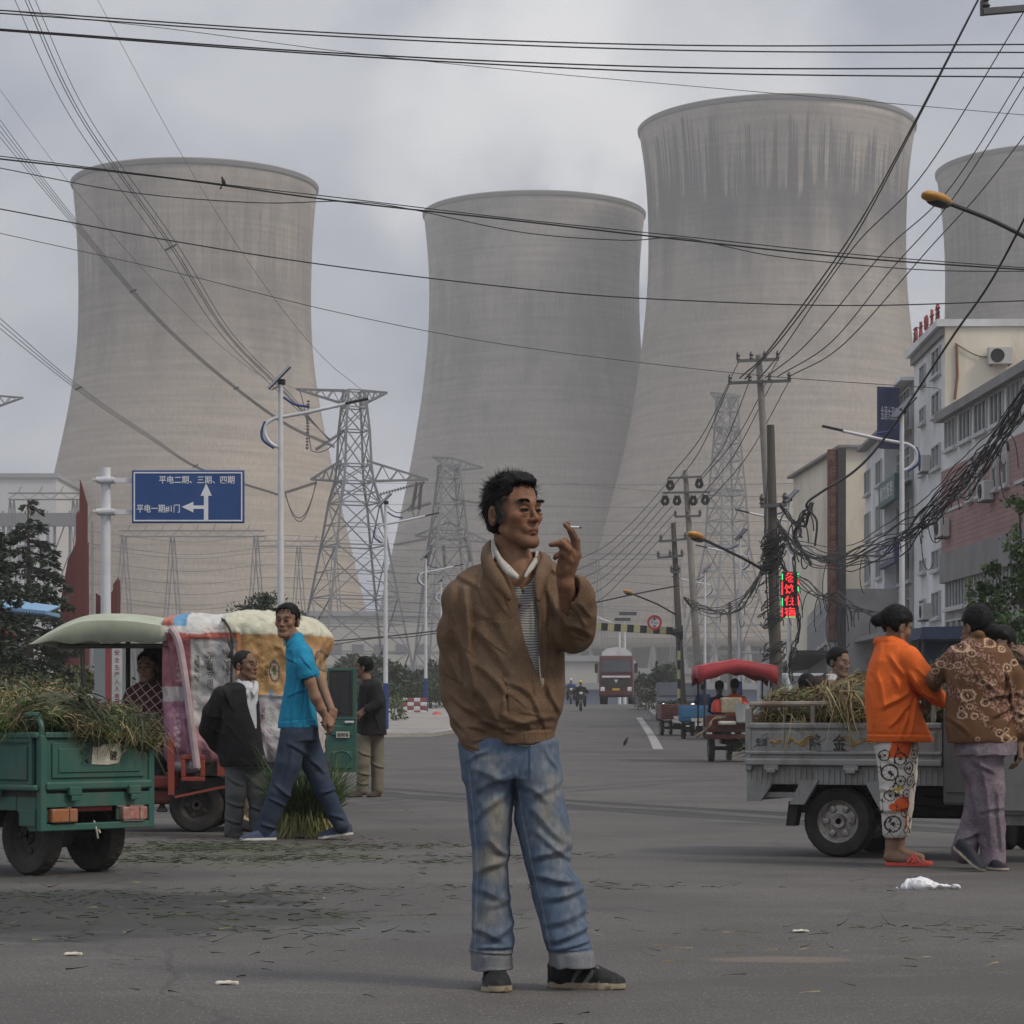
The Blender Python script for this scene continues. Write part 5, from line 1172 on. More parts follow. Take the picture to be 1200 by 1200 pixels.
# ---------------- green tricycle, rear corner towards the camera
th_=R(50); t=thing('cargo_tricycle','green cargo tricycle with rusty tail lamps, heaped with brown garlic at the left edge','cargo tricycle',(-2.64,13.80,0),math.atan2(math.cos(th_),-math.sin(th_)),None)
GT=t  # local: x forward (away left), y = +left(near side is y>0); corner at origin, rear face x=0, y from 0 to -W
W=.84; Lb=1.45; zt,zh,zb_=.80,.485,.262
b=MB(); b.bbox(0,Lb,-W,0,zh-.03,zh); b.build('bed_floor',CHAS,t)
b=MB(); panel(b,.045,Lb,zh+.01,zt-.015,-.015,1); b.rbox((Lb/2,0,zt),(Lb,.045,.035),.008)
for x0,x1 in ((.09,.5),(.56,.98),(1.03,1.4)):b.rbox(((x0+x1)/2,.002,(zh+zt)/2),(x1-x0,.02,(zt-zh)*.62),.008)
b.rbox((Lb/2,.012,zh+.02),(Lb,.04,.035),.01); b.build('side_panel',GREEN,t,bevel=.004)
b=MB(); panel(b,.045,Lb,zh+.01,zt-.015,-W+.015,-1); b.rbox((Lb/2,-W,zt),(Lb,.045,.035),.008); b.build('side_panel',GREEN,t)
b=MB(); b.bbox(-.012,.012,-W+.03,-.03,zh+.012,zt-.02); b.rbox((-.008,-W/2,zt),(.045,W-.06,.035),.008); b.rbox((-.02,-W/2,zh+.03),(.04,W-.06,.05),.012)
b.rbox((-.018,-W/2,(zh+zt)/2+.015),(.012,W-.16,.2),.006); b.rbox((-.026,-W/2,(zh+zt)/2+.015),(.012,W-.24,.14),.006); tg_=b.build('tailgate',GREEN,t,bevel=.004)
lb_=mat('label_paper',(.48,.46,.38),.8,.15,20,dirt=(.25,.2,.14),damt=.6,dscale=12)
M_=facing((-.035,-.42,.685),(0,-1,0),(-1,0,0))
b=MB(); b.prism([(-.07,-.05),(.05,-.055),(.13,-.045),(.15,.0),(.14,.07),(.02,.062),(-.02,.045),(-.06,.05)],.0,.004,'z',M=M_); b.build('torn_sticker',lb_,tg_)
text('character','宝',.1,CHAS,tg_,M_ @ Matrix.Translation((-.115,.0,.003)),fit=(.06,.1),bold=.002); text('character','骏',.1,CHAS,tg_,M_ @ Matrix.Translation((.09,0,.006)),fit=(.055,.05),bold=.001)
for yy in (-.22,-.66):
    b=MB(); b.rbox((-.045,yy,zh),(.03,.09,.05),.006); b.rbox((-.05,yy,zh-.04),(.02,.06,.03),.004); b.build('hinge',GREEN,t)
for xx in (.35,1.05):MB().rbox((xx,.03,zh-.01),(.1,.03,.045),.006).build('hinge',GREEN,t)
b=MB(); b.bbox(-.02,.02,-W,0,zh-.09,zh-.012); b.rbox((0,-.022,(zb_+zt)/2),(.045,.045,zt-zb_),.006); b.rbox((0,-W+.022,(zb_+zt)/2),(.045,.045,zt-zb_),.006); b.rbox((0,-W/2,zb_+.02),(.04,W-.05,.04),.006)
b.bbox(.025,.16,-.01,.01,.29,zh-.1); b.prism([(.03,zb_),(.09,zb_),(.2,.38),(.2,zh-.02),(.03,zh-.02)],-.03,-.005); b.bbox(.2,Lb,-.03,-.0,zh-.11,zh-.03); b.bbox(0,.012,-.26,-.05,zb_+.05,zh-.1); b.bbox(0,.012,-W+.05,-W+.27,zb_+.05,zh-.1)
b.build('rear_frame',GREEN,t,bevel=.003)
LR1=mat('tail_lens_orange',(.30,.11,.04),.35,.3,14,dirt=(.16,.12,.09),damt=.9,dscale=14); LR2=mat('tail_lens_red',(.26,.10,.08),.35,.4,14,dirt=(.34,.28,.22),damt=.9,dscale=20)
for yy,m_ in ((-.16,LR1),(-W+.16,LR2)):
    l=MB().rbox((-.015,yy,.348),(.05,.185,.078),.01).build('tail_lamp',m_,t); MB().bbox(-.044,-.040,yy-.03,yy-.028,.31,.386).build('lens_divider',CHAS,l)
MB().rbox((.03,-W/2,.385),(.03,.26,.04),.006).build('cross_beam',mat('paint_red',(.22,.025,.03),.5,.2),t)
b=MB(); b.tube(spline([(0,-.02,zt),(.0,-.02,zt+.06),(.05,-.02,zt+.10),(.14,-.02,zt+.115),(Lb,-.02,zt+.115)],5),.016,8); b.tube(spline([(0,-W+.02,zt),(.0,-W+.02,zt+.06),(.05,-W+.02,zt+.1),(.14,-W+.02,zt+.115),(Lb,-W+.02,zt+.115)],5),.016,8)
for xx in (.5,1.0):b.tube([(xx,-.02,zt),(xx,-.02,zt+.115)],.012,6)
b.build('guard_rail',GREEN,t)
wheel(t,(.30,-.20,.225),.225,.115,4,(0,1,0),CHAS); wheel(t,(.30,-W+.18,.225),.225,.115,4,(0,1,0),CHAS)
b=MB(); b.tube([(.30,-.2,.225),(.3,-W+.18,.225)],.03,8); b.bar((.1,-.25,.42),(1.45,-.25,.42),.05).bar((.1,-W+.25,.42),(1.45,-W+.25,.42),.05); b.rbox((.36,-W/2,.23),(.18,.18,.16),.05); b.tube([(.1,-.3,.42),(.32,-.25,.28),(.6,-.3,.41)],.02,6)
b.rbox((.9,-.4,.34),(.5,.34,.16),.03); b.build('chassis',CHAS,t)
b=MB(); b.tube(spline([(.0,-.4,zb_+.05),(-.02,-.4,zb_-.0),(-.01,-.42,zb_-.05)],4),.006,5); b.tube(spline([(.0,-.41,zb_+.03),(-.02,-.43,zb_-.02)],4),.006,5); b.build('tied_string',mat('string_pale',(.4,.38,.32),.9),t)
hp_t=thing('garlic_heap','heap of brown and green garlic stalks spilling over the green tricycle','vegetable heap',(-2.64,13.8,0),t.rotation_euler[2])
heap(hp_t,[(.28,-.28,.91,.34,.28,.13),(.15,-.60,.86,.24,.22,.09),(.7,-.3,.95,.42,.32,.16),(1.1,-.35,.92,.3,.34,.15),(.02,-.5,.83,.12,.28,.08),(.02,-.74,.80,.12,.14,.10),(.5,-.1,.91,.3,.14,.1)],26000,
     [(DRY,.45,.7,.8),(DKG,.28),(GRN,.14,1.1),(leafmat('garlic_root',(.10,.07,.04),(.17,.12,.07),.8),.10,.5,.6),(YEL,.03,.9)],51,.12,.0042)
# ---------------- grey tricycle on the right
hd=R(-26); t=thing('cargo_tricycle','grey cargo tricycle with black characters on its side and a large steel wheel','cargo tricycle',(2.10,16.0,0),hd); WG=.95
# local: x forward (right, towards camera), near side y=0 (wheel outer plane), far side y=WG
zt,zb_,zr=.845,.575,.99
b=MB(); b.bbox(-.6,.72,.02,WG,zb_,zb_+.03); b.build('bed_floor',CHAS,t)
X0,X1=-.60,.72
for yy,out in ((-.06,-1),(WG+.02,1)):
    b=MB(); b.bbox(X0,X1,yy-.012,yy+.012,zb_+.02,zt); b.rbox(((X0+X1)/2,yy,zt+.005),(X1-X0,.05,.04),.01); b.rbox(((X0+X1)/2,yy+out*.012,zb_+.04),(X1-X0,.04,.045),.01)
    b.rbox(((X0+X1)/2,yy+out*.012,zb_+.10),(X1-X0,.03,.025),.008)
    for x0,x1 in ((-.56,-.33),(-.29,.29),(.33,.68)):b.rbox(((x0+x1)/2,yy+out*.012,.74),(x1-x0,.02,.15),.03)
    b.rbox((X0+.02,yy,(zb_+zr)/2-.02),(.045,.045,zr-zb_),.01); o=b.build('side_panel',GREY,t,bevel=.003)
    if out < 0:
        yq=yy-.0235; M2=lambda x,z:facing((x,yq,z),(1,0,0),(0,-1,0)); BK=mat('letter_black',(.03,.03,.03),.6,.2); GD_=mat('decal_gold',(.30,.19,.04),.6,.3,9)
        text('character','隆',.1,BK,o,M2(-.115,.745),fit=(.082,.105),bold=.002); text('character','金',.1,BK,o,M2(.045,.745),fit=(.09,.105),bold=.002); text('lettering','生活',.05,BK,o,M2(-.485,.745),fit=(.08,.05),bold=.001)
        text('lettering','LONGJIN MOTOR',.02,BK,o,M2(0,.685),fit=(.22,.011))
        def swirl(x,s,sc=1.):
            g_=MB()
            for k_ in range(5):
                pts=[M2(x,.745) @ Vector((s*sc*(.02*k_-.09+.14*a_),sc*(.028*math.sin(a_*5+k_*1.1)*(1-a_*.4)+.008*k_-.01),.001)) for a_ in [j/10 for j in range(11)]]; g_.tube(pts,[.006*(1-.7*j/10) for j in range(11)],5)
            g_.build('gold_decal',GD_,o)
        swirl(-.23,1); swirl(.17,-1); swirl(-.39,1,.4)
b=MB()
for yy in (-.06,WG+.02):
    b.tube(spline([(X0+.02,yy,zt),(X0+.02,yy,zr-.06),(X0+.06,yy,zr-.01),(X0+.14,yy,zr),(X1,yy,zr)],5),.019,8)
    for xx in (-.14,.3,.66):b.bbox(xx-.014,xx+.014,yy-.014,yy+.014,zt,zr)
b.tube([(X0+.1,-.06,zr),(X0+.1,WG,zr)],.015,6); b.build('guard_rail',mat('rail_rusty',(.20,.17,.13),.7,.3,6,dirt=(.12,.07,.045),damt=.8,dscale=5),t)
MB().bbox(X0-.012,X0+.012,-.03,WG,zb_+.02,zt).build('tailgate',GREY,t)
b=MB(); b.bbox(X0,X1,-.05,-.02,.47,zb_+.015)
for i in range(34):b.bbox(X0+.02+i*.038,X0+.032+i*.038,-.058,-.045,.475,.57)
b.prism([(X0,.36),(X0+.1,.36),(X0+.17,.46),(X0+.17,.5),(X0,.5)],-.055,-.03); b.bbox(X0,X0+.03,-.05,WG,.36,.5); b.bar((X0+.03,.0,.4),(-.22,.0,.4),.035); b.prism([(-.30,.34),(-.2,.34),(-.1,.5),(-.22,.5)],-.07,-.03); b.prism([(.21,.49),(.31,.49),(.37,.33),(.30,.33)],-.07,-.03)
b.build('skirt_frame',GREY,t,bevel=.002)
for xx in (-.42,.12):b=MB(); b.rbox((xx,-.075,.585),(.1,.03,.05),.006); b.rbox((xx+.0,-.09,.56),(.06,.02,.03),.004); b.build('latch',GREY,t)
MB().prism([(-.33,.20),(-.27,.2),(-.24,.36),(-.31,.36)],-.05,.04).build('mud_flap',mat('mud_flap',(.02,.02,.02),.9),t)
wheel(t,(0,.07,.232),.232,.14,6); wheel(t,(0,.80,.232),.232,.14,6)
b=MB(); b.tube([(0,.07,.232),(0,.8,.232)],.035,8); b.rbox((0,.42,.24),(.22,.2,.18),.06); b.bar((X0+.05,.2,.43),(1.0,.2,.43),.06).bar((X0+.05,.7,.43),(1.0,.7,.43),.06)
for k_ in range(4):b.tube(spline([(-.35,.17,.44-k_*.018),(0,.17,.3-k_*.012),(.35,.17,.44-k_*.018)],6),.011,5)
b.bar((.3,.2,.4),(1.0,.25,.3),.05); b.rbox((.6,.45,.35),(.5,.35,.2),.04); b.build('chassis',CHAS,t)
# front: driver box, tank, fork and front wheel
b=MB(); b.rbox((.85,.35,.66),(.24,.9,.62),.02); b.rbox((.85,-.105,.68),(.2,.012,.5),.01); b.build('driver_bulkhead',mat('paint_dark_grey',(.10,.105,.10),.6,.2,4),t)
b=MB(); b.rbox((1.28,.05,.50),(.52,.28,.42),.03); b.rbox((1.28,-.1,.5),(.46,.012,.36),.01); b.rbox((1.28,.05,.73),(.56,.32,.03),.01); bx_=b.build('side_box',GREY,t,bevel=.003)
b=MB(); b.rbox((1.75,.3,.5),(.4,.7,.45),.05); b.rbox((1.35,.4,.85),(.6,.5,.14),.05); b.build('engine_cover',GREY,t); MB().bar((.9,-.05,.27),(2.2,.1,.27),.05,.08).build('side_step',GREY,t)
wheel(t,(2.35,.42,.232),.232,.12,6); b=MB(); b.tube([(2.35,.33,.23),(2.2,.33,.9)],.03,8); b.tube([(2.35,.51,.23),(2.2,.51,.9)],.03,8); b.tube([(2.1,.05,1.0),(2.2,.42,.95),(2.1,.8,1.0)],.018,8); b.build('front_fork',CHAS,t)
h2=thing('garlic_heap','straw coloured and green garlic stalks piled in the grey tricycle','vegetable heap',(2.10,16.0,0),hd)
heap(h2,[(-.3,.4,.93,.3,.42,.13),(.15,.35,.99,.36,.42,.16),(.5,.4,.99,.3,.42,.15),(-.1,.45,.72,.5,.42,.18)],13000,[(DRY,.62),(YEL,.22,1),(DKG,.16)],61,.19,.0055,up=.0)
heap(h2,[(.34,.35,1.12,.13,.16,.12),(.62,.5,1.08,.2,.3,.14),(.05,.12,.75,.3,.1,.1),(-.35,.1,.75,.2,.1,.1)],4200,[(GRN,.6),(DKG,.4)],62,.2,.0055,name='green_sprouts',up=.9,droop=.35)
# ---------------- red tricycle with the wrapped load
t=thing('loaded_tricycle','red tricycle with pale green front canopy carrying a patchwork wrapped load','cargo tricycle',(xg(236,20),20.0,0)); RT=t; o0=Vector((xg(236,20),20,0)); k=20/F
def L2(u,v,dy=0.):q=P(u,v,20+dy); return (q.x-o0.x,dy,q.z)
CAN=mat('canopy_pale',(.36,.385,.29),.6,.12,3,dirt=(.2,.22,.16),damt=.5,dscale=2)
pc=[(46,757),(60,748),(95,732),(116,727.5),(160,728),(204,734)]; rows=[]
b=MB(); n=len(pc)
sp_=spline([Vector(L2(u,v)) for u,v in pc],5); m_=len(sp_); vs=[]
for j,(dy,dz) in enumerate(((-.43,-.10),(-.41,-.02),(-.25,.03),(0,.05),(.4,.05),(.75,.03),(.95,-.1))):
    for q in sp_:vs.append((q.x,dy,q.z+dz*min(1,(q.x-sp_[0].x)*3+.3) if j else min(q.z,L2(0,755)[2]+.012*math.sin(q.x*21))))
b.add(vs,[(j*m_+i,j*m_+i+1,(j+1)*m_+i+1,(j+1)*m_+i) for j in range(6) for i in range(m_-1)]); b.build('canopy',CAN,t,smooth=True,solid=.012)
b=MB(); b.tube([L2(70,757,-.38),L2(205,757,-.38)],.02,8); b.tube([L2(70,757,.8),L2(205,757,.8)],.02,8); b.tube([L2(70,757,-.38),L2(70,757,.8)],.02,8)
b.tube(spline([L2(96,756,-.38),L2(98,800,-.38),L2(104,860,-.38)],5),.018,8); b.tube([L2(196,752,.75),L2(196,900,.75)],.02,8); b.tube([L2(150,752,.75),L2(150,880,.75)],.02,8); b.build('canopy_frame',CHAS,t)
b=MB(); b.bbox(L2(155,0)[0],L2(210,0)[0],.6,.64,L2(0,900)[2],L2(0,757)[2]); b.build('cab_shade_sheet',mat('cab_shade_black',(.012,.012,.013),.9),t)  # near-black sheet added to stand for the shaded depth of the cab
rd_=mat('paint_red_dirty',(.15,.022,.018),.6,.25,4,dirt=(.05,.035,.03),damt=.7,dscale=3)
b=MB(); b.rbox((L2(178,0)[0],.1,.40),(.52,.9,.10),.02); b.rbox((L2(228,0)[0],.15,.52),(.36,1.0,.06),.02); b.rbox((L2(172,0)[0],.1,.28),(.62,.8,.12),.03); b.build('cab_floor',rd_,t)
MB().rbox((L2(196,0)[0],.15,.56),(.3,.6,.12),.04).build('seat',CHAS,t); MB().rbox((L2(212,0)[0],.15,.62),(.1,.8,.5),.03).build('seat_back',rd_,t)
OR=mat('paint_red_bright',(.26,.05,.03),.6,.2,5,dirt=(.08,.05,.04),damt=.6,dscale=5)
xa,xb=L2(221,0)[0],L2(248,0)[0]; za,zb2=L2(0,914)[2],L2(0,884)[2]
b=MB(); b.bbox(xa,xb,-.46,-.42,zb2-.035,zb2); b.bbox(xa,xb,-.46,-.42,za,za+.035); b.bbox(xa,xa+.035,-.46,-.42,za+.036,zb2-.036); b.bbox(xb-.035,xb,-.46,-.42,za+.036,zb2-.036); b.build('step_bracket',OR,t,bevel=.006)
b=MB(); b.bar(L2(205,934,-.44),L2(272,920,-.44),.02); b.bbox(L2(206,0)[0],L2(213,0)[0],-.45,-.43,.3,.75); b.bbox(L2(262,0)[0],L2(285,0)[0],-.42,-.38,.45,.58); b.build('side_brace',OR,t)
b=MB(); b.bbox(L2(212,0)[0],L2(380,0)[0],-.36,.75,.48,.56); b.bar(L2(210,918,-.3),L2(385,918,-.3),.08); b.bar(L2(210,918,.6),L2(385,918,.6),.08); b.rbox((L2(236,0)[0],.2,.3),(.3,.4,.2),.05); b.build('chassis',CHAS,t)
wheel(t,(0,-.28,.215),.215,.13,5,(0,1,0),CHAS); wheel(t,(0,.68,.215),.215,.13,5,(0,1,0),CHAS)
wheel(t,(L2(300,0)[0],-.25,.215),.215,.13,5,(0,1,0),mat('rim_cream',(.33,.28,.17),.6,.3,8,dirt=(.15,.1,.05),damt=.8,dscale=8)); wheel(t,(L2(70,0)[0],.15,.215),.215,.1,5)
b=MB(); b.tube([L2(72,930,.15),L2(100,850,.15),L2(108,835,.15)],.03,8); b.tube(spline([L2(108,832,-.15),L2(104,836,.15),L2(108,832,.45)],4),.015,6); b.build('front_fork',CHAS,t)
t.location.y += 0
# load: sacks in a patchwork wrap (own thing, rests on the tricycle)
ld=thing('wrapped_load','bulging load wrapped in printed woven sacks, red, orange, cream and white','wrapped load',o0)
def px_of(V):    # photo-like pixel of local points on the front plane, used only to lay the patches out
    u=600+(V[:,0]+o0.x)/(20)*F; v=HV-(V[:,2]-H)/20*F; return u,v
def load_paint(V):
    u,v=px_of(V); n=len(V); col=np.tile(A([.42,.41,.38]),(n,1)); fr=vnoise(V,5)*1.5; tex=vnoise(V*A([1,1,1]),40)
    def reg(mk,c_):col[mk]=A(c_)
    us=u+fr; top=(v < 742+(u-190)*.03+fr)
    reg(us < 232,(.24,.085,.10)); reg((us < 232) & (v > 810),(.27,.12,.17)); reg((us < 225) & (v > 806) & (v < 822),(.42,.37,.36)); reg((us >= 232) & (us < 283) & (v >= 748),(.37,.36,.345)); reg((us >= 205) & (us < 288) & (v < 751) & (v > 727),(.30,.07,.045)); reg((us >= 232) & (us < 283) & (v > 850),(.32,.17,.19))
    reg((us < 285) & (v > 892),(.38,.35,.38)); reg((us >= 283) & (v >= 746) & (v < 815),(.40,.235,.09)); reg((us >= 283) & (us < 291) & (v >= 746) & (v < 815),(.36,.16,.06)); reg((us >= 283) & (v >= 815),(.46,.45,.44)); reg((us >= 305) & (us < 316) & (v >= 820),(.42,.34,.37)); reg((us >= 363) & (v > 756),(.44,.25,.12)); reg((us >= 363) & (v > 830),(.43,.38,.36))
    reg(top & (us > 205),(.50,.49,.40)); reg(top & (us > 268),(.47,.455,.34)); reg(top & (us < 268),(.47,.46,.43)); reg(top & (us > 212) & (us < 226) & (v < 736),(.07,.22,.36)); reg(top & (us > 195) & (us < 212) & (v < 736),(.4,.12,.08))
    # printed lines and marks
    for (ua,ub,va,vb,c_,fq) in ((236,242,770,806,(.1,.1,.1),1.6),(248,257,765,790,(.12,.12,.12),1.2),(268,276,762,800,(.14,.14,.14),1.5),(297,302,765,790,(.25,.12,.03),1.4),(309,315,762,800,(.25,.12,.03),1.3),(305,314,838,846,(.12,.12,.14),1.8),(306,314,852,878,(.13,.13,.15),1.3),(318,324,830,888,(.3,.2,.25),1.7),(216,224,760,800,(.38,.25,.26),1.2),(212,219,830,880,(.4,.3,.34),1.2),(245,275,738,744,(.42,.3,.26),2.2),(268,280,856,884,(.42,.36,.38),1.4),(372,380,770,800,(.28,.2,.1),1.5)):
        mk=(us > ua) & (us < ub) & (v > va) & (v < vb) & ((np.sin(v*fq*2)+np.sin(u*2.6+v*.7)) > .15); reg(mk,c_)
    e=((us-327)/6.5) ** 2+((v-788)/13) ** 2; reg((e < 1),(.04,.05,.04)); reg((e < .55),(.40,.3,.22)); reg((e < .3) & (v < 788),(.32,.07,.05)); reg((e < .18),(.06,.13,.06)); e=((us-378)/6) ** 2+((v-775)/12) ** 2; reg((e < 1) & (e > .6),(.1,.1,.06))
    reg((us > 322) & (us < 326) & (v > 810) & (v < 816),(.1,.25,.45))
    return col*(1+.10*tex)[:,None]*(1+.08*vnoise(V,11))[:,None]
PRT=mat('printed_woven_sack',(1,1,1),.5,.10,12,attr='Col',spec=.45,bump=.25,bscale=60)
core=un([rbx(L2(288,812,.12),(.62,.52,.60),.16),el(L2(235,745,.1),(.28,.5,.17)),el(L2(300,738,.1),(.34,.5,.15)),el(L2(350,752,.1),(.28,.48,.17)),rbx(L2(212,800,.05),(.09,.46,.5),.05,Matrix.Rotation(-.14,4,'Y')),rbx(L2(225,870,.05),(.12,.46,.22),.05)],.06)
core=sub(core,plane(L2(384,830),(-1,0,.12*1)),.08); core=sub(core,rbx(L2(372,905,0),(.10,2,.12),.02),.04)
fl=[]
for (u0,v0,u1,v1,w_,h_) in ((205,745,232,900,.02,.02),(283,742,285,900,.018,.016),(230,748,284,752,.015,.012),(285,815,385,817,.015,.014),(240,760,270,800,.03,.012),(330,760,380,800,.03,.014),(300,830,330,890,.03,.012),(340,820,350,895,.022,.012),(270,726,275,752,.016,.016),(210,760,228,820,.02,.012),(240,850,280,880,.03,.012),(355,850,378,900,.02,.016)):
    a_,b_=L2(u0,v0),L2(u1,v1); fl.append((a_[0],a_[2],b_[0],b_[2],w_,h_))
core2=folds(folds(core,fl,-.15,.018,7,(1,1,.8)),[],None,.010,17,(1,1,.7))
sdf_mesh('sack_wrap',core2,A(L2(185,915,-.6)),A(L2(395,705,.75)),.013,PRT,ld,load_paint,world=False)
b=MB(); b.tube(spline([L2(262,726,-.40),L2(270,740,-.45),L2(272,760,-.46),L2(271,800,-.455)],6),.011,6); b.tube(spline([L2(262,727,-.4),L2(258,724,0),L2(262,730,.6)],5),.011,6); b.tube(spline([L2(268,752,-.47),L2(272,764,-.49),L2(268,770,-.48),L2(273,758,-.48)],5),.012,6); b.build('binding_rope',CHAS,ld)
b=MB()
pts=[(200,736),(209,752),(216,790),(223,840),(231,900)]; sp2=spline([Vector(L2(u,v,-.46)) for u,v in pts],8)
b.tube(sp2,[.03]*len(sp2),8); b.build('rolled_sack_edge',mat('sack_edge',(.40,.30,.31),.6,.2,9),ld)
for i,(ch,u,v,s_) in enumerate((('化肥专用',246,784,1),('复合肥',268,780,1),('尿素',308,842,.8),('含量',312,790,.7))):
    for j,c_ in enumerate(ch):text('print',c_,.1,CHAS,ld,facing(L2(u,v-12*s_+j*9.5*s_,-.43),(1,0,0),(0,-1,0)),fit=(.05*s_,.055*s_),depth=.0012)
# poster board standing behind the driver
t=thing('notice_board','grey board with red and white printed strips behind the plaid shirt woman','notice board',(xg(130,24),24,0)); k=24/F
MB().bbox(-.16,.2,0,.04,.6,1.62).build('panel',mat('board_grey',(.20,.22,.23),.8,.15,3,dirt=(.1,.1,.1),damt=.6),t); MB().bbox(-.05,.0,-.004,0,.95,1.6).build('red_strip',mat('strip_red',(.22,.05,.05),.7),t); MB().bbox(.01,.11,-.004,0,.95,1.6).build('white_strip',mat('strip_white',(.4,.4,.4),.7),t)
for i,c_ in enumerate('安全生产人人有责'):text('print',c_,.05,REDT,t,facing((.06,-.005,1.55-i*.07),(1,0,0),(0,-1,0)),fit=(.05,.05),depth=.001)
MB().bbox(-.16,.2,-.012,0,.86,.92).build('rusty_strap',mat('rust',(.2,.09,.06)),t); b=MB(); b.bbox(-.14,-.1,.01,.03,0,.6).bbox(.14,.18,.01,.03,0,.6); b.build('leg',CHAS,t)
t=thing('parked_car','white parked car partly visible under the pale green canopy','car',(xg(95,40),40,0)); 
def car_body(t,L,W_,h,m,lights=True,van=False):
    """local x forward"""
    pr=[(-L/2,.35),(-L/2+.05,h*.62),(-L*.33,h*.66),(-L*.22,h*.97),(L*.08,h),(L*.25,h*.7),(L*.46,h*.55),(L/2,h*.42),(L/2,.28),(-L/2,.25)] if not van else [(-L/2,.3),(-L/2,h*.9),(-L/2+.1,h),(L*.22,h),(L*.38,h*.62),(L*.47,h*.52),(L/2,.45),(L/2,.28)]
    b=MB(); b.prism(pr,-W_/2,W_/2); b.build('body',m,t,bevel=.05)
    b=MB(); gl=[(-L*.31,h*.67),(-L*.215,h*.93),(L*.07,h*.95),(L*.215,h*.7)] if not van else [(-L*.4,h*.62),(-L*.4,h*.93),(L*.2,h*.93),(L*.33,h*.64)]
    b.prism(gl,-W_/2-.012,W_/2+.012); b.build('side_window',GLASS,t)
    xA,zA,xB,zB=(L*.095,h*.96,L*.235,h*.72) if not van else (L*.235,h*.96,L*.37,h*.65); b=MB(); nx=Vector((zA-zB,0,xB-xA)).normalized()*.015
    b.add([Vector((x,y,z))+nx*s for s in (0,1) for x,y,z in ((xA,-W_*.42,zA),(xB,-W_*.45,zB),(xB,W_*.45,zB),(xA,W_*.42,zA))],[(3,2,1,0),(4,5,6,7),(0,1,5,4),(1,2,6,5),(2,3,7,6),(3,0,4,7)]); b.build('windscreen',GLASS,t)
    for sx in (-L*.31,L*.31):
        for sy in (-1,1):wheel(t,(sx,sy*(W_/2-.09),.3),.3,.18,5)
    hl=mat('headlamp',(.6,.6,.6),.2,.1) if not lights else mat('headlamp_lit',(.8,.8,.8),.2,0,emit=(1,.97,.9),estr=1.6)
    for sy in (-1,1):MB().lathe([(.02,0),(.11,0),(.11,.04),(.03,.08)],16,M=Matrix.Translation((L/2-.03,sy*W_*.36,.62)) @ Matrix.Rotation(R(90),4,'Y')).build('headlight',hl,t)
    b=MB(); b.bbox(L/2-.02,L/2+.02,-W_*.26,W_*.26,.42,.58); b.build('grille',CHAS,t); MB().rbox((L/2+.02,0,.34),(.1,W_*.98,.14),.03).build('bumper',m,t); MB().bbox(L/2+.075,L/2+.085,-.22,.22,.32,.42).build('number_plate',NAVY,t)
    for sy in (-1,1):MB().rbox((L*.2,sy*(W_/2+.1),h*.68),(.1,.16,.12),.03).build('mirror',CHAS,t)
car_body(t,3.4,1.5,1.35,mat('car_white',(.5,.5,.5),.35,.05),False); t.rotation_euler=(0,0,R(170))
# green cab with its door standing open behind the load
t=thing('green_cab_tricycle','green enclosed cab tricycle with its door open beside the black jacketed man','cargo tricycle',(xg(372,24),24.4,0)); k=24/F; o1=t.location.copy()
def L3(u,v,dy=0.):q=P(u,v,24.4+dy) ; return (q.x-o1.x,dy,q.z)
x0,x1=L3(384,0)[0],L3(418,0)[0]; z0,z1,zm=L3(0,905)[2],L3(0,783)[2],L3(0,842)[2]; zw=L3(0,850)[2]
MB().rbox(((x0-.62+x0-.03)/2,.5,.75),(.6,1.0,.9),.05).build('cab',GREEN,t); MB().rbox(((x0-.62+x0-.03)/2,.5,1.36),(.64,1.05,.12),.05).build('roof',GREEN,t)
b=MB(); f=.028; b.bbox(x0,x1,-.03,0,z0,zm); 
for q in ((x0,x1,z1-f,z1),(x0,x0+f*.7,zm+.001,z1-f),(x1-f*1.4,x1,zm+.001,z1-f)):b.bbox(q[0],q[1],-.03,0,q[2],q[3])
b.rbox(((x0+x1)/2,-.034,zm-.12),(x1-x0-.08,.02,.10),.02); b.rbox(((x0+x1)/2,-.034,z0+.12),(x1-x0-.08,.02,.17),.03); b.bbox(x0,x1,-.036,-.029,zm-.01,zm+.012)
b.tube([(((x0+x1)/2)+.1*math.cos(a),-.045,z0+.12+.09*math.sin(a)) for a in [j*math.pi/10 for j in range(11)]],.008,5)
dr_=b.build('door',GREEN,t,bevel=.006); wn=MB(); wn.bbox(x0+.02,x1-.04,-.022,-.016,zm+.01,z1-f); pw=wn.build('window',GLASS,dr_); b=MB(); xm=x0+(x1-x0)*.42; b.bbox(xm-.006,xm+.006,-.027,-.012,zm+.05,z1-f-.005); b.bbox(x0+.02,x1-.04,-.027,-.012,zm+.05,zm+.065)
for q in ((x0+.02,x0+.032,zm+.066,z1-f),(x1-.052,x1-.04,zm+.066,z1-f)):b.bbox(q[0],q[1],-.034,-.012,q[2],q[3])
b.build('window_rubber',CHAS,dr_); b=MB(); b.rbox((x1-.07,-.05,zm-.035),(.09,.02,.022),.006); b.build('handle',LW,dr_)
b=MB(); b.rbox(((x0+x1)/2+.01,-.048,zm-.16),(.13,.004,.06),.001); b.build('sticker',lb_,dr_); text('lettering','百利马',.05,CHAS,dr_,facing(((x0+x1)/2+.01,-.052,zm-.16),(1,0,0),(0,-1,0)),fit=(.11,.04),depth=.001,bold=.001)
for xx,yy in ((x0-.3,.1),(x0-.3,.95),(x0-1.2,.1),(x0-1.2,.95)):wheel(t,(xx,yy,.215),.215,.12)
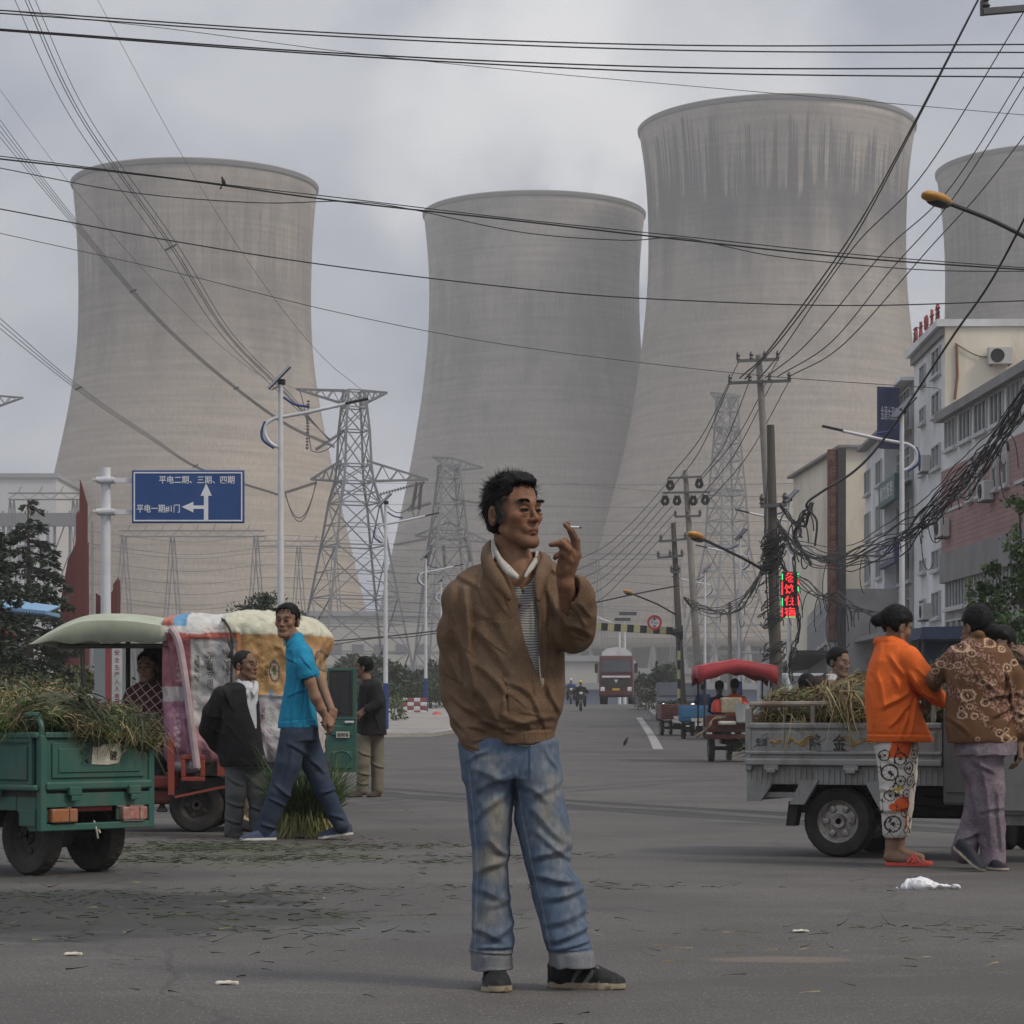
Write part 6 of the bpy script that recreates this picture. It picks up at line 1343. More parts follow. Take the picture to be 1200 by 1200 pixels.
b=MB(); b.bbox(x0-1.6,x0-.02,.05,.95,.3,.36); b.build('chassis',CHAS,t); MB().bbox(x0-1.7,x0-.7,0,1.0,.45,.8).build('bed',GREEN,t)
# ---------------- red canopy tricycle
t=thing('canopy_tricycle','red tricycle with scalloped red canopy, white bucket and orange clad driver','cargo tricycle',(xg(860,50),50,gz(50)),R(90)); RC_=mat('canopy_red',(.33,.028,.035),.6,.12,3,dirt=(.2,.03,.03),damt=.4)
# local x forward (away), y left (photo left)
b=MB(); nu,nv=16,14; 
def cf(a,c_):
    x=(a-.5)*1.9; y=(c_-.5)*1.56; ex=max(abs(a-.5)*2,abs(c_-.5)*2); z=2.06-.13*abs(c_-.5)*2-.04*(abs(a-.5)*2) ** 2+.008*math.sin(c_*25)*ex
    return (x,y,z)
b.grid(cf,nu,nv); b.build('canopy',RC_,t,smooth='full',solid=.015)
b=MB(); n=48
def rim(s):
    s=s % 4; q=(s % 1)-.5
    return {0:(-.95,q*1.56),1:(q*1.9,.78),2:(.95,-q*1.56),3:(-q*1.9,-.78)}[int(s)]
vs=[]
for i in range(n+1):
    x,y=rim(4*i/n+.5-.5); zz=cf(x/1.9+.5,y/1.56+.5)[2]; q=(4*i/n) % 1; drop=.36-.13*abs(math.sin(math.pi*q)) ** .5+.025*math.sin(i*2.1); vs += [(x,y,zz),(x*1.015,y*1.015,zz-drop*.5),(x*.99,y*.99,zz-drop)]
b.add(vs,[(3*i+j,3*i+3+j,3*i+4+j,3*i+1+j) for i in range(n) for j in (0,1)]); b.build('valance',RC_,t,smooth='full',solid=.012)
b=MB()
for x in (-.85,.85):
    for y in (-.66,.66):b.tube([(x,y,.7),(x,y,1.85)],.02,6)
b.build('canopy_post',CHAS,t)
b=MB(); b.rbox((-.55,0,.62),(1.1,1.2,.06),.02); b.rbox((-1.08,0,.78),(.05,1.2,.32),.02); b.rbox((-.55,.6,.78),(1.1,.05,.32),.02); b.rbox((-.55,-.6,.78),(1.1,.05,.32),.02); b.build('bed',MAROON,t)
b=MB(); b.bar((-1.0,.35,.5),(.9,.35,.5),.06).bar((-1.0,-.35,.5),(.9,-.35,.5),.06); b.tube([(-.5,.5,.27),(-.5,-.5,.27)],.04,8); b.rbox((-.5,0,.3),(.25,.25,.2),.05); b.rbox((.3,0,.45),(.6,.5,.2),.04); b.build('chassis',CHAS,t); MB().rbox((-1.05,0,.5),(.06,1.3,.1),.02).build('bumper',MAROON,t)
for y in (.5,-.5):wheel(t,(-.5,y,.26),.26,.13,5)
wheel(t,(1.1,0,.26),.26,.11,5); MB().rbox((.35,0,.86),(.4,.5,.12),.04).build('seat',CHAS,t); b=MB(); b.tube([(1.1,0,.26),(.95,0,1.0)],.03,6); b.tube([(.85,.35,1.05),(.95,0,1.0),(.85,-.35,1.05)],.018,6); b.build('front_fork',CHAS,t)
o=MB().lathe([(.12,0),(.15,.02),(.19,.36),(.2,.38),(.18,.38),(.14,.04),(.01,.03)],24,cap=False).build('bucket',mat('plastic_white',(.5,.5,.47),.5,.12,4),smooth=True); o.location=(xg(873,48.6),48.8,gz(49)+.78); tag(o,'white plastic bucket hung at the back of the red canopy tricycle','bucket')
o=MB().rbox((0,0,.16),(.42,.35,.32),.03).build('straw_box',mat('straw',(.34,.29,.2),.9,.25,12),None); o.location=(xg(858,49),49.3,gz(49)+.97); tag(o,'straw coloured box stacked on the red canopy tricycle','box')
for uu,l in ((843,'left'),(872,'right')):
    o=MB().lathe([(.1,0),(.14,.03),(.13,.2),(.08,.26),(.05,.28)],16).build('red_can',mat('can_red',(.45,.04,.02),.5,.12),smooth=True); o.location=(xg(uu,49),49.3,gz(49)+.97); tag(o,'bright red plastic container on the %s of the straw box' % l,'container')
hq=thing('plank_bundle','curved pale branch and rags hanging over the red canopy tricycle rear','branch',(xg(833,48.8),48.8,gz(49))); MB().tube(spline([(-.3,0,.5),(-.05,-.05,.7),(.05,0,.86),(.3,.1,.9)],6),[.02+.012*math.sin(i) for i in range(19)],7).build('branch',DRY,hq); MB().rbox((.32,0,.78),(.35,.2,.08),.03).build('rag',lb_,hq)
# ---------------- small maroon tricycle, blue tricycle, oncoming car
def small_trike(u,D,m,label,rz,h_=.0):
    t=thing('cargo_tricycle',label,'cargo tricycle',(xg(u,D),D,gz(D)),rz,None)
    b=MB(); b.rbox((-.5,0,.55),(1.2,1.15,.05),.02); b.rbox((-1.1,0,.78),(.04,1.15,.46),.02); b.rbox((-.5,.57,.78),(1.2,.04,.46),.02); b.rbox((-.5,-.57,.78),(1.2,.04,.46),.02); b.rbox((-1.13,0,.8),(.03,1.0,.3),.02); b.build('bed',m,t)
    b=MB(); b.bar((-1,.35,.45),(.9,.35,.45),.07).bar((-1,-.35,.45),(.9,-.35,.45),.07); b.tube([(-.5,.5,.25),(-.5,-.5,.25)],.04,8); b.rbox((-.5,0,.3),(.25,.25,.2),.05); b.build('chassis',CHAS,t)
    for y in (.5,-.5):wheel(t,(-.5,y,.25),.25,.13,5)
    wheel(t,(1.1,0,.25),.25,.1,5); b=MB(); b.tube([(1.1,0,.25),(.95,0,.95)],.03,6); b.tube([(.85,.3,1.0),(.95,0,.95),(.85,-.3,1.0)],.018,6); b.rbox((.3,0,.7),(.7,.4,.25),.06); b.build('front_fork',CHAS,t); MB().rbox((-1.15,0,.58),(.02,.4,.1),.005).build('number_plate',lb_,t)
    return t
small_trike(791,81,MAROON,'small maroon cargo tricycle driving away, left of the red canopy',R(94)); small_trike(822,76,mat('paint_blue',(.03,.13,.24),.5,.15,4),'blue cargo tricycle half hidden between the maroon one and the red canopy',R(80))
h3=thing('leaf_load','dark leafy load in the small maroon tricycle','vegetable heap',(xg(791,81),81.4,gz(81))); heap(h3,[(0,.3,.95,.42,.5,.12)],1500,[(DKG,.7),(GRN,.3)],91,.25,.02)
t=thing('oncoming_car','dark blue car with lit round headlights coming towards the camera','car',(xg(793,106),106,gz(106)),R(-92)); car_body(t,3.9,1.72,1.62,mat('car_navy',(.03,.035,.05),.35,.1),True,True)
t=thing('parked_van','silver grey van with big windscreen parked behind the dark pole','van',(xg(946,66),67,gz(66)),R(-80)); car_body(t,3.9,1.5,1.95,mat('van_silver',(.33,.35,.36),.35,.08),False,True)
# ---------------- tanker truck
t=thing('tanker_truck','dark red cement tanker truck driving towards the camera in the distance','truck',(xg(722,150),150,gz(150)),R(-94)); TRK=mat('truck_red',(.075,.015,.018),.4,.12,2,dirt=(.09,.05,.05),damt=.5); wd=2.05
b=MB(); b.prism([(-1.9,.7),(-1.9,2.75),(-1.2,3.0),(-.3,2.95),(0,1.9),(.05,.45),(-1.9,.45)],-wd/2,wd/2); b.build('cab',TRK,t,bevel=.06)
b=MB(); b.add([(-.01,-wd*.43,1.95),(-.01,wd*.43,1.95),(-.235,wd*.42,2.7),(-.235,-wd*.42,2.7),(.03,-wd*.43,1.96),(.03,wd*.43,1.96),(-.2,wd*.42,2.71),(-.2,-wd*.42,2.71)],[(3,2,1,0),(4,5,6,7),(0,1,5,4),(1,2,6,5),(2,3,7,6),(3,0,4,7)]); b.build('windscreen',GLASS,t)
MB().bbox(.055,.085,-wd*.42,wd*.42,1.62,1.74).build('chrome_bar',LW,t); MB().bbox(.05,.075,-wd*.38,wd*.38,1.08,1.56).build('grille',CHAS,t); MB().prism([(-.12,1.5),(.12,1.5),(0,1.28)],.078,.095,'x').build('badge',LW,t)
MB().rbox((.08,0,.66),(.16,wd*1.0,.3),.04).build('bumper',TRK,t); MB().bbox(.165,.18,-.22,.22,.84,.98).build('number_plate',mat('plate_yellow',(.5,.33,.03),.5),t)
for s in (-1,1):
    MB().rbox((.08,s*wd*.4,.92),(.08,.26,.26),.04).build('headlight',mat('headlamp',(.6,.6,.6),.2,.1),t); MB().rbox((-.15,s*(wd/2+.18),2.2),(.12,.2,.6),.04).build('mirror',CHAS,t)
    for x in (-.9,-4.2,-5.4,-6.6):wheel(t,(x,s*(wd/2-.16),.48),.48,.3,6)
MB().prism([(wd/2*.9,2.9),(wd/2*.85,3.2),(wd/2*.5,3.42),(0,3.5),(-wd/2*.5,3.42),(-wd/2*.85,3.2),(-wd/2*.9,2.9)],-1.7,-.7,'x').build('roof_fairing',LW,t)
MB().lathe([(.2,0),(.95,.35),(1.05,.6),(1.05,6.2),(.95,6.5),(.2,6.8)],28,M=Matrix.Translation((-8.9,.15,2.2)) @ Matrix.Rotation(R(90),4,'Y')).build('tank',mat('tank_grey',(.2,.21,.21),.45,.12,1.5,dirt=(.1,.1,.1),damt=.5),t,smooth=True)
MB().bbox(-9,-1.9,-.9,.9,.8,1.05).build('chassis',CHAS,t)
# navy stall behind the women, yellow post, litter, kerb blocks
t=thing('navy_stall','navy blue canopied stall behind the orange and brown clad women','stall',(xg(1103,40),40,gz(40))); k=40/F
NV=mat('canvas_navy',(.015,.025,.06),.7,.15,3)
b=MB(); b.prism([(-.40,H+(HV-752)*k),(-.35,H+(HV-738)*k),(.8,H+(HV-736)*k),(.9,H+(HV-752)*k)],-.3,.8); b.build('roof',NV,t); b=MB(); b.bbox(-.32,.8,.3,.34,0,H+(HV-753)*k); b.build('back_cloth',NV,t); b=MB()
for x in (-.34,.8):b.bbox(x-.02,x+.02,-.25,-.21,0,H+(HV-753)*k)
b.build('post',CHAS,t); MB().bbox(-.3,.8,-.2,.25,.75,.82).build('counter',lb_,t)
o=MB().lathe([(.03,0),(.035,.02),(.035,.13),(.012,.18),(.012,.22)],12).build('bottle',mat('bottle_pale',(.45,.45,.2),.4),smooth=True); o.location=(xg(1110,39.9),39.95,.82); tag(o,'pale bottle standing on the navy stall counter','bottle')
o=MB().bbox(-.06,.06,-.06,.06,0,1.55).build('yellow_post',mat('post_yellow',(.4,.28,.03),.6,.15)); o.location=gp(771,110); tag(o,'yellow roadside post left of the oncoming car','post')
rg=random.Random(5)
t=thing('kerb_block_stack','stack of red and white striped kerb blocks by the hedge','kerb blocks',gp(485,118)); k=118/F
for r_ in range(4):
    for i in range(4):MB().rbox(((i-1.5)*.31,0,.1+r_*.2),(.29,.3,.18),.02,rz=rg.uniform(-.06,.06)).build('block',WS if (i+r_) % 2 else mat('block_red',(.25,.07,.07),.8,.2),t)
o=MB().lathe([(.02,0),(.3,.02),(.2,.2),(.05,.28)],10).build('red_bag',mat('bag_red',(.4,.08,.08),.6),smooth=True); o.location=gp(512,112); tag(o,'small red and blue bag dropped on the pavement by the kerb blocks','bag')
# crumpled white plastic bag
f=folds(un([el((0,0,.022),(.075,.05,.035)),rc((-.06,0,.012),(-.12,.01,.005),.02,.006),rc((.06,0,.02),(.15,.01,.016),.012,.005),rc((.15,.01,.016),(.2,.0,.012),.006,.008)],.02),[],None,.014,28,(1,1,1))
o=sdf_mesh('plastic_bag',f,(-.16,-.09,-.01),(.24,.09,.09),.006,mat('bag_plastic',(.62,.62,.63),.35,.12,20,spec=.5)); o.location=G(1078,1042); tag(o,'crumpled white plastic bag on the asphalt near the red sandals','plastic bag')
for (u,v,s_,l) in ((938,1093,.05,'torn white cigarette packet flap on the asphalt right of the smoker'),(266,1154,.06,'white scrap of paper on the asphalt lower left'),(86,1120,.05,'thin pale straw scrap on the lower left asphalt')):
    f=folds(rbx((0,0,.006),(s_*.6,.014,.003),.002),[],None,.006,40); o=sdf_mesh('paper_scrap',f,(-s_*.6-.02,-.03,-.01),(s_*.6+.02,.03,.03),.004,WT); o.location=G(u,v); o.data.materials.clear(); o.data.materials.append(lb_); tag(o,l,'litter')
# small dark bird on the road in the middle distance
o=MB().lathe([(.004,-.12),(.03,-.07),(.05,0),(.04,.05),(.02,.08),(.028,.1),(.02,.125),(.004,.14)],10,M=Matrix.Translation((0,0,.12)) @ Matrix.Rotation(.5,4,'Y')).tube([(0,.01,.1),(0,.01,0)],.006,4).build('bird',MATS['feather_black'],smooth='full'); o.location=gp(733,66); tag(o,'dark bird standing on the empty road','bird')
# ================================================================== people
SKIN=mat('skin',(1,1,1),.62,.10,60,attr='Col',spec=.16,bump=.12,bscale=220)
HAIR=mat('hair_black',(.007,.0065,.0065),.6,.25,40,spec=.12)
class Head:
    def __init__(s,c,fwd,up,sc=1.0,age=.35):
        s.c=A(c); f=A(fwd); f /= np.linalg.norm(f); u=A(up); u=u-f*(u @ f); u /= np.linalg.norm(u); r=np.cross(f,u); s.R=np.stack([r,f,u],1); s.s=sc
        fs=[el((0,-.014,.045),(.077,.094,.083)),(el((0,.025,-.026),(.0585,.061,.084)),.025),(rc((-.014,.066,-.094),(.014,.066,-.094),.02),.02),
              (rc((.053,-.0,-.050),(.022,.062,-.092),.015,.016),.02),(rc((-.053,0,-.050),(-.022,.062,-.092),.015,.016),.02),(el((.046,.058,-.012),(.019,.018,.016)),.028),(el((-.046,.058,-.012),(.019,.018,.016)),.028),
              (rc((-.034,.079,.032),(.034,.079,.032),.012),.016),(rc((0,.083,.018),(0,.103,-.020),.0065,.0095),.01),(el((0,.103,-.023),(.0105,.011,.009)),.006),(el((.0135,.093,-.026),(.0085,.011,.0075)),.006),(el((-.0135,.093,-.026),(.0085,.011,.0075)),.006),
              (rc((-.019,.076,-.054),(.019,.076,-.054),.0125),.012),(chain([(-.023,.0795,-.0635),(-.011,.0865,-.056),(0,.0885,-.054),(.011,.0865,-.056),(.023,.0795,-.0635)],[.0025,.004,.0045,.004,.0025],.004),.006),(chain([(-.019,.0795,-.0705),(0,.0885,-.0655),(.019,.0795,-.0705)],[.003,.005,.003],.004),.006),(el((0,.077,-.098),(.020,.013,.014)),.014)]
        f0=un(fs,.02)
        for x in (.031,-.031):
            f0=sub(f0,el((x,.098,.010),(.019,.016,.011)),.012); f0=un([f0,(el((x,.073,.010),(.0155,.0145,.0125)),.004)])
            f0=un([f0,(rc((x-.010,.0905,-.003),(x+.010,.0905,-.003),.0018+.0012*age),.004)]) ; f0=sub(f0,rc((x-.013,.091,.0085),(x+.013,.091,.0085),.0036),.003)
        f0=sub(f0,chain([(-.027,.0845,-.0695),(-.012,.0945,-.0610),(0,.0965,-.0597),(.012,.0945,-.0610),(.027,.0845,-.0695)],[.0024]*5,.003),.004)
        for x in (.006,-.006):f0=sub(f0,el((x*1.2,.108,-.034),(.004,.006,.004)),.002)
        for sx in (1,-1):
            if age > .5:f0=sub(f0,rc((sx*.019,.099,-.027),(sx*.034,.086,-.060),.0028),.006)
            ear=sub(el((sx*.080,-.020,-.004),(.012,.021,.034),Matrix.Rotation(-sx*.35,4,'Z')),un([el((sx*.091,-.012,.004),(.007,.009,.016)),el((sx*.088,-.008,-.012),(.006,.006,.008))],.003),.003); f0=un([f0,(ear,.006)])
        s.f0=f0; s.f=s.wrap(f0)
    def loc(s,p):return (p-s.c) @ s.R/s.s
    def wrap(s,g):return lambda p:g(s.loc(p))*s.s
    def world(s,q):return s.c+s.R @ A(q)*s.s
    def paint(s,V,base,stub=.5,col=None):
        n=len(V); q=s.loc(V); c=np.tile(A(base),(n,1)) if col is None else col; x,y,z=q.T; ax=np.abs(x); fr=(y > .02) & (ax < .075) & (z < .14) & (z >-.13)
        def mix(w,cc):
            w=np.clip(w,0,1)[:,None]; c[:]=c*(1-w)+A(cc)*w
        B=A(base); nz=vnoise(q,60); n3=vnoise(q,22)
        mix(fr*np.exp(-((ax-.042) ** 2+(z+.022) ** 2)/.0006)*.35,B*A([1.25,.85,.8])); mix(fr*np.exp(-(x ** 2+(z+.02) ** 2)/.00025)*(y > .09)*.35,B*A([1.25,.8,.75]))
        mix(fr*(n3 > .2)*.15,B*.75)
        mix(fr*((z <-.045) & (z >-.12))*stub*np.clip(1-np.exp(-((x/.018) ** 2+((z+.06)/.007) ** 2)),0,1)*.45*(y > .03),B*.5)
        mix(fr*np.exp(-((ax-.033)/.019) ** 4-((z-.0345+(ax-.033)*.22-.003)/.0075) ** 4)*.97*(y > .04),(.016,.013,.012))
        mix(fr*np.exp(-((ax-.031)/.0145) ** 4-((z-.0085)/.0062) ** 4)*.98*(y > .05),(.02,.015,.013)); mix(fr*np.exp(-((ax-.031)/.018) ** 4-((z-.019)/.0016) ** 2)*.4,B*.45)
        mix(fr*np.exp(-((ax-.031)/.017) ** 4-((z+.008)/.005) ** 2)*.3,B*.6)
        mix(fr*np.exp(-(x/.021) ** 4-((z+.054+14*x*x)/.0042) ** 2)*(y > .07)*.7,B*A([.85,.5,.48])); mix(fr*np.exp(-(x/.018) ** 4-((z+.066+12*x*x)/.0045) ** 2)*(y > .07)*.6,B*A([1.05,.62,.6]))
        mix(fr*np.exp(-(x/.021) ** 4-((z+.0597+14*x*x)/.0028) ** 2)*(y > .07)*.97,(.03,.012,.01)); mix(fr*np.exp(-((ax-.006)/.004) ** 2-((z+.033)/.003) ** 2)*(y > .095)*.9,(.03,.015,.012))
        mix((ax > .074)*np.exp(-((y+.014)/.010) ** 2-((z-.002)/.017) ** 2)*.7,B*.4)  # shade in the ear hollow, painted into the skin colour
        for zz in (.058,.068,.078):mix(fr*np.exp(-((z-zz-.002*np.sin(x*90))/.0013) ** 2)*(ax < .045)*.35*stub*1.4,B*.55)
        return c
    def hair(s,style,noise=.005):
        """hair volume over the skull; styles cut different hairlines"""
        th={'short':.009,'crop':.004,'main':.006,'bun':.012,'bald':.003}[style]
        g=un([el((0,-.018,.047),(.079+th,.096+th,.085+th*1.3))]+([(el((0,-.055,-.02),(.062,.05,.075)),.02)] if style in ('main','bun','short') else [(el((0,-.05,-.01),(.062,.045,.05)),.02)])+([(el((.0,.015,.108),(.062,.06,.026)),.03)] if style == 'main' else []))
        # face opening
        hl=.082 if style != 'bald' else .10
        face=inter(inter(plane((0,.048,0),(0,-1,.0)),plane((0,0,hl),(0,-.25,1)),.01),lambda q:np.abs(q[:,0])-.056-.2*np.clip(.05-q[:,2],0,1),.01)
        low=inter(plane((0,.020,0),(0,-1,0)),plane((0,0,.052),(0,-.2,1)),.01); sideb=inter(plane((0,-.018,0),(0,-1,0)),plane((0,0,-.012 if style == 'main' else .012),(0,-.1,1)),.008)
        g=sub(g,face,.008); g=sub(g,low,.008); g=sub(g,sideb,.006); g=sub(g,plane((0,0,-.075 if style == 'main' else (-.055 if style == 'short' else-.045)),(0,.35,1)),.01)
        if style == 'main':g=sub(g,rbx((0,.06,-.03),(.2,.055,.03),.01),.006)
        def h(q):return g(q)-noise*(.8*vnoise(q*A([1,.18,.3]),110)+.5*vnoise(q*A([1,.3,.6]),220))-noise*.7*vnoise(q,22)
        return s.wrap(h)
def face_lines(p,hd,r=.0021,mouth=True):
    for sx in (1,-1):
        MB().tube(spline([Vector(hd.world(q)) for q in ((sx*.0165,.0868,.0065),(sx*.024,.0880,.0098),(sx*.032,.0868,.0108),(sx*.040,.0835,.0098),(sx*.0465,.0785,.0065))],4),[r*.4]+[r]*15+[r*.4],6).build('eyelashes',HAIR,p.t)
    if mouth:
        pts=[Vector(hd.world(q)) for q in ((-.027,.0790,-.0700),(-.014,.0865,-.0622),(0,.0895,-.0597),(.014,.0865,-.0622),(.027,.0790,-.0700))]; MB().tube(spline(pts,4),.0013,6).build('lip_line',mat('lip_dark',(.035,.014,.012),.7),p.t)
def hand_fns(w,d,nrm,thumb,s=1.0,curl=(.5,.5,.4),spread=.06,tc=.5):
    """w wrist, d towards the fingers, nrm back of the hand, thumb side +1/-1 along cross(nrm, d)"""
    w=A(w); d=A(d); d /= np.linalg.norm(d); nrm=A(nrm); nrm=nrm-d*(nrm @ d); nrm /= np.linalg.norm(nrm); sd=np.cross(nrm,d)*thumb
    def q(x,y,z):return w+(d*x+sd*y+nrm*z)*s
    fs=[rc(q(-.02,0,0),q(.02,0,0),.026*s,.028*s,(nrm,.65))]
    for i in range(4):
        y=.031-i*.0205; x0=.088-abs(i-1.2)*.005; fs.append((rc(q(.01,y*.55,0),q(x0,y,.002),.016*s,.0135*s),.012))
        L_=(.043,.048,.044,.034)[i]; a=0; p=q(x0,y,0); sp_=(1.3-i)*spread
        for j,(f,r0,r1) in enumerate(((1,.0098,.0088),(.62,.0088,.008),(.5,.008,.0065))):
            a += curl[j]; p2=p+(d*math.cos(a)+sd*math.sin(sp_)*math.cos(a)-nrm*math.sin(a))*L_*f*s; fs.append((rc(p,p2,r0*s,r1*s),.003)); p=p2
    t0=q(.022,.024,-.006); t1=q(.052,.046,-.014-.01*tc); t2=q(.082,.05-.012*tc,-.022-.018*tc); t3=q(.103,.046-.026*tc,-.026-.024*tc)
    fs += [(rc(t0,t1,.017*s,.0125*s),.01),(rc(t1,t2,.0118*s,.010*s),.004),(rc(t2,t3,.010*s,.0075*s),.003)]
    return fs
def shoe(heel,toe,w_,h_,name='shoe'):
    """heel/toe ground points; returns (sdf, heel point, up)"""
    a,b=A(heel),A(toe); d=b-a; L_=np.linalg.norm(d); d /= L_; up=A([0,0,1.]); up=up-d*(up @ d); up /= np.linalg.norm(up); sd_=np.cross(d,up); k=w_/.047; kh=h_/.085
    def f(p):
        q=p-a; x=q @ d/L_; y=q @ sd_; z=q @ up
        w=np.interp(x,[-.02,0,.02,.06,.15,.42,.55,.72,.86,.94,.98,1.0,1.02],[.001,.006,.018,.028,.034,.035,.040,.046,.042,.032,.020,.008,.001])*k
        h=np.interp(x,[-.02,.0,.04,.12,.28,.4,.55,.75,.9,.97,1.0,1.02],[.03,.075,.085,.09,.095,.09,.078,.060,.048,.039,.028,.01])*kh
        up_=((np.abs(y)/w) ** 2.3+(np.maximum(z,0)/h) ** 2.6) ** (1/2.4); du=(up_-1)*np.minimum(w,h)*.8; du=np.maximum(du,-z+.004)
        ds=np.maximum(np.abs(y)-w-.0035,np.abs(z-.011-.02*np.clip(x-.85,0,1))-.0105); e=np.maximum(-x,x-1)*L_
        return np.maximum(smin(du,ds,.003),e)
    return f,a,up
class Per:
    def __init__(s,label,D,ru,group=None,gv=None):
        s.D=D; s.k=D/F; s.o=Vector((xg(ru,D),D,gz(D))); s.t=thing('person',label,'person',s.o,0,group)
    def __call__(s,u,v,dy=0.):q=P(u,v,s.D) ; return (q.x-s.o.x,dy,q.z-s.o.z)
    def ch(s,pts,rs,k=.015,flat=None):return chain([s(*p) for p in pts],[r*s.k for r in rs],k,flat)
    def st(s,rows,pw=2.3):
        """rows (v, left, right, half depth, cy)"""
        return stack([(s(0,v)[2],(s(l,0)[0]+s(r,0)[0])/2,cy,(r-l)/2*s.k,hd) for v,l,r,hd,cy in rows],pw)
    def fold(s,f,segs,**k):
        out=[]
        for (u0,v0,u1,v1,w_,h_) in segs:a,b=s(u0,v0),s(u1,v1); out.append((a[0],a[2],b[0],b[2],w_*s.k,h_*s.k))
        return folds(f,out,**k)
    def mk(s,name,f,bounds,h,m,paint=None):
        u0,u1,v0,v1,y0,y1=bounds; a,b=s(u0,v1,y0),s(u1,v0,y1); return sdf_mesh(name,f,a,b,h,m,s.t,paint,world=False)
def band(p,name,top,out,m,th=.003,par=None):
    a=spline([Vector(p(*q)) for q in top],7); b_=spline([Vector(p(*q)) for q in out],7); b=MB(); n=len(a); R3=[]
    for f in (0,.5,1):R3.append([x.lerp(y,f)+Vector((0,-.003*math.sin(math.pi*f),.002*math.sin(math.pi*f))) for x,y in zip(a,b_)])
    b.add([q for r in R3 for q in r],[(j*n+i,j*n+i+1,(j+1)*n+i+1,(j+1)*n+i) for j in (0,1) for i in range(n-1)]); return b.build(name,m,p.t,smooth='full',solid=th)
def cloth(name,col,rough=.85,var=.12,scale=8,fine=240,dirt=None,damt=.3,dscale=6):return mat(name,col,rough,var,scale,fine=fine,dirt=dirt,damt=damt,dscale=dscale,spec=.2,bump=.15,bscale=180)
# ------------------------------------------------------------------ the smoking man
m1=Per('weathered man in brown jacket and faded jeans, smoking, standing on the road in the centre',8.15,615)
S1=A((.205,.106,.062)); hd1=Head(m1(602.5,604,-.01),(.69,-.72,.04),(-.05,.03,1),1.0,1.0)
fore=[rc(m1(672,742,-.10),m1(661,690,-.25),.040,.027),rc(m1(657,690,-.25),m1(662,668,-.265),.027,.030)]
fing=[(rc(m1(660,684,-.255),m1(665,664,-.27),.027,.031,((0,1,0),.7)),.012),(rc(m1(661,670,-.27),m1(674,657,-.275),.022,.014),.01),(rc(m1(656,676,-.27),m1(657,664,-.285),.018,.016),.01),
        (chain([m1(674,658,-.275),m1(673.5,641,-.285),m1(667.5,630.5,-.29),m1(660,623,-.29)],[.0118,.0105,.0092,.0075],.003),.006),
        (chain([m1(669,655,-.262),m1(670,640,-.262),m1(666,630,-.266),m1(663,621.5,-.27)],[.0112,.010,.009,.0075],.003),.006),
        (chain([m1(669,657,-.285),m1(660,641.5,-.305),m1(655.5,648,-.315),m1(659,655,-.305)],[.0112,.0102,.0095,.0085],.003),.006),
        (chain([m1(666,664,-.287),m1(656.5,655.5,-.312),m1(650,659,-.308),m1(648.5,661,-.30)],[.0108,.0095,.0088,.0075],.003),.006),
        (chain([m1(657,672,-.275),m1(664,652,-.31),m1(655.5,644.5,-.325),m1(644,646.5,-.322)],[.016,.0125,.011,.0085],.003),.008)]
neck=un([rc(m1(598,622,.03),m1(605,682,.02),.056,.062),rc(m1(609,640,-.035),m1(609,682,-.05),.018,.02)],.03)
body=un([hd1.f,(neck,.014),(rc(m1(560,700,.03),m1(650,700,.02),.07),.04),(rc(m1(603,690,.02),m1(606,870,.02),.10,.10),.05),
           (m1.ch([(552,695,.03),(538,790,.06),(560,862,-.02),(572,893,-.09)],[16,14,11,10]),.03),(m1.ch([(580,890,.0),(574,1010,.0),(578,1120,-.02)],[20,16,11]),.03),(m1.ch([(622,890,.0),(640,1010,-.0),(664,1122,-.06)],[20,16,11]),.03),
           (m1.ch([(640,692,.02),(672,742,-.10)],[16,14]),.03)]+[(fore[0],.02)]+fing)
_hb=np.array(m1(580,690))[2]
def body_paint(V):
    c=np.tile(S1,(len(V),1)); n=vnoise(V,35); c*=(1+.12*n+.10*vnoise(V,110)+.06*vnoise(V,14))[:,None]; c=hd1.paint(V,S1,1.0,c); hs=(V[:,0] > m1(640,0)[0]) & (V[:,2] > m1(0,700)[2]) & (V[:,1] <-.2)
    c[hs]=c[hs]*.92; kn=hs & (vnoise(V,90) > .3); c[kn]*=.8; return c
m1.mk('body',body,(520,700,545,1140,-.38,.2),.0033,SKIN,body_paint)
face_lines(m1,hd1,.0024)
m1.mk('hair',hd1.hair('main'),(555,650,545,660,-.16,.16),.0035,HAIR)
rg=np.random.default_rng(5); roots,dirs=[],[]
for i in range(5200):
    d=rg.normal(size=3); d /= np.linalg.norm(d)
    if d[2] <-.75:continue
    q=A([0,-.018,.047])+d*A([.080,.096,.087]); x,y,z=q
    if y > .045 and z < .084:continue
    if y > .012 and z < .045:continue
    if z <-.005 and y >-.015:continue
    if z <-.02:q=A([q[0]*.85,q[1],q[2]])
    fl_=d*(.55 if z > .09 else .18)+A([.1,.25,.1])*(z > .08)+A([0,-.15,-.75])*(z < .07)+rg.normal(size=3)*.28; roots.append(hd1.world(q)); dirs.append(hd1.R @ fl_)
blades('hair_strands',A(roots),A(dirs),.026,.0014,HAIR,m1.t,3,.15,3)
for sx in (1,-1):
    rr_=[]; dd_=[]
    for i in range(260):f=rg.uniform(0,1); rr_.append(hd1.world(A([sx*(.014+.038*f),.0915-.010*f*f,.0345+.004*math.sin(f*2.6)+rg.uniform(-.003,.0035)]))); dd_.append(hd1.R @ (A([sx*1.,.1,.25])+rg.normal(size=3)*.2))
    blades('eyebrow',A(rr_),A(dd_),.009,.0011,HAIR,m1.t,6,.1,2)
g_=mat('hair_grey',(.040,.038,.036),.6,.3,60); rr_=[]; dd_=[]
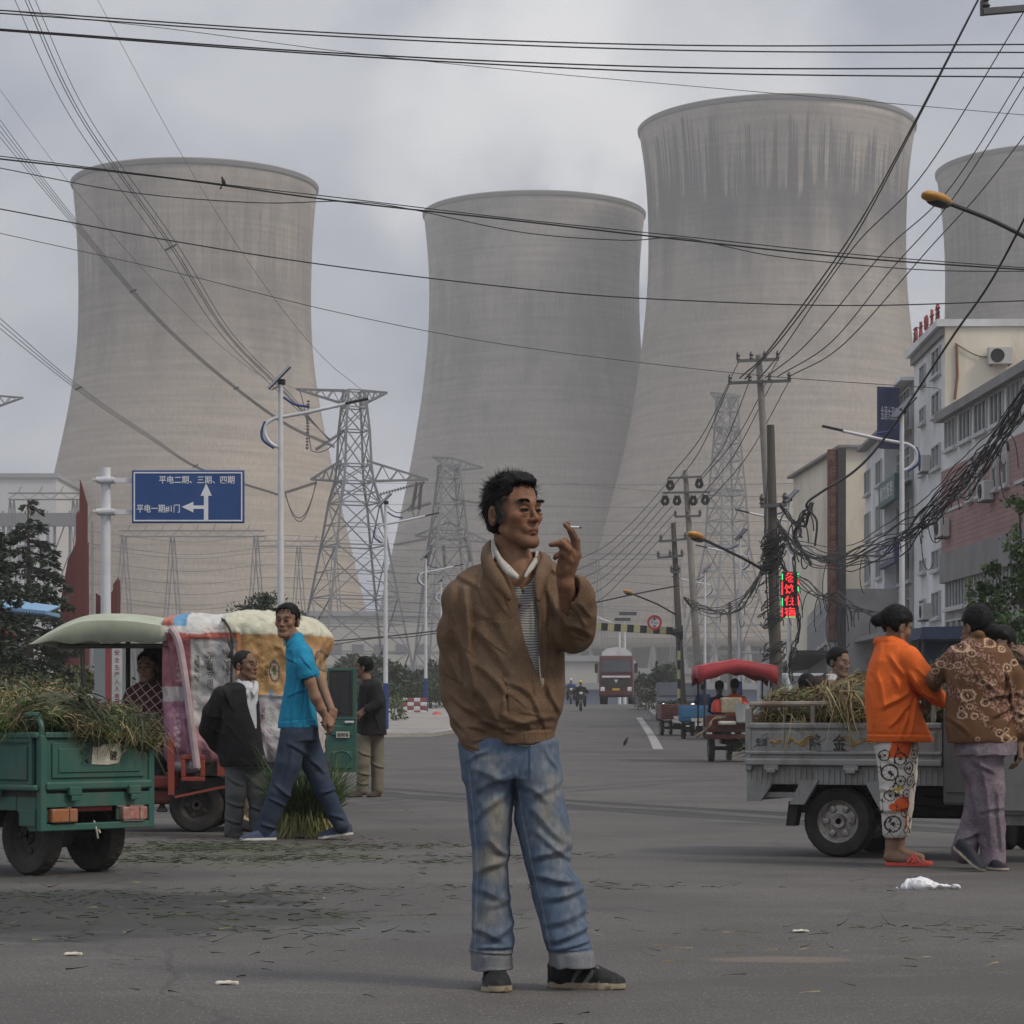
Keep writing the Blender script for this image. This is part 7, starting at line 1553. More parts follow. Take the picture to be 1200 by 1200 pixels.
for i in range(520):y_=rg.uniform(-.006,.024); q=A([.0775-max(y_-.01,0)*.28+rg.uniform(-.002,.002),y_,rg.uniform(-.02,.05)]); rr_.append(hd1.world(q)); dd_.append(hd1.R @ (A([.25,.1,-1])+rg.normal(size=3)*.25))
blades('sideburn_hair',A(rr_),A(dd_),.014,.0011,g_,m1.t,4,.1,2)
# shirt
m_=bpy.data.materials.new('striped_knit'); m_.use_nodes=True; t=m_.node_tree; L=t.links; bs_=t.nodes['Principled BSDF']; bs_.inputs['Roughness'].default_value=.9
g=nd(t,'ShaderNodeTexCoord'); s_=nd(t,'ShaderNodeSeparateXYZ'); L.new(g.outputs['Object'],s_.inputs[0]); ns_=nd(t,'ShaderNodeTexNoise',Scale=14.0); L.new(g.outputs['Object'],ns_.inputs['Vector'])
ma=nd(t,'ShaderNodeMath',operation='MULTIPLY_ADD'); L.new(ns_.outputs[0],ma.inputs[0]); ma.inputs[1].default_value=.018; L.new(s_.outputs[2],ma.inputs[2]); mb_=nd(t,'ShaderNodeMath',operation='MULTIPLY'); L.new(ma.outputs[0],mb_.inputs[0]); mb_.inputs[1].default_value=2*math.pi/.0085
mc=nd(t,'ShaderNodeMath',operation='SINE'); L.new(mb_.outputs[0],mc.inputs[0]); rp=nd(t,'ShaderNodeValToRGB'); rp.color_ramp.elements[0].position=.35; rp.color_ramp.elements[1].position=.62; rp.color_ramp.elements[0].color=(.33,.32,.295,1); rp.color_ramp.elements[1].color=(.11,.108,.105,1)
md_=nd(t,'ShaderNodeMapRange'); md_.inputs['From Min'].default_value=-1; L.new(mc.outputs[0],md_.inputs[0]); L.new(md_.outputs[0],rp.inputs[0]); L.new(rp.outputs[0],bs_.inputs['Base Color']); STR=m_
JK=m1.st([(645,588,628,.06,.02),(655,578,640,.085,.02),(663,560,652,.10,.02),(674,545,659,.112,.02),(690,534,662,.122,.015),(715,530,662,.13,.01),(745,530,661,.132,.005),(780,532,661,.135,0),(805,536,661,.142,-.005),(830,545,659,.145,-.008),(846,556,653,.142,-.005),(856,564,650,.136,0),(869,569,649,.134,0),(871,569,649,.134,0)],2.15)
shirt=un([grow(m1.st([(655,585,632,.07,.02),(674,555,652,.10,.02),(700,545,655,.113,.015),(780,545,652,.120,0),(850,560,650,.125,0),(868,573,649,.122,0),(880,581,649,.118,0)],2.1),-.002)])
shirt=sub(shirt,rc(m1(601,640,-.02),m1(606,676,-.04),.064,.060),.004)
vn=[(597,668),(609,697),(612,712),(614,697),(620,668)]
def px_poly(per,poly,y0=-5,y1=0.0):
    """prism whose outline is given in photo pixels on the person's plane (exact for convex pieces)"""
    pts=[A(per(u,v)) for u,v in poly]; c=sum(pts)/len(pts); fs=[]
    for i in range(len(pts)):
        a,b=pts[i],pts[(i+1) % len(pts)]; n=A([b[2]-a[2],0,-(b[0]-a[0])]); n /= np.linalg.norm(n)
        if (c-a) @ n > 0:n=-n
        fs.append(plane(a,n))
    fs.append(plane((0,y1,0),(0,1,0)))
    def f(p):
        d=fs[0](p)
        for g in fs[1:]:d=np.maximum(d,g(p))
        return d
    return f
shirt=sub(shirt,px_poly(m1,[(603,660),(609,688),(611,696),(614,686),(618,660)],y1=-.05),.006)
shirt=m1.fold(shirt,[(600,700,618,780,3,2),(622,690,626,770,3,1.6),(590,868,645,878,2.5,2)],noise=.0015,nscale=22)
m1.mk('shirt',shirt,(540,660,640,885,-.17,.17),.004,STR)
COL=cloth('collar_white',(.36,.34,.30)); 
band(m1,'shirt_collar',[(580,630,.05),(581,640,-.03),(588,655,-.075),(599,667,-.108),(608,677,-.122)],[(577,632,.055),(577,644,-.03),(584,661,-.085),(593,675,-.120),(607,683,-.130)],COL)
band(m1,'shirt_collar',[(628,645,.03),(626,655,-.05),(620,665,-.098),(614,677,-.122)],[(631,647,.03),(630,659,-.055),(624,670,-.105),(615,681,-.128)],COL)
b=MB(); q=Vector(m1(613,695,-.125)); b.lathe([(.001,0),(.006,0),(.006,.003),(.001,.004)],10,M=Matrix.Translation(q) @ Matrix.Rotation(R(90),4,'X')); b.build('button',CHAS,m1.t)
# jacket
arm_r=m1.ch([(556,684,.02),(541,704,.02),(536,740,.035),(537,780,.055),(539,812,.05),(547,842,.0),(557,864,-.045),(564,877,-.07)],[18,22,22,21.5,21,19,16.5,14.5],.03)
arm_l=un([m1.ch([(642,676,.02),(656,692,.01),(664,716,-.03),(671,740,-.10)],[17,21,22,22],.03),(m1.ch([(671,742,-.10),(676,724,-.16),(675,704,-.20),(673,694,-.215)],[22,19.5,17.5,16],.02),.04),(m1.ch([(684,700,-.18),(690,712,-.15)],[6,5]),.03)],.03)
arm_l=sub(arm_l,m1.ch([(655,670,-.26),(662,690,-.25),(669,708,-.21)],[14,12.5,10]),.006); arm_l=sub(arm_l,px_poly(m1,[(640,660),(650,715),(668,728),(664,700),(662,660)],y1=-.17),.01)
jack=un([JK,(arm_r,.035),(arm_l,.03)])
open_=lambda:None
op1=px_poly(m1,[(575,630),(590,664),(606,712),(628,712),(626,675),(619,640)],y1=-.03); op2=px_poly(m1,[(606,711),(611,745),(616,762),(631,762),(628,711)],y1=-.03); op3=px_poly(m1,[(615,761),(631,795),(634,790),(631,761)],y1=-.03)
jack=sub(jack,un([op1,op2,op3],0),.007); jack=sub(jack,rc(m1(602,630,.0),m1(606,690,-.01),.074,.068),.01)
# standing collar, ribbed hem, pocket slit
slit=chain([m1(589,795,-.14),m1(593,810,-.145),m1(594,835,-.15)],[.004,.008,.004],.004); jack=sub(jack,slit,.006); jack=un([jack,(chain([m1(582,792,-.137),m1(588,802,-.146),m1(591,822,-.152),m1(590,838,-.148)],[.004,.006,.006,.004],.004),.006)])
JF=[(545,690,552,800,5,5),(553,695,556,770,5,-5),(530,690,524,740,5,4),(537,740,552,790,5,6),(520,760,540,800,4,4),(548,770,556,812,4,6.5),(530,815,555,838,3.5,4),(522,830,548,858,3,4),(548,850,570,856,3,4.5),(556,868,576,866,2.5,3),(560,720,585,732,5,2.5),
      (556,735,600,790,6,4.5),(566,700,600,760,5,2.5),(560,780,596,812,5,4.5),(600,800,618,812,4,4),(563,812,588,852,5,4.5),(590,838,620,852,4.5,4.5),(600,850,648,840,4,4),(620,812,640,850,4,3.5),(566,845,600,858,3,4),(640,800,655,835,4,3.5),(650,770,642,820,4,3),
      (636,690,640,780,3,3.5),(640,672,646,720,4,4),(648,700,656,745,4,4),(655,720,672,758,4,5),(664,735,690,745,4,4.5),(676,712,690,725,3,4),(668,712,684,735,3,4),(632,700,634,790,2,2.5),(610,730,620,775,2.5,2),(536,672,560,690,4,3),(566,668,562,690,4,3),(640,660,652,674,3,3),(572,690,596,722,3,1.8)]
JF=[q[:5]+(q[5]*.72,) for q in JF]; jack=m1.fold(jack,JF,y0=.06,noise=.0045,nscale=13,anis=(1,1,.55))
jack=m1.fold(jack,[(631,792,636,840,1.0,.9),(636,840,640,866,1.0,.8),(573,856,645,855,1.6,-1.8),(545,872,568,882,1.2,1.2),(562,730,604,728,.8,-.8)]+[(x0,y0_,x0+dx,y0_+dy,1.6,1.3) for x0,y0_,dx,dy in ((530,720,8,20),(545,760,12,10),(524,790,14,8),(550,830,12,10),(570,750,22,16),(575,780,20,22),(600,815,16,14),(610,835,22,4),(575,840,18,6),(640,740,4,24),(646,780,6,24),(660,715,12,12),(668,748,18,4),(678,722,10,8),(590,690,8,30),(560,690,10,24))]+[(577+i*4.2,858,577.4+i*4.2,869,.8,.7) for i in range(16)],y0=.06)
BRJ=cloth('brown_twill',(.118,.072,.042),.8,.18,7,300,dirt=(.17,.12,.075),damt=.5,dscale=9)
m1.mk('jacket',jack,(500,705,625,895,-.33,.22),.0042,BRJ)
band(m1,'jacket_collar',[(575,631,.065),(575,645,-.03),(580,662,-.093),(590,678,-.13),(600,700,-.142)],[(566,640,.07),(564,656,-.015),(569,674,-.088),(580,692,-.135),(597,708,-.146)],BRJ,.006)
band(m1,'jacket_collar',[(632,645,.06),(634,655,-.045),(629,668,-.10),(626,685,-.13),(628,705,-.145)],[(644,651,.06),(647,662,-.02),(643,677,-.088),(635,693,-.128),(631,708,-.147)],BRJ,.006)
b=MB(); zp=[m1(u,v,dy) for u,v,dy in ((631,770,-.143),(632.5,792,-.15),(635,806,-.153))]; b.tube(spline([Vector(p) for p in zp],5),.0022,5); b.rbox(m1(635.5,800,-.158),(.008,.004,.022),.002); b.build('zip',mat('metal_brass',(.35,.3,.22),.4,.1,metal=.6),m1.t)
# jeans with worn, dusty thighs and turned up hems
LGa=[(872,538,598),(885,540,600),(900,543,603),(915,545,606),(930,546.6,603),(960,549,600),(990,553.5,596.5),(1020,555,594.5),(1050,554,596.5),(1080,553,600.5),(1101,552,602.5),(1112,551,602),(1118,552.5,600.5),(1134,554,600)]
LGb=[(872,594,650.5),(885,594,652),(900,596,654.6),(915,599,657),(930,602,660),(960,603.6,665),(990,610,669.6),(1010,615,668),(1020,618,672),(1035,621.5,681),(1050,624,685),(1080,633,687),(1101,638.5,689),(1112,642,692),(1116,643.5,694),(1130,645,696)]
dep=lambda v:np.interp(v,[870,900,940,1000,1060,1110,1135],[.105,.112,.10,.082,.078,.088,.084])
la=m1.st([(v,l,r,float(dep(v)),float(np.interp(v,[870,1000,1134],[.0,-.02,-.03]))) for v,l,r in LGa],2.1); lb2=m1.st([(v,l,r,float(dep(v)),float(np.interp(v,[870,1000,1134],[.0,-.04,-.075]))) for v,l,r in LGb],2.1)
hip=m1.st([(866,541,649,.112,.0),(890,540,652,.122,.0),(912,544,656,.118,.0)],2.2)
jean=un([la,(lb2,.012),(hip,.03)]); jean=sub(jean,m1.ch([(578,1139,-.03),(578,1128,-.03)],[20,19]),.004); jean=sub(jean,m1.ch([(671,1136,-.075),(670,1125,-.075)],[20,19]),.004)
jean=m1.fold(jean,[q[:5]+(q[5]*.72,) for q in [(555,900,598,918,5,3),(560,925,600,905,5,3.5),(556,960,590,930,5,3),(575,985,596,1000,5,5),(560,1020,592,1005,5,4),(560,1040,590,1050,5,3),(575,1060,600,1050,5,3),(556,1085,590,1098,5,4.5),(575,1098,602,1080,5,4.5),(560,1108,598,1106,3,4),(607,915,640,935,5,3.5),(604,915,600,960,4,-4),(620,935,655,915,5,3),(625,950,662,985,5,4),(622,1005,664,990,5,4.5),(630,975,668,1005,4,4),(628,1025,676,1030,5,5),(640,1050,684,1040,5,4.5),(640,1080,685,1065,5,4),(645,1098,688,1085,4.5,5),(645,1108,690,1100,3,5),(548,890,570,880,3,2.5),(640,880,652,900,3,2.5)]],noise=.006,nscale=11,anis=(1,1,.7))
jean=m1.fold(jean,[(620,872,622,912,1.6,1.6),(553,1112,602,1115,1.4,2.2),(641,1111,694,1107,1.4,2.2),(558,900,553,1110,.8,.7),(612,940,645,1108,.8,.7),(552,1135,602,1133,1.2,1.5),(542,872,560,884,1.2,1.2)],y0=.02)
def jean_paint(V):
    u=600+(V[:,0]+m1.o.x)/8.15*F; v=HV-(V[:,2]+m1.o.z-H)/8.15*F; n=vnoise(V,12); n2=vnoise(V,45); n3=vnoise(V*A([1,1,.4]),120)
    c=np.tile(A([.075,.105,.155]),(len(V),1)); fade=np.zeros(len(V))
    for (cu,cv,su,sv,a) in ((578,950,14,48,.9),(575,1015,12,28,.7),(573,1075,14,30,.45),(640,955,15,45,.7),(655,1000,13,24,.85),(668,1070,14,32,.5),(560,890,14,14,.4),(636,890,10,16,.35)):fade += a*np.exp(-((u-cu)/su) ** 2-((v-cv)/sv) ** 2)
    fade=np.clip((fade*.65+n*.22+n2*.12+n3*.10)*(V[:,1] < .0),0,1)[:,None]; c=c*(1-fade)+A([.205,.21,.20])*fade
    dirt=np.clip(n*1.2+.1,0,.55)[:,None]*np.clip(fade*1.6,0,1); c=c*(1-dirt)+A([.19,.165,.11])*dirt; cuff=(v > 1111) & ((u < 605) | (v > 1106)); c[cuff]=A([.15,.155,.165]); seam=(np.abs(u-np.interp(v,[915,960,1010,1060,1110],[606,613,623,635,645])) < .9) | (np.abs(u-np.interp(v,[880,950,1010,1100],[548,555,560,557])) < .7); seam &= (v > 900) & (v < 1108) & (V[:,1] < 0); c[seam]=c[seam]*.6+.10
    return c*(1+.12*n2+.12*n3)[:,None]
m1.mk('jeans',jean,(530,705,862,1142,-.2,.18),.0042,mat('denim',(1,1,1),.85,.08,8,attr='Col',spec=.15,fine=420,bump=.1,bscale=300),jean_paint)
BLK=A([.012,.012,.013])
def gpd(per,u,D):q=gp(u,D); return (xg(u,D)-per.o.x,D-per.o.y,0)
shA,aA,upA=shoe((xg(577,8.26)-m1.o.x,8.24-8.15,.0),(xg(584,7.96)-m1.o.x,7.965-8.15,.0),.047,.09)
shB,aB,upB=shoe((xg(642,8.17)-m1.o.x,8.15-8.15,.0),(xg(733,8.08)-m1.o.x,8.08-8.15,.0),.047,.088)
def shoe_paint(V):
    c=np.tile(A([.010,.011,.011]),(len(V),1)); n=vnoise(V,40); s_=V[:,2] < .021+.003*vnoise(V,12); c[s_]=A([.28,.235,.16]); c[s_ & (n > .45)]=A([.17,.13,.085]); u=V[:,0]; st_=(~s_) & (np.sin((V[:,0]-V[:,2]*.6+V[:,1]*.9)*230) > .35) & (V[:,2] < .075) & (np.abs(V[:,0]-(m1(680,0)[0])) < .06); c[st_]=A([.10,.105,.10]); return c*(1+.15*n)[:,None]
SHM=mat('shoe',(1,1,1),.7,.1,20,attr='Col',spec=.3)
m1.mk('shoe',folds(shA,[],None,.003,26),(550,612,1100,1180,-.24,.16),.004,SHM,shoe_paint); m1.mk('shoe',folds(shB,[],None,.003,26),(630,742,1100,1172,-.14,.08),.004,SHM,shoe_paint)
b=MB()
for i in range(5):
    z=.085-i*.011; y=-.045-i*.02; x=xg(580,8.1)-m1.o.x; b.tube([(x-.022,y+.004,z),(x,y-.004,z+.008),(x+.022,y+.004,z-.003)],.003,5)
b.build('laces',CHAS,m1.t)
SK_=cloth('sock_dark',(.02,.02,.022)); m1.mk('sock',m1.ch([(579,1108,-.02),(580,1140,-.02)],[13,13.5]),(550,610,1100,1160,-.14,.1),.006,SK_); m1.mk('sock',m1.ch([(662,1108,-.05),(658,1140,-.03)],[13,14]),(630,690,1100,1160,-.14,.1),.006,SK_)
# cigarette
t=thing('cigarette','lit cigarette held between the raised fingers of the smoking man','cigarette',Vector(m1(660,625.5,-.283))+m1.o); d=Vector(m1(678.5,626.5,-.30))-Vector(m1(660,625.5,-.283)); L_=d.length; Mx=d.to_track_quat('X','Z').to_matrix().to_4x4()
MB().tube([Mx @ Vector((L_*.25,0,0)),Mx @ Vector((L_*.88,0,0))],.004,10).build('paper',mat('cig_paper',(.6,.6,.58),.7),t); MB().tube([Mx @ Vector((-.002,0,0)),Mx @ Vector((L_*.25,0,0))],.0041,10).build('filter',mat('cig_filter',(.42,.22,.08),.7),t); MB().tube([Mx @ Vector((L_*.88,0,0)),Mx @ Vector((L_,0,0))],[.004,.003],10).build('ash',mat('ash',(.09,.085,.08),.9),t)
def plain_paint(hd,base,stub=.4):
    base=A(base)*A([.90,1,1.1])
    def f(V):
        c=np.tile(A(base),(len(V),1)); c*=(1+.08*vnoise(V,35))[:,None]; return hd.paint(V,base,stub,c)
    return f
def figure(p,hd,S,skin,hairstyle,hb,stub=.12,bh=.006,extra_hair=None,name_b=None):
    """skin: list of sdf pieces besides the head; bounds (u0,u1,v0,v1,y0,y1)"""
    p.mk('body',un([hd.f]+skin,.015),S,bh,SKIN,plain_paint(hd,p.skin,stub))
    if bh < .0066 and hd.R[1,1] < .3:face_lines(p,hd,.0019,False)
    if hairstyle:
        g=hd.hair(hairstyle,.004)
        if extra_hair:g=un([g]+extra_hair,.01)
        p.mk('hair',g,hb,bh*.8,HAIR); rg=np.random.default_rng(8); rr_=[]; dd_=[]
        for i in range(1500):
            d=rg.normal(size=3); d /= np.linalg.norm(d); q=A([0,-.018,.047])+d*A([.083,.101,.092])
            if d[2] <-.5 or (q[1] > .012 and q[2] < .075) or (q[1] >-.02 and q[2] < .02):continue
            tg_=A([0,-1,-.6]) if hairstyle == 'bun' else A([d[0]*.5,.6 if q[2] > .09 else-.2,-.5]); tg_=tg_-d*(tg_ @ d)*.9+rg.normal(size=3)*.22+d*.12; rr_.append(hd.world(q)); dd_.append(hd.R @ tg_)
        blades('hair_strands',A(rr_),A(dd_),.03,.002,HAIR,p.t,5,.1,2)
# ------------------------------------------------------------------ man in the turquoise polo shirt
p=Per('young man in turquoise polo shirt and dark jeans walking with hands clasped behind him',18.3,345); p.skin=(.25,.13,.078)
hd=Head(p(336,729,0),(-.28,-.96,-.02),(.03,0,1),1.02,0)
arm=[(p.ch([(361,777,-.15),(366,800,-.17),(372,818,-.17)],[5.5,6.6,6.2]),.02),(p.ch([(372,818,-.17),(377,830,-.15),(383,840,-.11)],[6.2,5,4.2]),.02)]+hand_fns(p(382,838,-.11),(.55,.15,-.8),(.8,-.5,.3),-1,1.0,(.6,.7,.5))+hand_fns(p(391,836,-.05),(-.5,-.1,-.85),(.4,-.9,.1),1,.95,(.7,.8,.5))
figure(p,hd,(290,410,700,985,-.3,.35),[(p.ch([(339,742,.02),(350,762,.0)],[9.5,13]),.02),(p.ch([(352,775,0),(350,850,0)],[15,14]),.03),(p.ch([(350,860,.02),(330,915,-.02),(306,980,-.03)],[10,8,5]),.02),(p.ch([(354,860,.02),(378,915,.06),(397,962,.08)],[10,8,5]),.02),(p.ch([(352,770,.16),(374,800,.18),(390,836,-.02)],[8,6,4.5]),.02)]+arm,'short',(315,355,700,750,-.15,.15),bh=.0048)
PO=cloth('polo_turquoise',(.014,.20,.33),.85,.1,8)
po=un([p.st([(742,343,354,.06,0),(752,338,358,.11,0),(762,335,366,.15,0),(780,336,369,.155,0),(800,334.5,369,.14,0),(825,330,369.5,.135,0),(848,326,372,.14,0),(853,326,373,.138,0)],2.2),(p.ch([(356,768,-.12),(360,780,-.16),(362,790,-.165)],[10,10.5,10.8],.02),.02),(p.ch([(352,770,.14),(364,790,.17)],[9,9]),.03)],.02)
po=inter(po,lambda q,z=p(0,853)[2]:z-q[:,2],.004); po=sub(po,p.ch([(363,791,-.165),(364,802,-.17)],[8.5,9]),.004)
po=p.fold(po,[(352,800,344,850,2.2,2.2),(362,800,358,850,2,2.2),(340,790,335,840,2,1.5),(345,765,350,800,2,1.5),(356,770,368,785,1.5,1.5),(330,846,370,842,1,-.8),(340,815,360,808,2,1.6),(336,770,350,778,2,1.4)],noise=.004,nscale=14)
band(p,'polo_collar',[(352,741,.02),(348,743,-.06),(342,749,-.085),(337,754,-.07)],[(356,746,.02),(354,751,-.085),(346,757,-.115),(337,760,-.085)],PO,.005); band(p,'polo_collar',[(350,740,.05),(342,741,.04),(336,747,-.02),(335,753,-.06)],[(352,744,.07),(343,746,.06),(334,752,-.02),(334,758,-.07)],PO,.005)
p.mk('polo_shirt',po,(318,382,735,862,-.27,.3),.006,PO)
DJ=cloth('denim_dark',(.026,.038,.064),.85,.2,6,dirt=(.06,.07,.085),damt=.5,dscale=5)
def legs(p,chains,folds_,name,m,bnds,k=.02,noise=.004,h=.0065,paint=None,top=None):
    f=un([p.ch(pts,rs,.02,flat) if len(c_) > 2 and (flat := c_[2]) is not None else p.ch(pts,rs,.02) for c_ in chains for pts,rs in [c_[:2]]],k)
    if top is not None:f=un([f,(p.st(top,2.3),.025)])
    f=p.fold(f,folds_,noise=noise,nscale=11,anis=(1,1,.7)); return p.mk(name,f,bnds,h,m,paint)
legs(p,[([(346,862,-.04),(338,895,-.06),(328,928,-.07),(318,955,-.06),(307,981,-.05)],[17,15,12.5,11.5,11]),([(357,864,.06),(367,895,.07),(379,925,.07),(391,952,.08),(399,967,.09)],[16,14,11.5,10,9.5])],
     [(340,870,362,885,2.5,2),(325,920,345,935,2.5,3),(318,935,338,945,2,2.5),(310,965,328,972,2,2.5),(365,890,380,905,2.5,2.5),(376,930,392,925,2,2.5),(388,955,402,960,2,2.5),(345,880,335,925,3,2)],'jeans',DJ,(288,420,845,992,-.25,.3),top=[(850,329,373,.13,0),(868,330,372,.135,0)])
SHB=mat('shoe_canvas_blue',(.035,.05,.09),.8,.15,20); 
def shoe_mat_paint(up_c,sole_c,th=.02):
    def f(V):c=np.tile(A(up_c),(len(V),1)); c[V[:,2] < th]=A(sole_c); return c
    return f
def shoes(p,lst,w_,h_,up_c,sole_c,th=.02,hgt=.006):
    for (uh,dh,ut,dt,*zz) in lst:
        z0,z1=(zz+[0,0])[:2]; a=(xg(uh,dh)-p.o.x,dh-p.o.y,z0); b_=(xg(ut,dt)-p.o.x,dt-p.o.y,z1); f,_,up=shoe(a,b_,w_,h_); a_,up_=A(a),up
        def pt(V,a_=a_,up_=up_):c=np.tile(A(up_c),(len(V),1)); c[(V-a_) @ up_ < th]=A(sole_c); return c
        lo=np.minimum(A(a),A(b_))-.09; hi=np.maximum(A(a),A(b_))+.12; sdf_mesh('shoe',f,lo,hi,hgt,SHM,p.t,pt,world=False)
shoes(p,[(324,18.25,281,18.15),(414,18.45,373,18.4,.035,0)],.046,.085,(.035,.05,.09),(.5,.49,.45),.022)
# ------------------------------------------------------------------ old man in the dark blazer
p=Per('old man with cropped grey hair in a black blazer, white shirt and grey trousers',18.9,285); p.skin=(.20,.105,.062)
hd=Head(p(288,781,0),(.90,-.44,.06),(-.03,0,1),.93)
figure(p,hd,(235,325,750,985,-.3,.35),[(p.ch([(286,795,.02),(284,815,.0)],[8.5,10]),.02),(p.ch([(280,820,0),(284,890,0)],[18,15]),.03),(p.ch([(276,895,0),(277,975,0)],[9,5]),.02),(p.ch([(296,895,0),(302,972,0)],[9,5]),.02),(p.ch([(262,812,-.1),(246,850,-.06),(258,885,.12)],[8,6.5,5]),.02),(p.ch([(282,812,.18),(268,850,.24),(262,880,.14)],[8,6.5,5]),.02)]+hand_fns(p(258,885,.12),(.3,.3,-.9),(-.8,.5,0),1,.95),None,None,.3,.005)
g=hd.hair('bald',.0015); p.mk('hair',g,(266,306,752,812,-.14,.14),.0055,mat('hair_cropped',(.022,.02,.019),.8,.3,60,spec=.1))
sh=p.st([(798,280,296,.06,0),(806,276,302,.10,0),(830,268,302.5,.13,0),(880,262,306,.13,0)],2.2); p.mk('shirt',sh,(255,312,792,885,-.16,.16),.006,cloth('shirt_white',(.46,.47,.48)))
band(p,'shirt_collar',[(281,795,-.02),(286,802,-.075),(293,809,-.10)],[(277,798,-.02),(282,809,-.09),(293,818,-.125)],MATS['shirt_white'],.004); band(p,'shirt_collar',[(298,797,-.02),(298,805,-.075),(296,810,-.10)],[(303,800,-.02),(304,810,-.07),(300,817,-.115)],MATS['shirt_white'],.004)
bl=un([p.st([(800,266,290,.09,.01),(808,256,301,.135,.01),(825,250,304,.16,.01),(850,252,305,.165,.01),(875,254,308,.165,.01),(892,256,312,.165,.01),(898,258,313.5,.16,.01)],2.2),(p.ch([(262,815,-.11),(250,835,-.10),(244,855,-.05),(252,872,.05),(262,884,.13)],[11,10.5,9.5,8.5,7.5]),.025),(p.ch([(286,815,.16),(282,850,.2),(270,880,.16)],[10,10,8]),.02)],.02)
bl=sub(bl,px_poly(p,[(282,792),(289,815),(295,845),(299,872),(301,872),(302.5,840),(302,805),(298,792)],y1=.0),.006); bl=sub(bl,p.ch([(288,790,0),(287,806,-.01)],[11,11.5]),.005)
bl=p.fold(bl,[(256,820,250,860,2.5,3),(262,830,262,880,2,2.5),(246,850,262,860,2,2.5),(248,838,262,842,2,2),(275,870,270,896,2.5,2),(302,872,308,897,1.2,1.5),(265,808,275,830,2,2),(270,850,285,868,2,1.5)],noise=.005,nscale=9)
p.mk('blazer',bl,(228,325,790,905,-.28,.35),.0065,cloth('blazer_black',(.014,.0135,.014),.85,.2,6))
legs(p,[([(277,898,-.03),(277,930,-.04),(275,955,-.02),(273,974,-.02)],[13,11.5,10.5,10]),([(298,898,.02),(301,930,.02),(302,955,.02),(302,972,.02)],[13,11.5,10,9.5])],[(268,910,285,920,2,2),(268,940,286,945,2,2.5),(266,960,282,964,2,2.5),(292,915,310,925,2,2),(295,945,312,950,2,2.5)],'trousers',cloth('trouser_grey',(.085,.088,.092),.9,.15,6),(255,325,885,990,-.2,.2),top=[(885,262,311,.13,0),(900,264,311,.13,0)])
shoes(p,[(266,18.95,284,18.62),(294,19.05,318,18.8)],.045,.07,(.02,.018,.016),(.03,.028,.026))
# ------------------------------------------------------------------ man in the black jacket by the green cab
p=Per('man in black jacket and beige trousers holding the open green cab door',29,430); p.skin=(.19,.10,.062)
hd=Head(p(426,783,0),(-.93,.25,-.05),(0,0,1),1.0)
figure(p,hd,(395,465,765,935,-.35,.35),[(p.ch([(428,793,0),(433,805,0)],[6,8]),.02),(p.ch([(434,810,0),(434,860,0)],[12,11]),.02),(p.ch([(427,865,-.05),(425,922,-.04)],[5,4]),.02),(p.ch([(441,865,.05),(442,922,.05)],[5,4]),.02),(p.ch([(441,806,-.18),(444,824,-.22),(429,832,-.24)],[5,4.2,3.2]),.02)]+hand_fns(p(430,832,-.24),(-.8,0,-.6),(-.4,-.8,.4),-1,1.05,(.4,.4,.3)),'short',(410,442,764,804,-.15,.15),.3,.009)
jk=un([p.st([(796,428,440,.08,0),(803,422,447,.16,0),(820,419.5,452,.19,0),(845,418.5,452,.18,0),(861,418,453,.18,0)],2.2),(p.ch([(441,806,-.18),(444,824,-.22),(440,828,-.225),(434,831,-.235)],[7.5,7,6.5,5.5]),.02),(p.ch([(428,797,-.04),(436,795,0)],[2.5,2.5]),.01)],.02)
p.mk('jacket',p.fold(jk,[(430,810,426,855,1.5,1.6),(440,835,445,855,1.5,1.5),(425,830,440,840,1.5,1.5)],noise=.006,nscale=8),(410,462,790,866,-.32,.3),.009,cloth('jacket_black',(.013,.012,.013),.85,.2,6))
legs(p,[([(427,863,-.05),(426,895,-.06),(425,926,-.04)],[9,7.8,7]),([(441,863,.05),(442,895,.05),(442,925,.05)],[9,7.5,7])],[(420,880,434,886,1.5,1.5),(420,905,433,908,1.5,1.8),(436,895,449,900,1.5,1.6),(420,918,432,919,1.5,1.8)],'trousers',cloth('trouser_beige',(.155,.135,.10),.9,.15,6),(412,456,850,932,-.25,.25),h=.009)
shoes(p,[(424,28.9,403,28.7),(445,29.1,432,28.75)],.048,.07,(.035,.022,.015),(.02,.016,.012),h_ if False else .02,.009)
# ------------------------------------------------------------------ seated woman in plaid
p=Per('woman in dark red plaid shirt sitting under the pale green canopy, hands in her lap',20.1,172); p.skin=(.26,.15,.095)
hd=Head(p(173,783,-.02),(-.22,-.96,-.05),(.02,0,1),1.0)
figure(p,hd,(135,215,755,955,-.45,.35),[(p.ch([(173,795,.02),(174,810,.02)],[7,8.5]),.02),(p.ch([(173,818,.03),(175,870,.05)],[14,13]),.03),(p.ch([(175,870,.0),(178,880,-.3),(176,932,-.32)],[10,8.5,5]),.02),(p.ch([(192,870,.0),(194,884,-.28),(192,932,-.3)],[10,8.5,5]),.02),(p.ch([(155,812,0),(150,835,-.08),(166,852,-.25)],[7,5.5,4.2]),.02),(p.ch([(192,812,0),(200,838,-.08),(180,854,-.26)],[7,5.5,4.2]),.02)]+hand_fns(p(168,851,-.26),(.8,-.2,-.45),(-.2,-.8,.6),1,.95,(.4,.4,.3))+hand_fns(p(181,855,-.27),(-.8,-.2,-.4),(.1,-.7,.7),-1,.95,(.4,.4,.3)),'bun',(155,192,755,805,-.16,.16),.0)
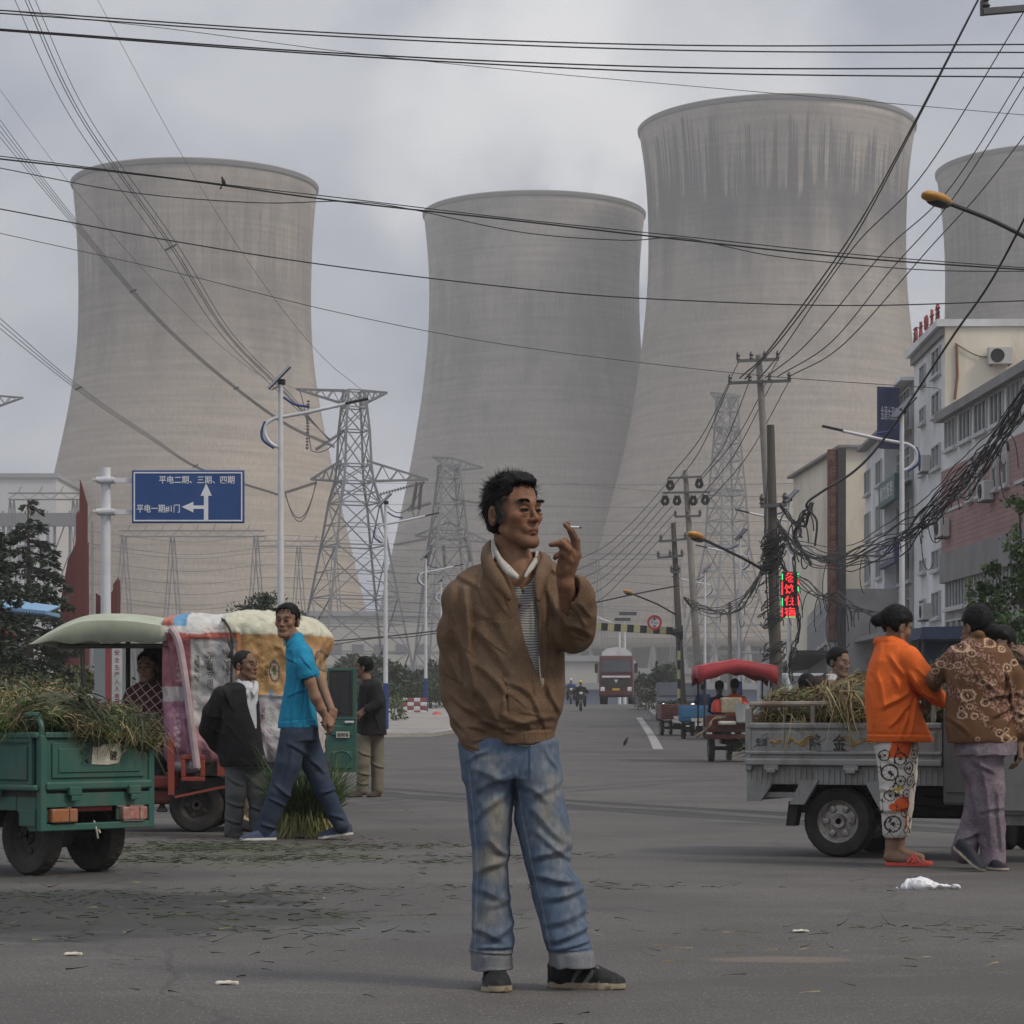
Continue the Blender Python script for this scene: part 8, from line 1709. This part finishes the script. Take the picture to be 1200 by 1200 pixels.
mp_=bpy.data.materials.new('plaid_cloth'); mp_.use_nodes=True; t=mp_.node_tree; L=t.links; bs_=t.nodes['Principled BSDF']; bs_.inputs['Roughness'].default_value=.9; g=nd(t,'ShaderNodeTexCoord'); q_=nd(t,'ShaderNodeMapping'); q_.inputs['Rotation'].default_value=(0,R(38),0); L.new(g.outputs['Object'],q_.inputs[0]); s_=nd(t,'ShaderNodeSeparateXYZ'); L.new(q_.outputs[0],s_.inputs[0])
def line(sock,per,wd):
    a=nd(t,'ShaderNodeMath',operation='MULTIPLY'); L.new(sock,a.inputs[0]); a.inputs[1].default_value=1/per; f=nd(t,'ShaderNodeMath',operation='FRACT'); L.new(a.outputs[0],f.inputs[0]); l=nd(t,'ShaderNodeMath',operation='LESS_THAN'); L.new(f.outputs[0],l.inputs[0]); l.inputs[1].default_value=wd; return l.outputs[0]
l1,l2=line(s_.outputs[0],.062,.13),line(s_.outputs[2],.062,.13); mxx=nd(t,'ShaderNodeMath',operation='ADD'); L.new(l1,mxx.inputs[0]); L.new(l2,mxx.inputs[1]); rp=nd(t,'ShaderNodeValToRGB'); rp.color_ramp.elements[0].color=(.055,.012,.02,1); rp.color_ramp.elements[1].color=(.42,.33,.27,1); rp.color_ramp.elements[1].position=.9
L.new(mxx.outputs[0],rp.inputs[0]); L.new(rp.outputs[0],bs_.inputs['Base Color'])
ts=un([p.st([(797,166,182,.07,.02),(804,155,195,.11,.03),(825,151,199,.13,.03),(850,153,199,.14,.03),(866,154,200,.15,.03)],2.2),(p.ch([(155,814,0),(149,834,-.07),(153,845,-.14),(165,852,-.24)],[9,8.5,7.5,6]),.03),(p.ch([(194,814,0),(202,838,-.06),(195,850,-.16),(184,855,-.24)],[9,8.5,7.5,6]),.03),(p.ch([(166,800,-.03),(172,807,-.08),(180,801,-.03)],[2.5,3,2.5]),.01)],.02)
p.mk('plaid_shirt',p.fold(ts,[(155,820,152,850,2,2),(190,820,196,848,2,2),(165,830,160,860,2,2),(180,835,186,860,2,2)],noise=.004,nscale=11),(132,216,792,872,-.32,.25),.0065,mp_)
legs(p,[([(172,868,.02),(174,876,-.28),(174,885,-.33),(174,930,-.34)],[12,10.5,10,8.5]),([(190,868,.02),(192,880,-.26),(192,888,-.31),(190,930,-.32)],[12,10.5,10,8.5])],[],'trousers',cloth('trouser_dark',(.016,.018,.022),.9,.2,6),(150,212,855,945,-.45,.2))
shoes(p,[(174,19.85,172,19.6,.16,.16),(190,19.85,190,19.6,.16,.16)],.042,.06,(.02,.02,.02),(.05,.05,.05))
# ------------------------------------------------------------------ woman in the orange jacket
p=Per('woman in orange jacket, patterned cropped trousers and red sandals reaching into the grey tricycle',15.05,1055); p.skin=(.23,.125,.075)
hd=Head(p(1051,736,.02),(.80,.50,-.36),(.3,.12,1),.98)
arm_h=hand_fns(p(1103,822,.02),(.75,.55,-.25),(0,-.5,.85),-1,.9,(.5,.5,.4))
ft=[(p.ch([(1046,960,.0),(1045,990,.0),(1045,1000,.0)],[8.5,7.2,8]),.02),(p.ch([(1043,1005,.0),(1052,1006,-.01),(1068,1008,-.02),(1078,1010,-.03)],[7.5,8,6.5,5],.02,((0,0,1),.75)),.02)]+[(rc(p(1076+i*.5,1010,-.055+i*.017),p(1084-i*1.2,1012,-.062+i*.02),.009-i*.0009,.008-i*.0008),.004) for i in range(5)]
ft2=[(p.ch([(1058,960,.14),(1057,998,.14),(1060,1002,.12),(1082,1006,.10)],[8.5,7.2,7,5]),.02)]
figure(p,hd,(1005,1125,705,1022,-.25,.45),[(p.ch([(1046,748,.03),(1045,765,.03)],[9,12]),.02),(p.ch([(1046,780,.03),(1052,870,.03)],[22,20]),.03),(p.ch([(1050,870,.0),(1050,930,.0),(1047,965,.0)],[15,12,8.5]),.02),(p.ch([(1060,870,.12),(1060,930,.14),(1058,965,.14)],[15,12,8.5]),.02),(p.ch([(1066,775,-.08),(1086,806,-.1),(1103,822,.02)],[9,7.5,5]),.02)]+arm_h+ft+ft2,'bun',(1010,1082,700,772,-.2,.22),0,.0055,
       [(el(p(1029,727,-.0),(.045,.042,.040)),.012),(el(p(1036,722,0),(.035,.04,.035)),.02)])
ORJ=cloth('jacket_orange',(.62,.115,.018),.75,.1,5)
oj=un([p.st([(746,1034,1054,.08,.03),(756,1027,1066,.13,.03),(775,1019,1076,.165,.03),(800,1015,1078,.17,.03),(830,1014,1079,.165,.03),(850,1015.5,1086,.165,.03),(866,1018,1094,.165,.03),(869,1018,1095,.16,.03)],2.2),(p.ch([(1062,772,-.09),(1076,792,-.12),(1087,808,-.10),(1097,817,-.03),(1104,821,.01)],[15,14,12,9.5,8]),.025),(p.ch([(1058,775,.15),(1080,800,.2),(1098,816,.12)],[13,11,9]),.03),(p.ch([(1034,750,.1),(1030,752,.02),(1040,752,-.05),(1054,757,-.08)],[4,5,4.5,3],.01),.008)],.02)
oj=sub(oj,p.ch([(1047,735,.03),(1046,750,.03)],[11,10]),.006)
oj=p.fold(oj,[(1024,790,1034,830,3,3),(1040,770,1060,800,3,3),(1060,790,1076,812,3,4),(1066,800,1088,822,3,4),(1070,785,1086,800,2.5,3),(1076,812,1096,824,2,3),(1030,830,1060,812,3.5,3.5),(1040,850,1062,826,3,3),(1060,835,1052,862,3,3.5),(1072,820,1062,860,3,3.5),(1018,810,1022,850,3,2.5),(1030,760,1024,785,3,2.5),(1045,795,1050,812,3,3),(1017,860,1095,862,1.4,-1.6)],noise=.005,nscale=10)
p.mk('jacket',oj,(1003,1120,738,876,-.28,.36),.0058,ORJ)
b=MB(); b.lathe([(.001,0),(.008,0),(.007,.004),(.001,.005)],12,M=Matrix.Translation(p(1056,864,-.142)) @ Matrix.Rotation(R(90),4,'X')); b.build('button',ORJ,p.t)
def pat_paint(V):
    u=600+(V[:,0]+p6.o.x)/15.05*F; v=HV-(V[:,2]+p6.o.z-H)/15.05*F; c=np.tile(A([.50,.47,.42]),(len(V),1)); rg=np.random.default_rng(2); BKc=A([.03,.025,.025]); OG=A([.52,.085,.02])
    c[(v < 888) & (np.abs(u-1052+(v-880)*.3) < 13)]=OG; c[((u-1056)/12) ** 2+((v-942)/9) ** 2 < 1]=OG; c[((u-1046)/8) ** 2+((v-945)/5) ** 2 < 1]=OG; c[(np.abs(u-1062) < 3) & (np.abs(v-962) < 9)]=OG; c[(np.abs(v-925+(u-1045)*.2) < 1.6) & (np.abs(u-1048) < 9)]=A([.35,.26,.03]); c[(np.abs(u-1049) < 1.5) & (np.abs(v-925) < 7)]=A([.35,.26,.03])
    for (cu,cv,r) in ((1040,905,9),(1052,889,7),(1064,900,7),(1044,965,9),(1058,952,5),(1066,915,6),(1034,885,6),(1060,930,5),(1040,932,6),(1072,884,5),(1062,972,5),(1052,915,6)):
        du,dv=(u-cu)/r,(v-cv)/r; d=np.sqrt(du ** 2+dv ** 2); an=np.arctan2(dv,du); c[(np.abs(d-1) < .11) | (d < .28)]=BKc; c[(d < 1) & (d > .3) & (np.abs(np.sin(an*4.5)) < .16)]=BKc
    w_=np.abs(np.sin(u*.32+2.2*np.sin(v*.13))+np.sin(v*.24+u*.1)) < .07; c[w_]=BKc
    return c
p6=p
legs(p,[([(1047,876,.0),(1048,910,-.02),(1047,945,-.03),(1047,973,-.02)],[22,18,15.5,13.5]),([(1060,876,.1),(1061,910,.13),(1060,945,.14),(1059,973,.14)],[20,17,14.5,13])],[(1035,890,1060,900,3,2.5),(1032,925,1055,930,3,3),(1035,950,1060,946,3,2.5)],'patterned_trousers',mat('print_cotton',(1,1,1),.85,.08,10,attr='Col',spec=.2),(1018,1090,862,982,-.22,.32),h=.005,paint=pat_paint)
SND=mat('sandal_red',(.62,.07,.05),.4,.1)
b=MB(); z0=.0
def sandal(hx,hy,tx,ty):
    h_,t_=Vector((hx,hy,0)),Vector((tx,ty,0)); d=(t_-h_).normalized(); n=Vector((-d.y,d.x,0)); L_=(t_-h_).length; b=MB()
    out=[h_+d*L_*x+n*w_ for x,w_ in ((0,0),(.03,.025),(.2,.032),(.5,.03),(.78,.044),(.93,.035),(1,.01))]+[h_+d*L_*x-n*w_ for x,w_ in ((1,.01),(.93,.035),(.78,.044),(.5,.03),(.2,.032),(.03,.025))]
    b.prism([(q.x,q.y) for q in out],.001,.022,'z')
    for x0,x1,hh in ((.48,.72,.062),(.56,.8,.058),(.72,.5,.062),(.8,.6,.056)):
        b.tube(spline([h_+d*L_*x0+n*.042+Vector((0,0,.02)),h_+d*L_*(x0+x1)/2+n*.02+Vector((0,0,hh)),h_+d*L_*(x0+x1)/2-n*.02+Vector((0,0,hh)),h_+d*L_*x1-n*.042+Vector((0,0,.02))],6),.0075,6)
    b.build('sandal',SND,p.t,bevel=.003)
sandal(p(1037,0,0)[0],.0,p(1088,0)[0],-.045); sandal(p(1050,0,0)[0],.15,p(1096,0)[0],.10)
# ------------------------------------------------------------------ woman in the brown patterned blouse
p=Per('woman with dark bun in brown flower patterned blouse and mauve trousers, seen from behind',14.7,1150); p.skin=(.20,.11,.068)
hd=Head(p(1147,737,.06),(-.45,.84,-.28),(-.05,.2,1),1.0)
figure(p,hd,(1085,1215,705,1024,-.3,.5),[(p.ch([(1148,750,.05),(1147,765,.02)],[9,12]),.02),(p.ch([(1147,780,.02),(1150,870,.0)],[26,24]),.03),(p.ch([(1152,880,0),(1158,940,0),(1160,1005,0)],[14,11,6]),.02),(p.ch([(1145,880,.05),(1151,925,.08),(1144,965,.08),(1132,995,.06)],[12,9,8,6]),.02),(p.ch([(1118,770,.02),(1100,797,.12),(1103,812,.3)],[9,7.5,5]),.02),(p.ch([(1178,772,0),(1192,825,-.02),(1193,872,-.04)],[10,8,5.2]),.02)]+hand_fns(p(1193,872,-.04),(.05,0,-1),(.9,-.3,0),1,.95,(.5,.5,.4))+hand_fns(p(1103,812,.3),(-.3,.7,-.5),(0,0,1),1,.9),'bun',(1110,1190,700,775,-.18,.25),0,.0056,
       [(el(p(1163,741,-.02),(.062,.055,.05)),.015),(el(p(1150,730,.01),(.07,.06,.06)),.02),(el(p(1176,745,-.02),(.03,.03,.028)),.012)])
def flower_paint(V):
    u=600+(V[:,0]+p7_.o.x)/14.7*F; v=HV-(V[:,2]+p7_.o.z-H)/14.7*F; back=V[:,1]; n=vnoise(V,30); n2=vnoise(V,130); c=np.tile(A([.115,.056,.026]),(len(V),1))*(1+.12*n)[:,None]; an_n=vnoise(V,55)*.18
    band=(np.abs((u-1108)*.95-(v-765)) < 17+9*n) | (np.abs((u-1140)-(v-760)*.9) < 9+6*n) | (np.abs((u-1130)-(v-825)) < 7+6*n); sp_=band & (n2 > .15); c[sp_]=A([.27,.16,.12]); sp2_=band & (n2 <-.35); c[sp2_]=A([.07,.03,.02])
    for (cu,cv,r) in ((1124,758,8.5),(1134,766,5.5),(1157,754,8),(1171,761,5),(1119,780,4.5),(1112,781,4),(1129,815,9),(1149,824,6),(1123,838,6),(1136,839,4.5),(1131,828,4),(1122,830,3.5),(1146,800,4.5),(1158,800,4),(1165,859,5.5),(1173,865,6.5),(1174,855,4),(1192,840,6.5),(1192,831,4),(1186,777,5),(1176,783,6),(1184,866,4),(1103,778,5),(1098,786,4),(1150,842,3.5),(1140,866,3)):
        d=np.sqrt((u-cu) ** 2+((v-cv)/.85) ** 2)/r+an_n+.05*np.sin(np.arctan2(v-cv,u-cu)*9); m=d < 1; c[m & (d > .72)]=A([.42,.30,.2]); c[m & (d <= .72)]=A([.19,.10,.055]); c[d < .42]=A([.035,.015,.012]); c[d < .16]=A([.42,.30,.19])
    return c
p7_=p
bj=un([p.st([(742,1138,1158,.07,.04),(752,1128,1166,.12,.03),(765,1112,1182,.15,.02),(790,1110,1184,.16,.0),(820,1109,1183,.155,.0),(850,1107,1190,.16,.0),(866,1110,1192,.16,.0),(870,1111,1192,.155,.0)],2.3),(p.ch([(1122,768,.03),(1108,782,.08),(1100,796,.13),(1103,806,.24)],[12,11,10,8.5]),.025),(p.ch([(1172,770,-.0),(1185,792,-.02),(1192,825,-.03),(1194,858,-.04)],[15,13.5,12.5,11]),.025),(p.ch([(1132,748,.06),(1146,745,-.05),(1160,748,.04)],[4,5,4]),.01)],.02)
bj=p.fold(bj,[(1110,790,1120,820,3,2.5),(1180,800,1168,830,3,4),(1176,785,1184,830,2.5,4),(1140,790,1165,815,3,2.5),(1150,820,1180,812,3,3.5),(1160,840,1182,826,3,3.5),(1165,860,1182,840,3,3),(1110,840,1130,860,3,2),(1186,835,1202,838,2,2.5),(1186,812,1200,818,2,2)],noise=.005,nscale=10)
p.mk('blouse',bj,(1082,1218,738,880,-.28,.36),.0056,mat('print_blouse',(1,1,1),.8,.08,10,attr='Col',spec=.2),flower_paint)
MV=mat('cloth_mauve',(.135,.105,.125),.9,.12,5,col2=(.20,.165,.185),fine=110,spec=.15)
legs(p,[([(1150,880,.0),(1157,925,-.02),(1161,970,-.02),(1163,1008,-.02)],[26,19,15.5,14.5]),([(1145,880,.05),(1152,925,.08),(1144,965,.08),(1132,998,.06)],[24,17,14,15])],[(1135,890,1160,905,3,2.5),(1150,920,1158,990,3,3),(1166,930,1170,995,3,3),(1125,985,1145,975,3,3),(1148,950,1172,945,3,2),(1140,880,1150,920,3,2.5)],'trousers',MV,(1105,1210,862,1020,-.3,.32),h=.006,top=[(866,1120,1192,.15,0),(885,1122,1191,.155,0)])
shoes(p,[(1118,14.6,1152,14.45,.135,.0),(1152,14.75,1178,14.5,0,0)],.045,.07,(.012,.013,.018),(.40,.34,.25),.018)
# ------------------------------------------------------------------ others further back
def simple(label,D,ru,head_uv,fwd,skin,jacket,trousers,shoulders,hipv,legs_,arms,hs='short',sc=1.0,h=.01,shirt=None,seat=False,group=None,helmet=None):
    p=Per(label,D,ru,group); p.skin=skin; hd=Head(p(*head_uv,0),fwd,(0,0,1),sc); (sl_,sr_,sv)=shoulders; m_=(sl_+sr_)/2; k1=.22/p.k/2
    sk=[(rc(p(head_uv[0],head_uv[1]+.06/p.k,.02),p(m_,sv,.0),.05,.06),.02),(rc(p(m_,sv+.06/p.k),p(m_,hipv),.10,.09),.03)]
    for a in arms:sk.append((p.ch(a,[.045/p.k,.035/p.k,.027/p.k][:len(a)]),.02)); e=A(p(*a[-1])); dd=e-A(p(*a[-2])); sk += hand_fns(e,dd,(0,-.7,.7),1,1.0,(.6,.6,.4))
    for l in legs_:sk.append((p.ch(l,[.07/p.k,.05/p.k,.035/p.k]),.02))
    us=[q[0] for a in arms+legs_ for q in a]+[sl_,sr_]; vs=[q[1] for a in arms+legs_ for q in a]+[hipv]; q=.12/p.k; bd=(min(us)-q,max(us)+q,head_uv[1]-.17/p.k,max(vs)+q*1.2,-.6,.6)
    p.mk('body',un([hd.f]+sk,.015),bd,h,SKIN,plain_paint(hd,skin,.1)); hq=.16/p.k; p.mk('hair',hd.hair(hs,.002) if not helmet else un([hd.wrap(el((0,-.01,.05),(.105,.12,.095)))],0),(head_uv[0]-hq,head_uv[0]+hq,head_uv[1]-hq,head_uv[1]+hq,-.2,.2),h*.8,helmet or HAIR)
    kk=p.k; js=[p.st([(sv-.07/kk,m_-.05/kk,m_+.05/kk,.05,0),(sv,sl_+.03/kk,sr_-.03/kk,.11,0),(sv+.1/kk,sl_,sr_,.125,0),((sv+hipv)/2,sl_+.02/kk,sr_-.02/kk,.125,0),(hipv,sl_,sr_,.13,0)],2.2)]+[(p.ch([a[0],a[1]]+[tuple(a[1][i]*.25+a[2][i]*.75 for i in range(3))],[.075/kk,.062/kk,.05/kk]),.03) for a in arms]
    jf=un(js,.02)
    if shirt is not None:jf=sub(jf,px_poly(p,[(m_-.05/kk,sv-.1/kk),(m_,sv+.22/kk),(m_+.07/kk,sv-.1/kk)],y1=.0),.005); p.mk('shirt',p.st([(sv-.06/kk,m_-.055/kk,m_+.055/kk,.06,0),(sv+.1/kk,m_-.13/kk,m_+.13/kk,.105,0),(hipv,m_-.13/kk,m_+.13/kk,.11,0)]),bd,h,shirt)
    p.mk('jacket',folds(jf,[],None,.006,9),bd,h,jacket)
    if legs_:p.mk('trousers',folds(un([p.ch(l,[.105/kk,.085/kk,.065/kk]) for l in legs_],.03),[],None,.006,9),bd,h,trousers)
    return p
BKJ=cloth('cloth_black',(.014,.014,.015)); BRK=cloth('cloth_dark_brown',(.04,.025,.022)); WH=cloth('shirt_white',(.46,.47,.48)); ORB=cloth('vest_orange',(.7,.12,.02)); NVJ=cloth('cloth_navy',(.02,.03,.07))
simple('man in dark brown jacket and white shirt looking right behind the grey tricycle',21,975,(983,777),(.75,-.6,-.15),(.22,.125,.08),BRK,BKJ,(955,992,798),860,[[(968,862,0),(967,905,0),(966,955,0)],[(980,862,0),(981,905,0),(982,955,0)]],[[(959,802,0),(956,828,0),(964,850,-.1)],[(989,802,0),(993,826,0),(990,848,-.12)]],shirt=WH,sc=1.0)
simple('dark clothed man half hidden behind the brown patterned blouse at the right edge',17,1192,(1173,757),(-.75,-.6,-.05),(.22,.12,.08),BKJ,BKJ,(1166,1216,792),875,[[(1180,880,0),(1180,930,0),(1180,985,0)],[(1202,880,0),(1203,930,0),(1203,985,0)]],[[(1208,800,-.05),(1222,815,-.22),(1196,776,-.28)],[(1172,800,0),(1168,838,-.05),(1176,868,-.1)]],sc=1.02)
simple('person with only dark hair and shoulders showing behind the grey tricycle load',24,945,(946,806),(.2,.95,0),(.2,.12,.08),BKJ,BKJ,(930,962,828),895,[[(940,897,0),(940,920,-.1),(940,945,0)],[(952,897,0),(952,920,-.1),(952,945,0)]],[[(933,832,0),(931,855,0),(937,872,-.1)],[(959,832,0),(961,855,0),(955,872,-.1)]],'bun')
def z50(v):return v
simple('driver in orange vest sitting under the red canopy, seen from behind',50.3,861,(861,804),(.0,1,0),(.14,.08,.055),ORB,BKJ,(849,873,817),838,[[(856,838,0),(855,842,.4),(855,862,.4)],[(866,838,0),(867,842,.4),(867,862,.4)]],[[(851,820,0),(849,831,.1),(853,833,.35)],[(871,820,0),(873,831,.1),(869,833,.35)]],sc=1.1,h=.018)
simple('passenger in dark clothes under the left side of the red canopy',50.8,843,(843,806),(.1,.95,0),(.12,.07,.05),NVJ,BKJ,(834,852,818),838,[[(840,838,0),(840,842,.35),(840,862,.35)],[(847,838,0),(847,842,.35),(847,862,.35)]],[[(835,821,0),(833,832,.1),(838,836,.25)],[(851,821,0),(853,832,.1),(848,836,.25)]],sc=1.1,h=.018)
simple('driver in dark blue seated on the blue cargo tricycle',76.5,824,(824,806),(.0,1,0),(.12,.07,.05),NVJ,BKJ,(817,831,814),830,[[(821,830,0),(820,832,.35),(820,845,.35)],[(827,830,0),(828,832,.35),(828,845,.35)]],[[(818,816,0),(816,823,.1),(820,826,.35)],[(830,816,0),(832,823,.1),(828,826,.35)]],sc=1.0,h=.022)
# motorcyclists far away
def moto(u,D,v_head,label,helmet,jack):
    k=D/F; gv=HV-(gz(D)-H)/k
    t=thing('motorcycle','far scooter ridden towards the camera, '+label[0],'motorcycle',(xg(u,D),D,gz(D)),R(90))
    wheel(t,(-.6,0,.28),.28,.1,5); wheel(t,(.6,0,.28),.28,.1,5); b=MB(); b.rbox((0,0,.62),(.7,.26,.14),.05); b.rbox((0,0,.42),(.8,.22,.2),.05); b.rbox((-.5,0,.7),(.12,.36,.5),.04); b.tube([(-.6,0,.3),(-.42,0,1.0)],.03,6); b.tube([(-.4,-.34,1.05),(-.42,0,1.0),(-.4,.34,1.05)],.018,6); b.build('frame',CHAS,t); MB().rbox((-.57,0,.9),(.05,.16,.12),.02).build('headlight',MATS['headlamp'],t); MB().rbox((-.58,0,.45),(.03,.14,.2),.01).build('front_plate',LW,t)
    hv=gv-1.42/k; sv=gv-1.2/k; hp_=gv-.72/k; q=lambda m:m/k
    simple(label[1],D,u,(u,hv),(0,-1,0),(.2,.12,.08),jack,BKJ,(u-q(.24),u+q(.24),sv),hp_,[[(u-q(.1),hp_,0),(u-q(.2),hp_+q(.02),-.35),(u-q(.2),gv-q(.28),-.3)],[(u+q(.1),hp_,0),(u+q(.2),hp_+q(.02),-.35),(u+q(.2),gv-q(.28),-.3)]],[[(u-q(.2),sv+q(.05),0),(u-q(.34),sv+q(.25),-.1),(u-q(.3),gv-q(1.05),-.38)],[(u+q(.2),sv+q(.05),0),(u+q(.34),sv+q(.25),-.1),(u+q(.3),gv-q(1.05),-.38)]],h=.03,helmet=helmet)
moto(680.5,125,803,('left of the truck and nearer','motorcyclist in black with a yellow helmet left of the tanker truck'),mat('helmet_yellow',(.5,.36,.03),.4),BKJ)
moto(669,148,806,('farther and partly beside the brown jacket','farther rider in blue close beside the brown jacket'),mat('helmet_white',(.5,.5,.5),.4),cloth('cloth_blue',(.03,.07,.16)))
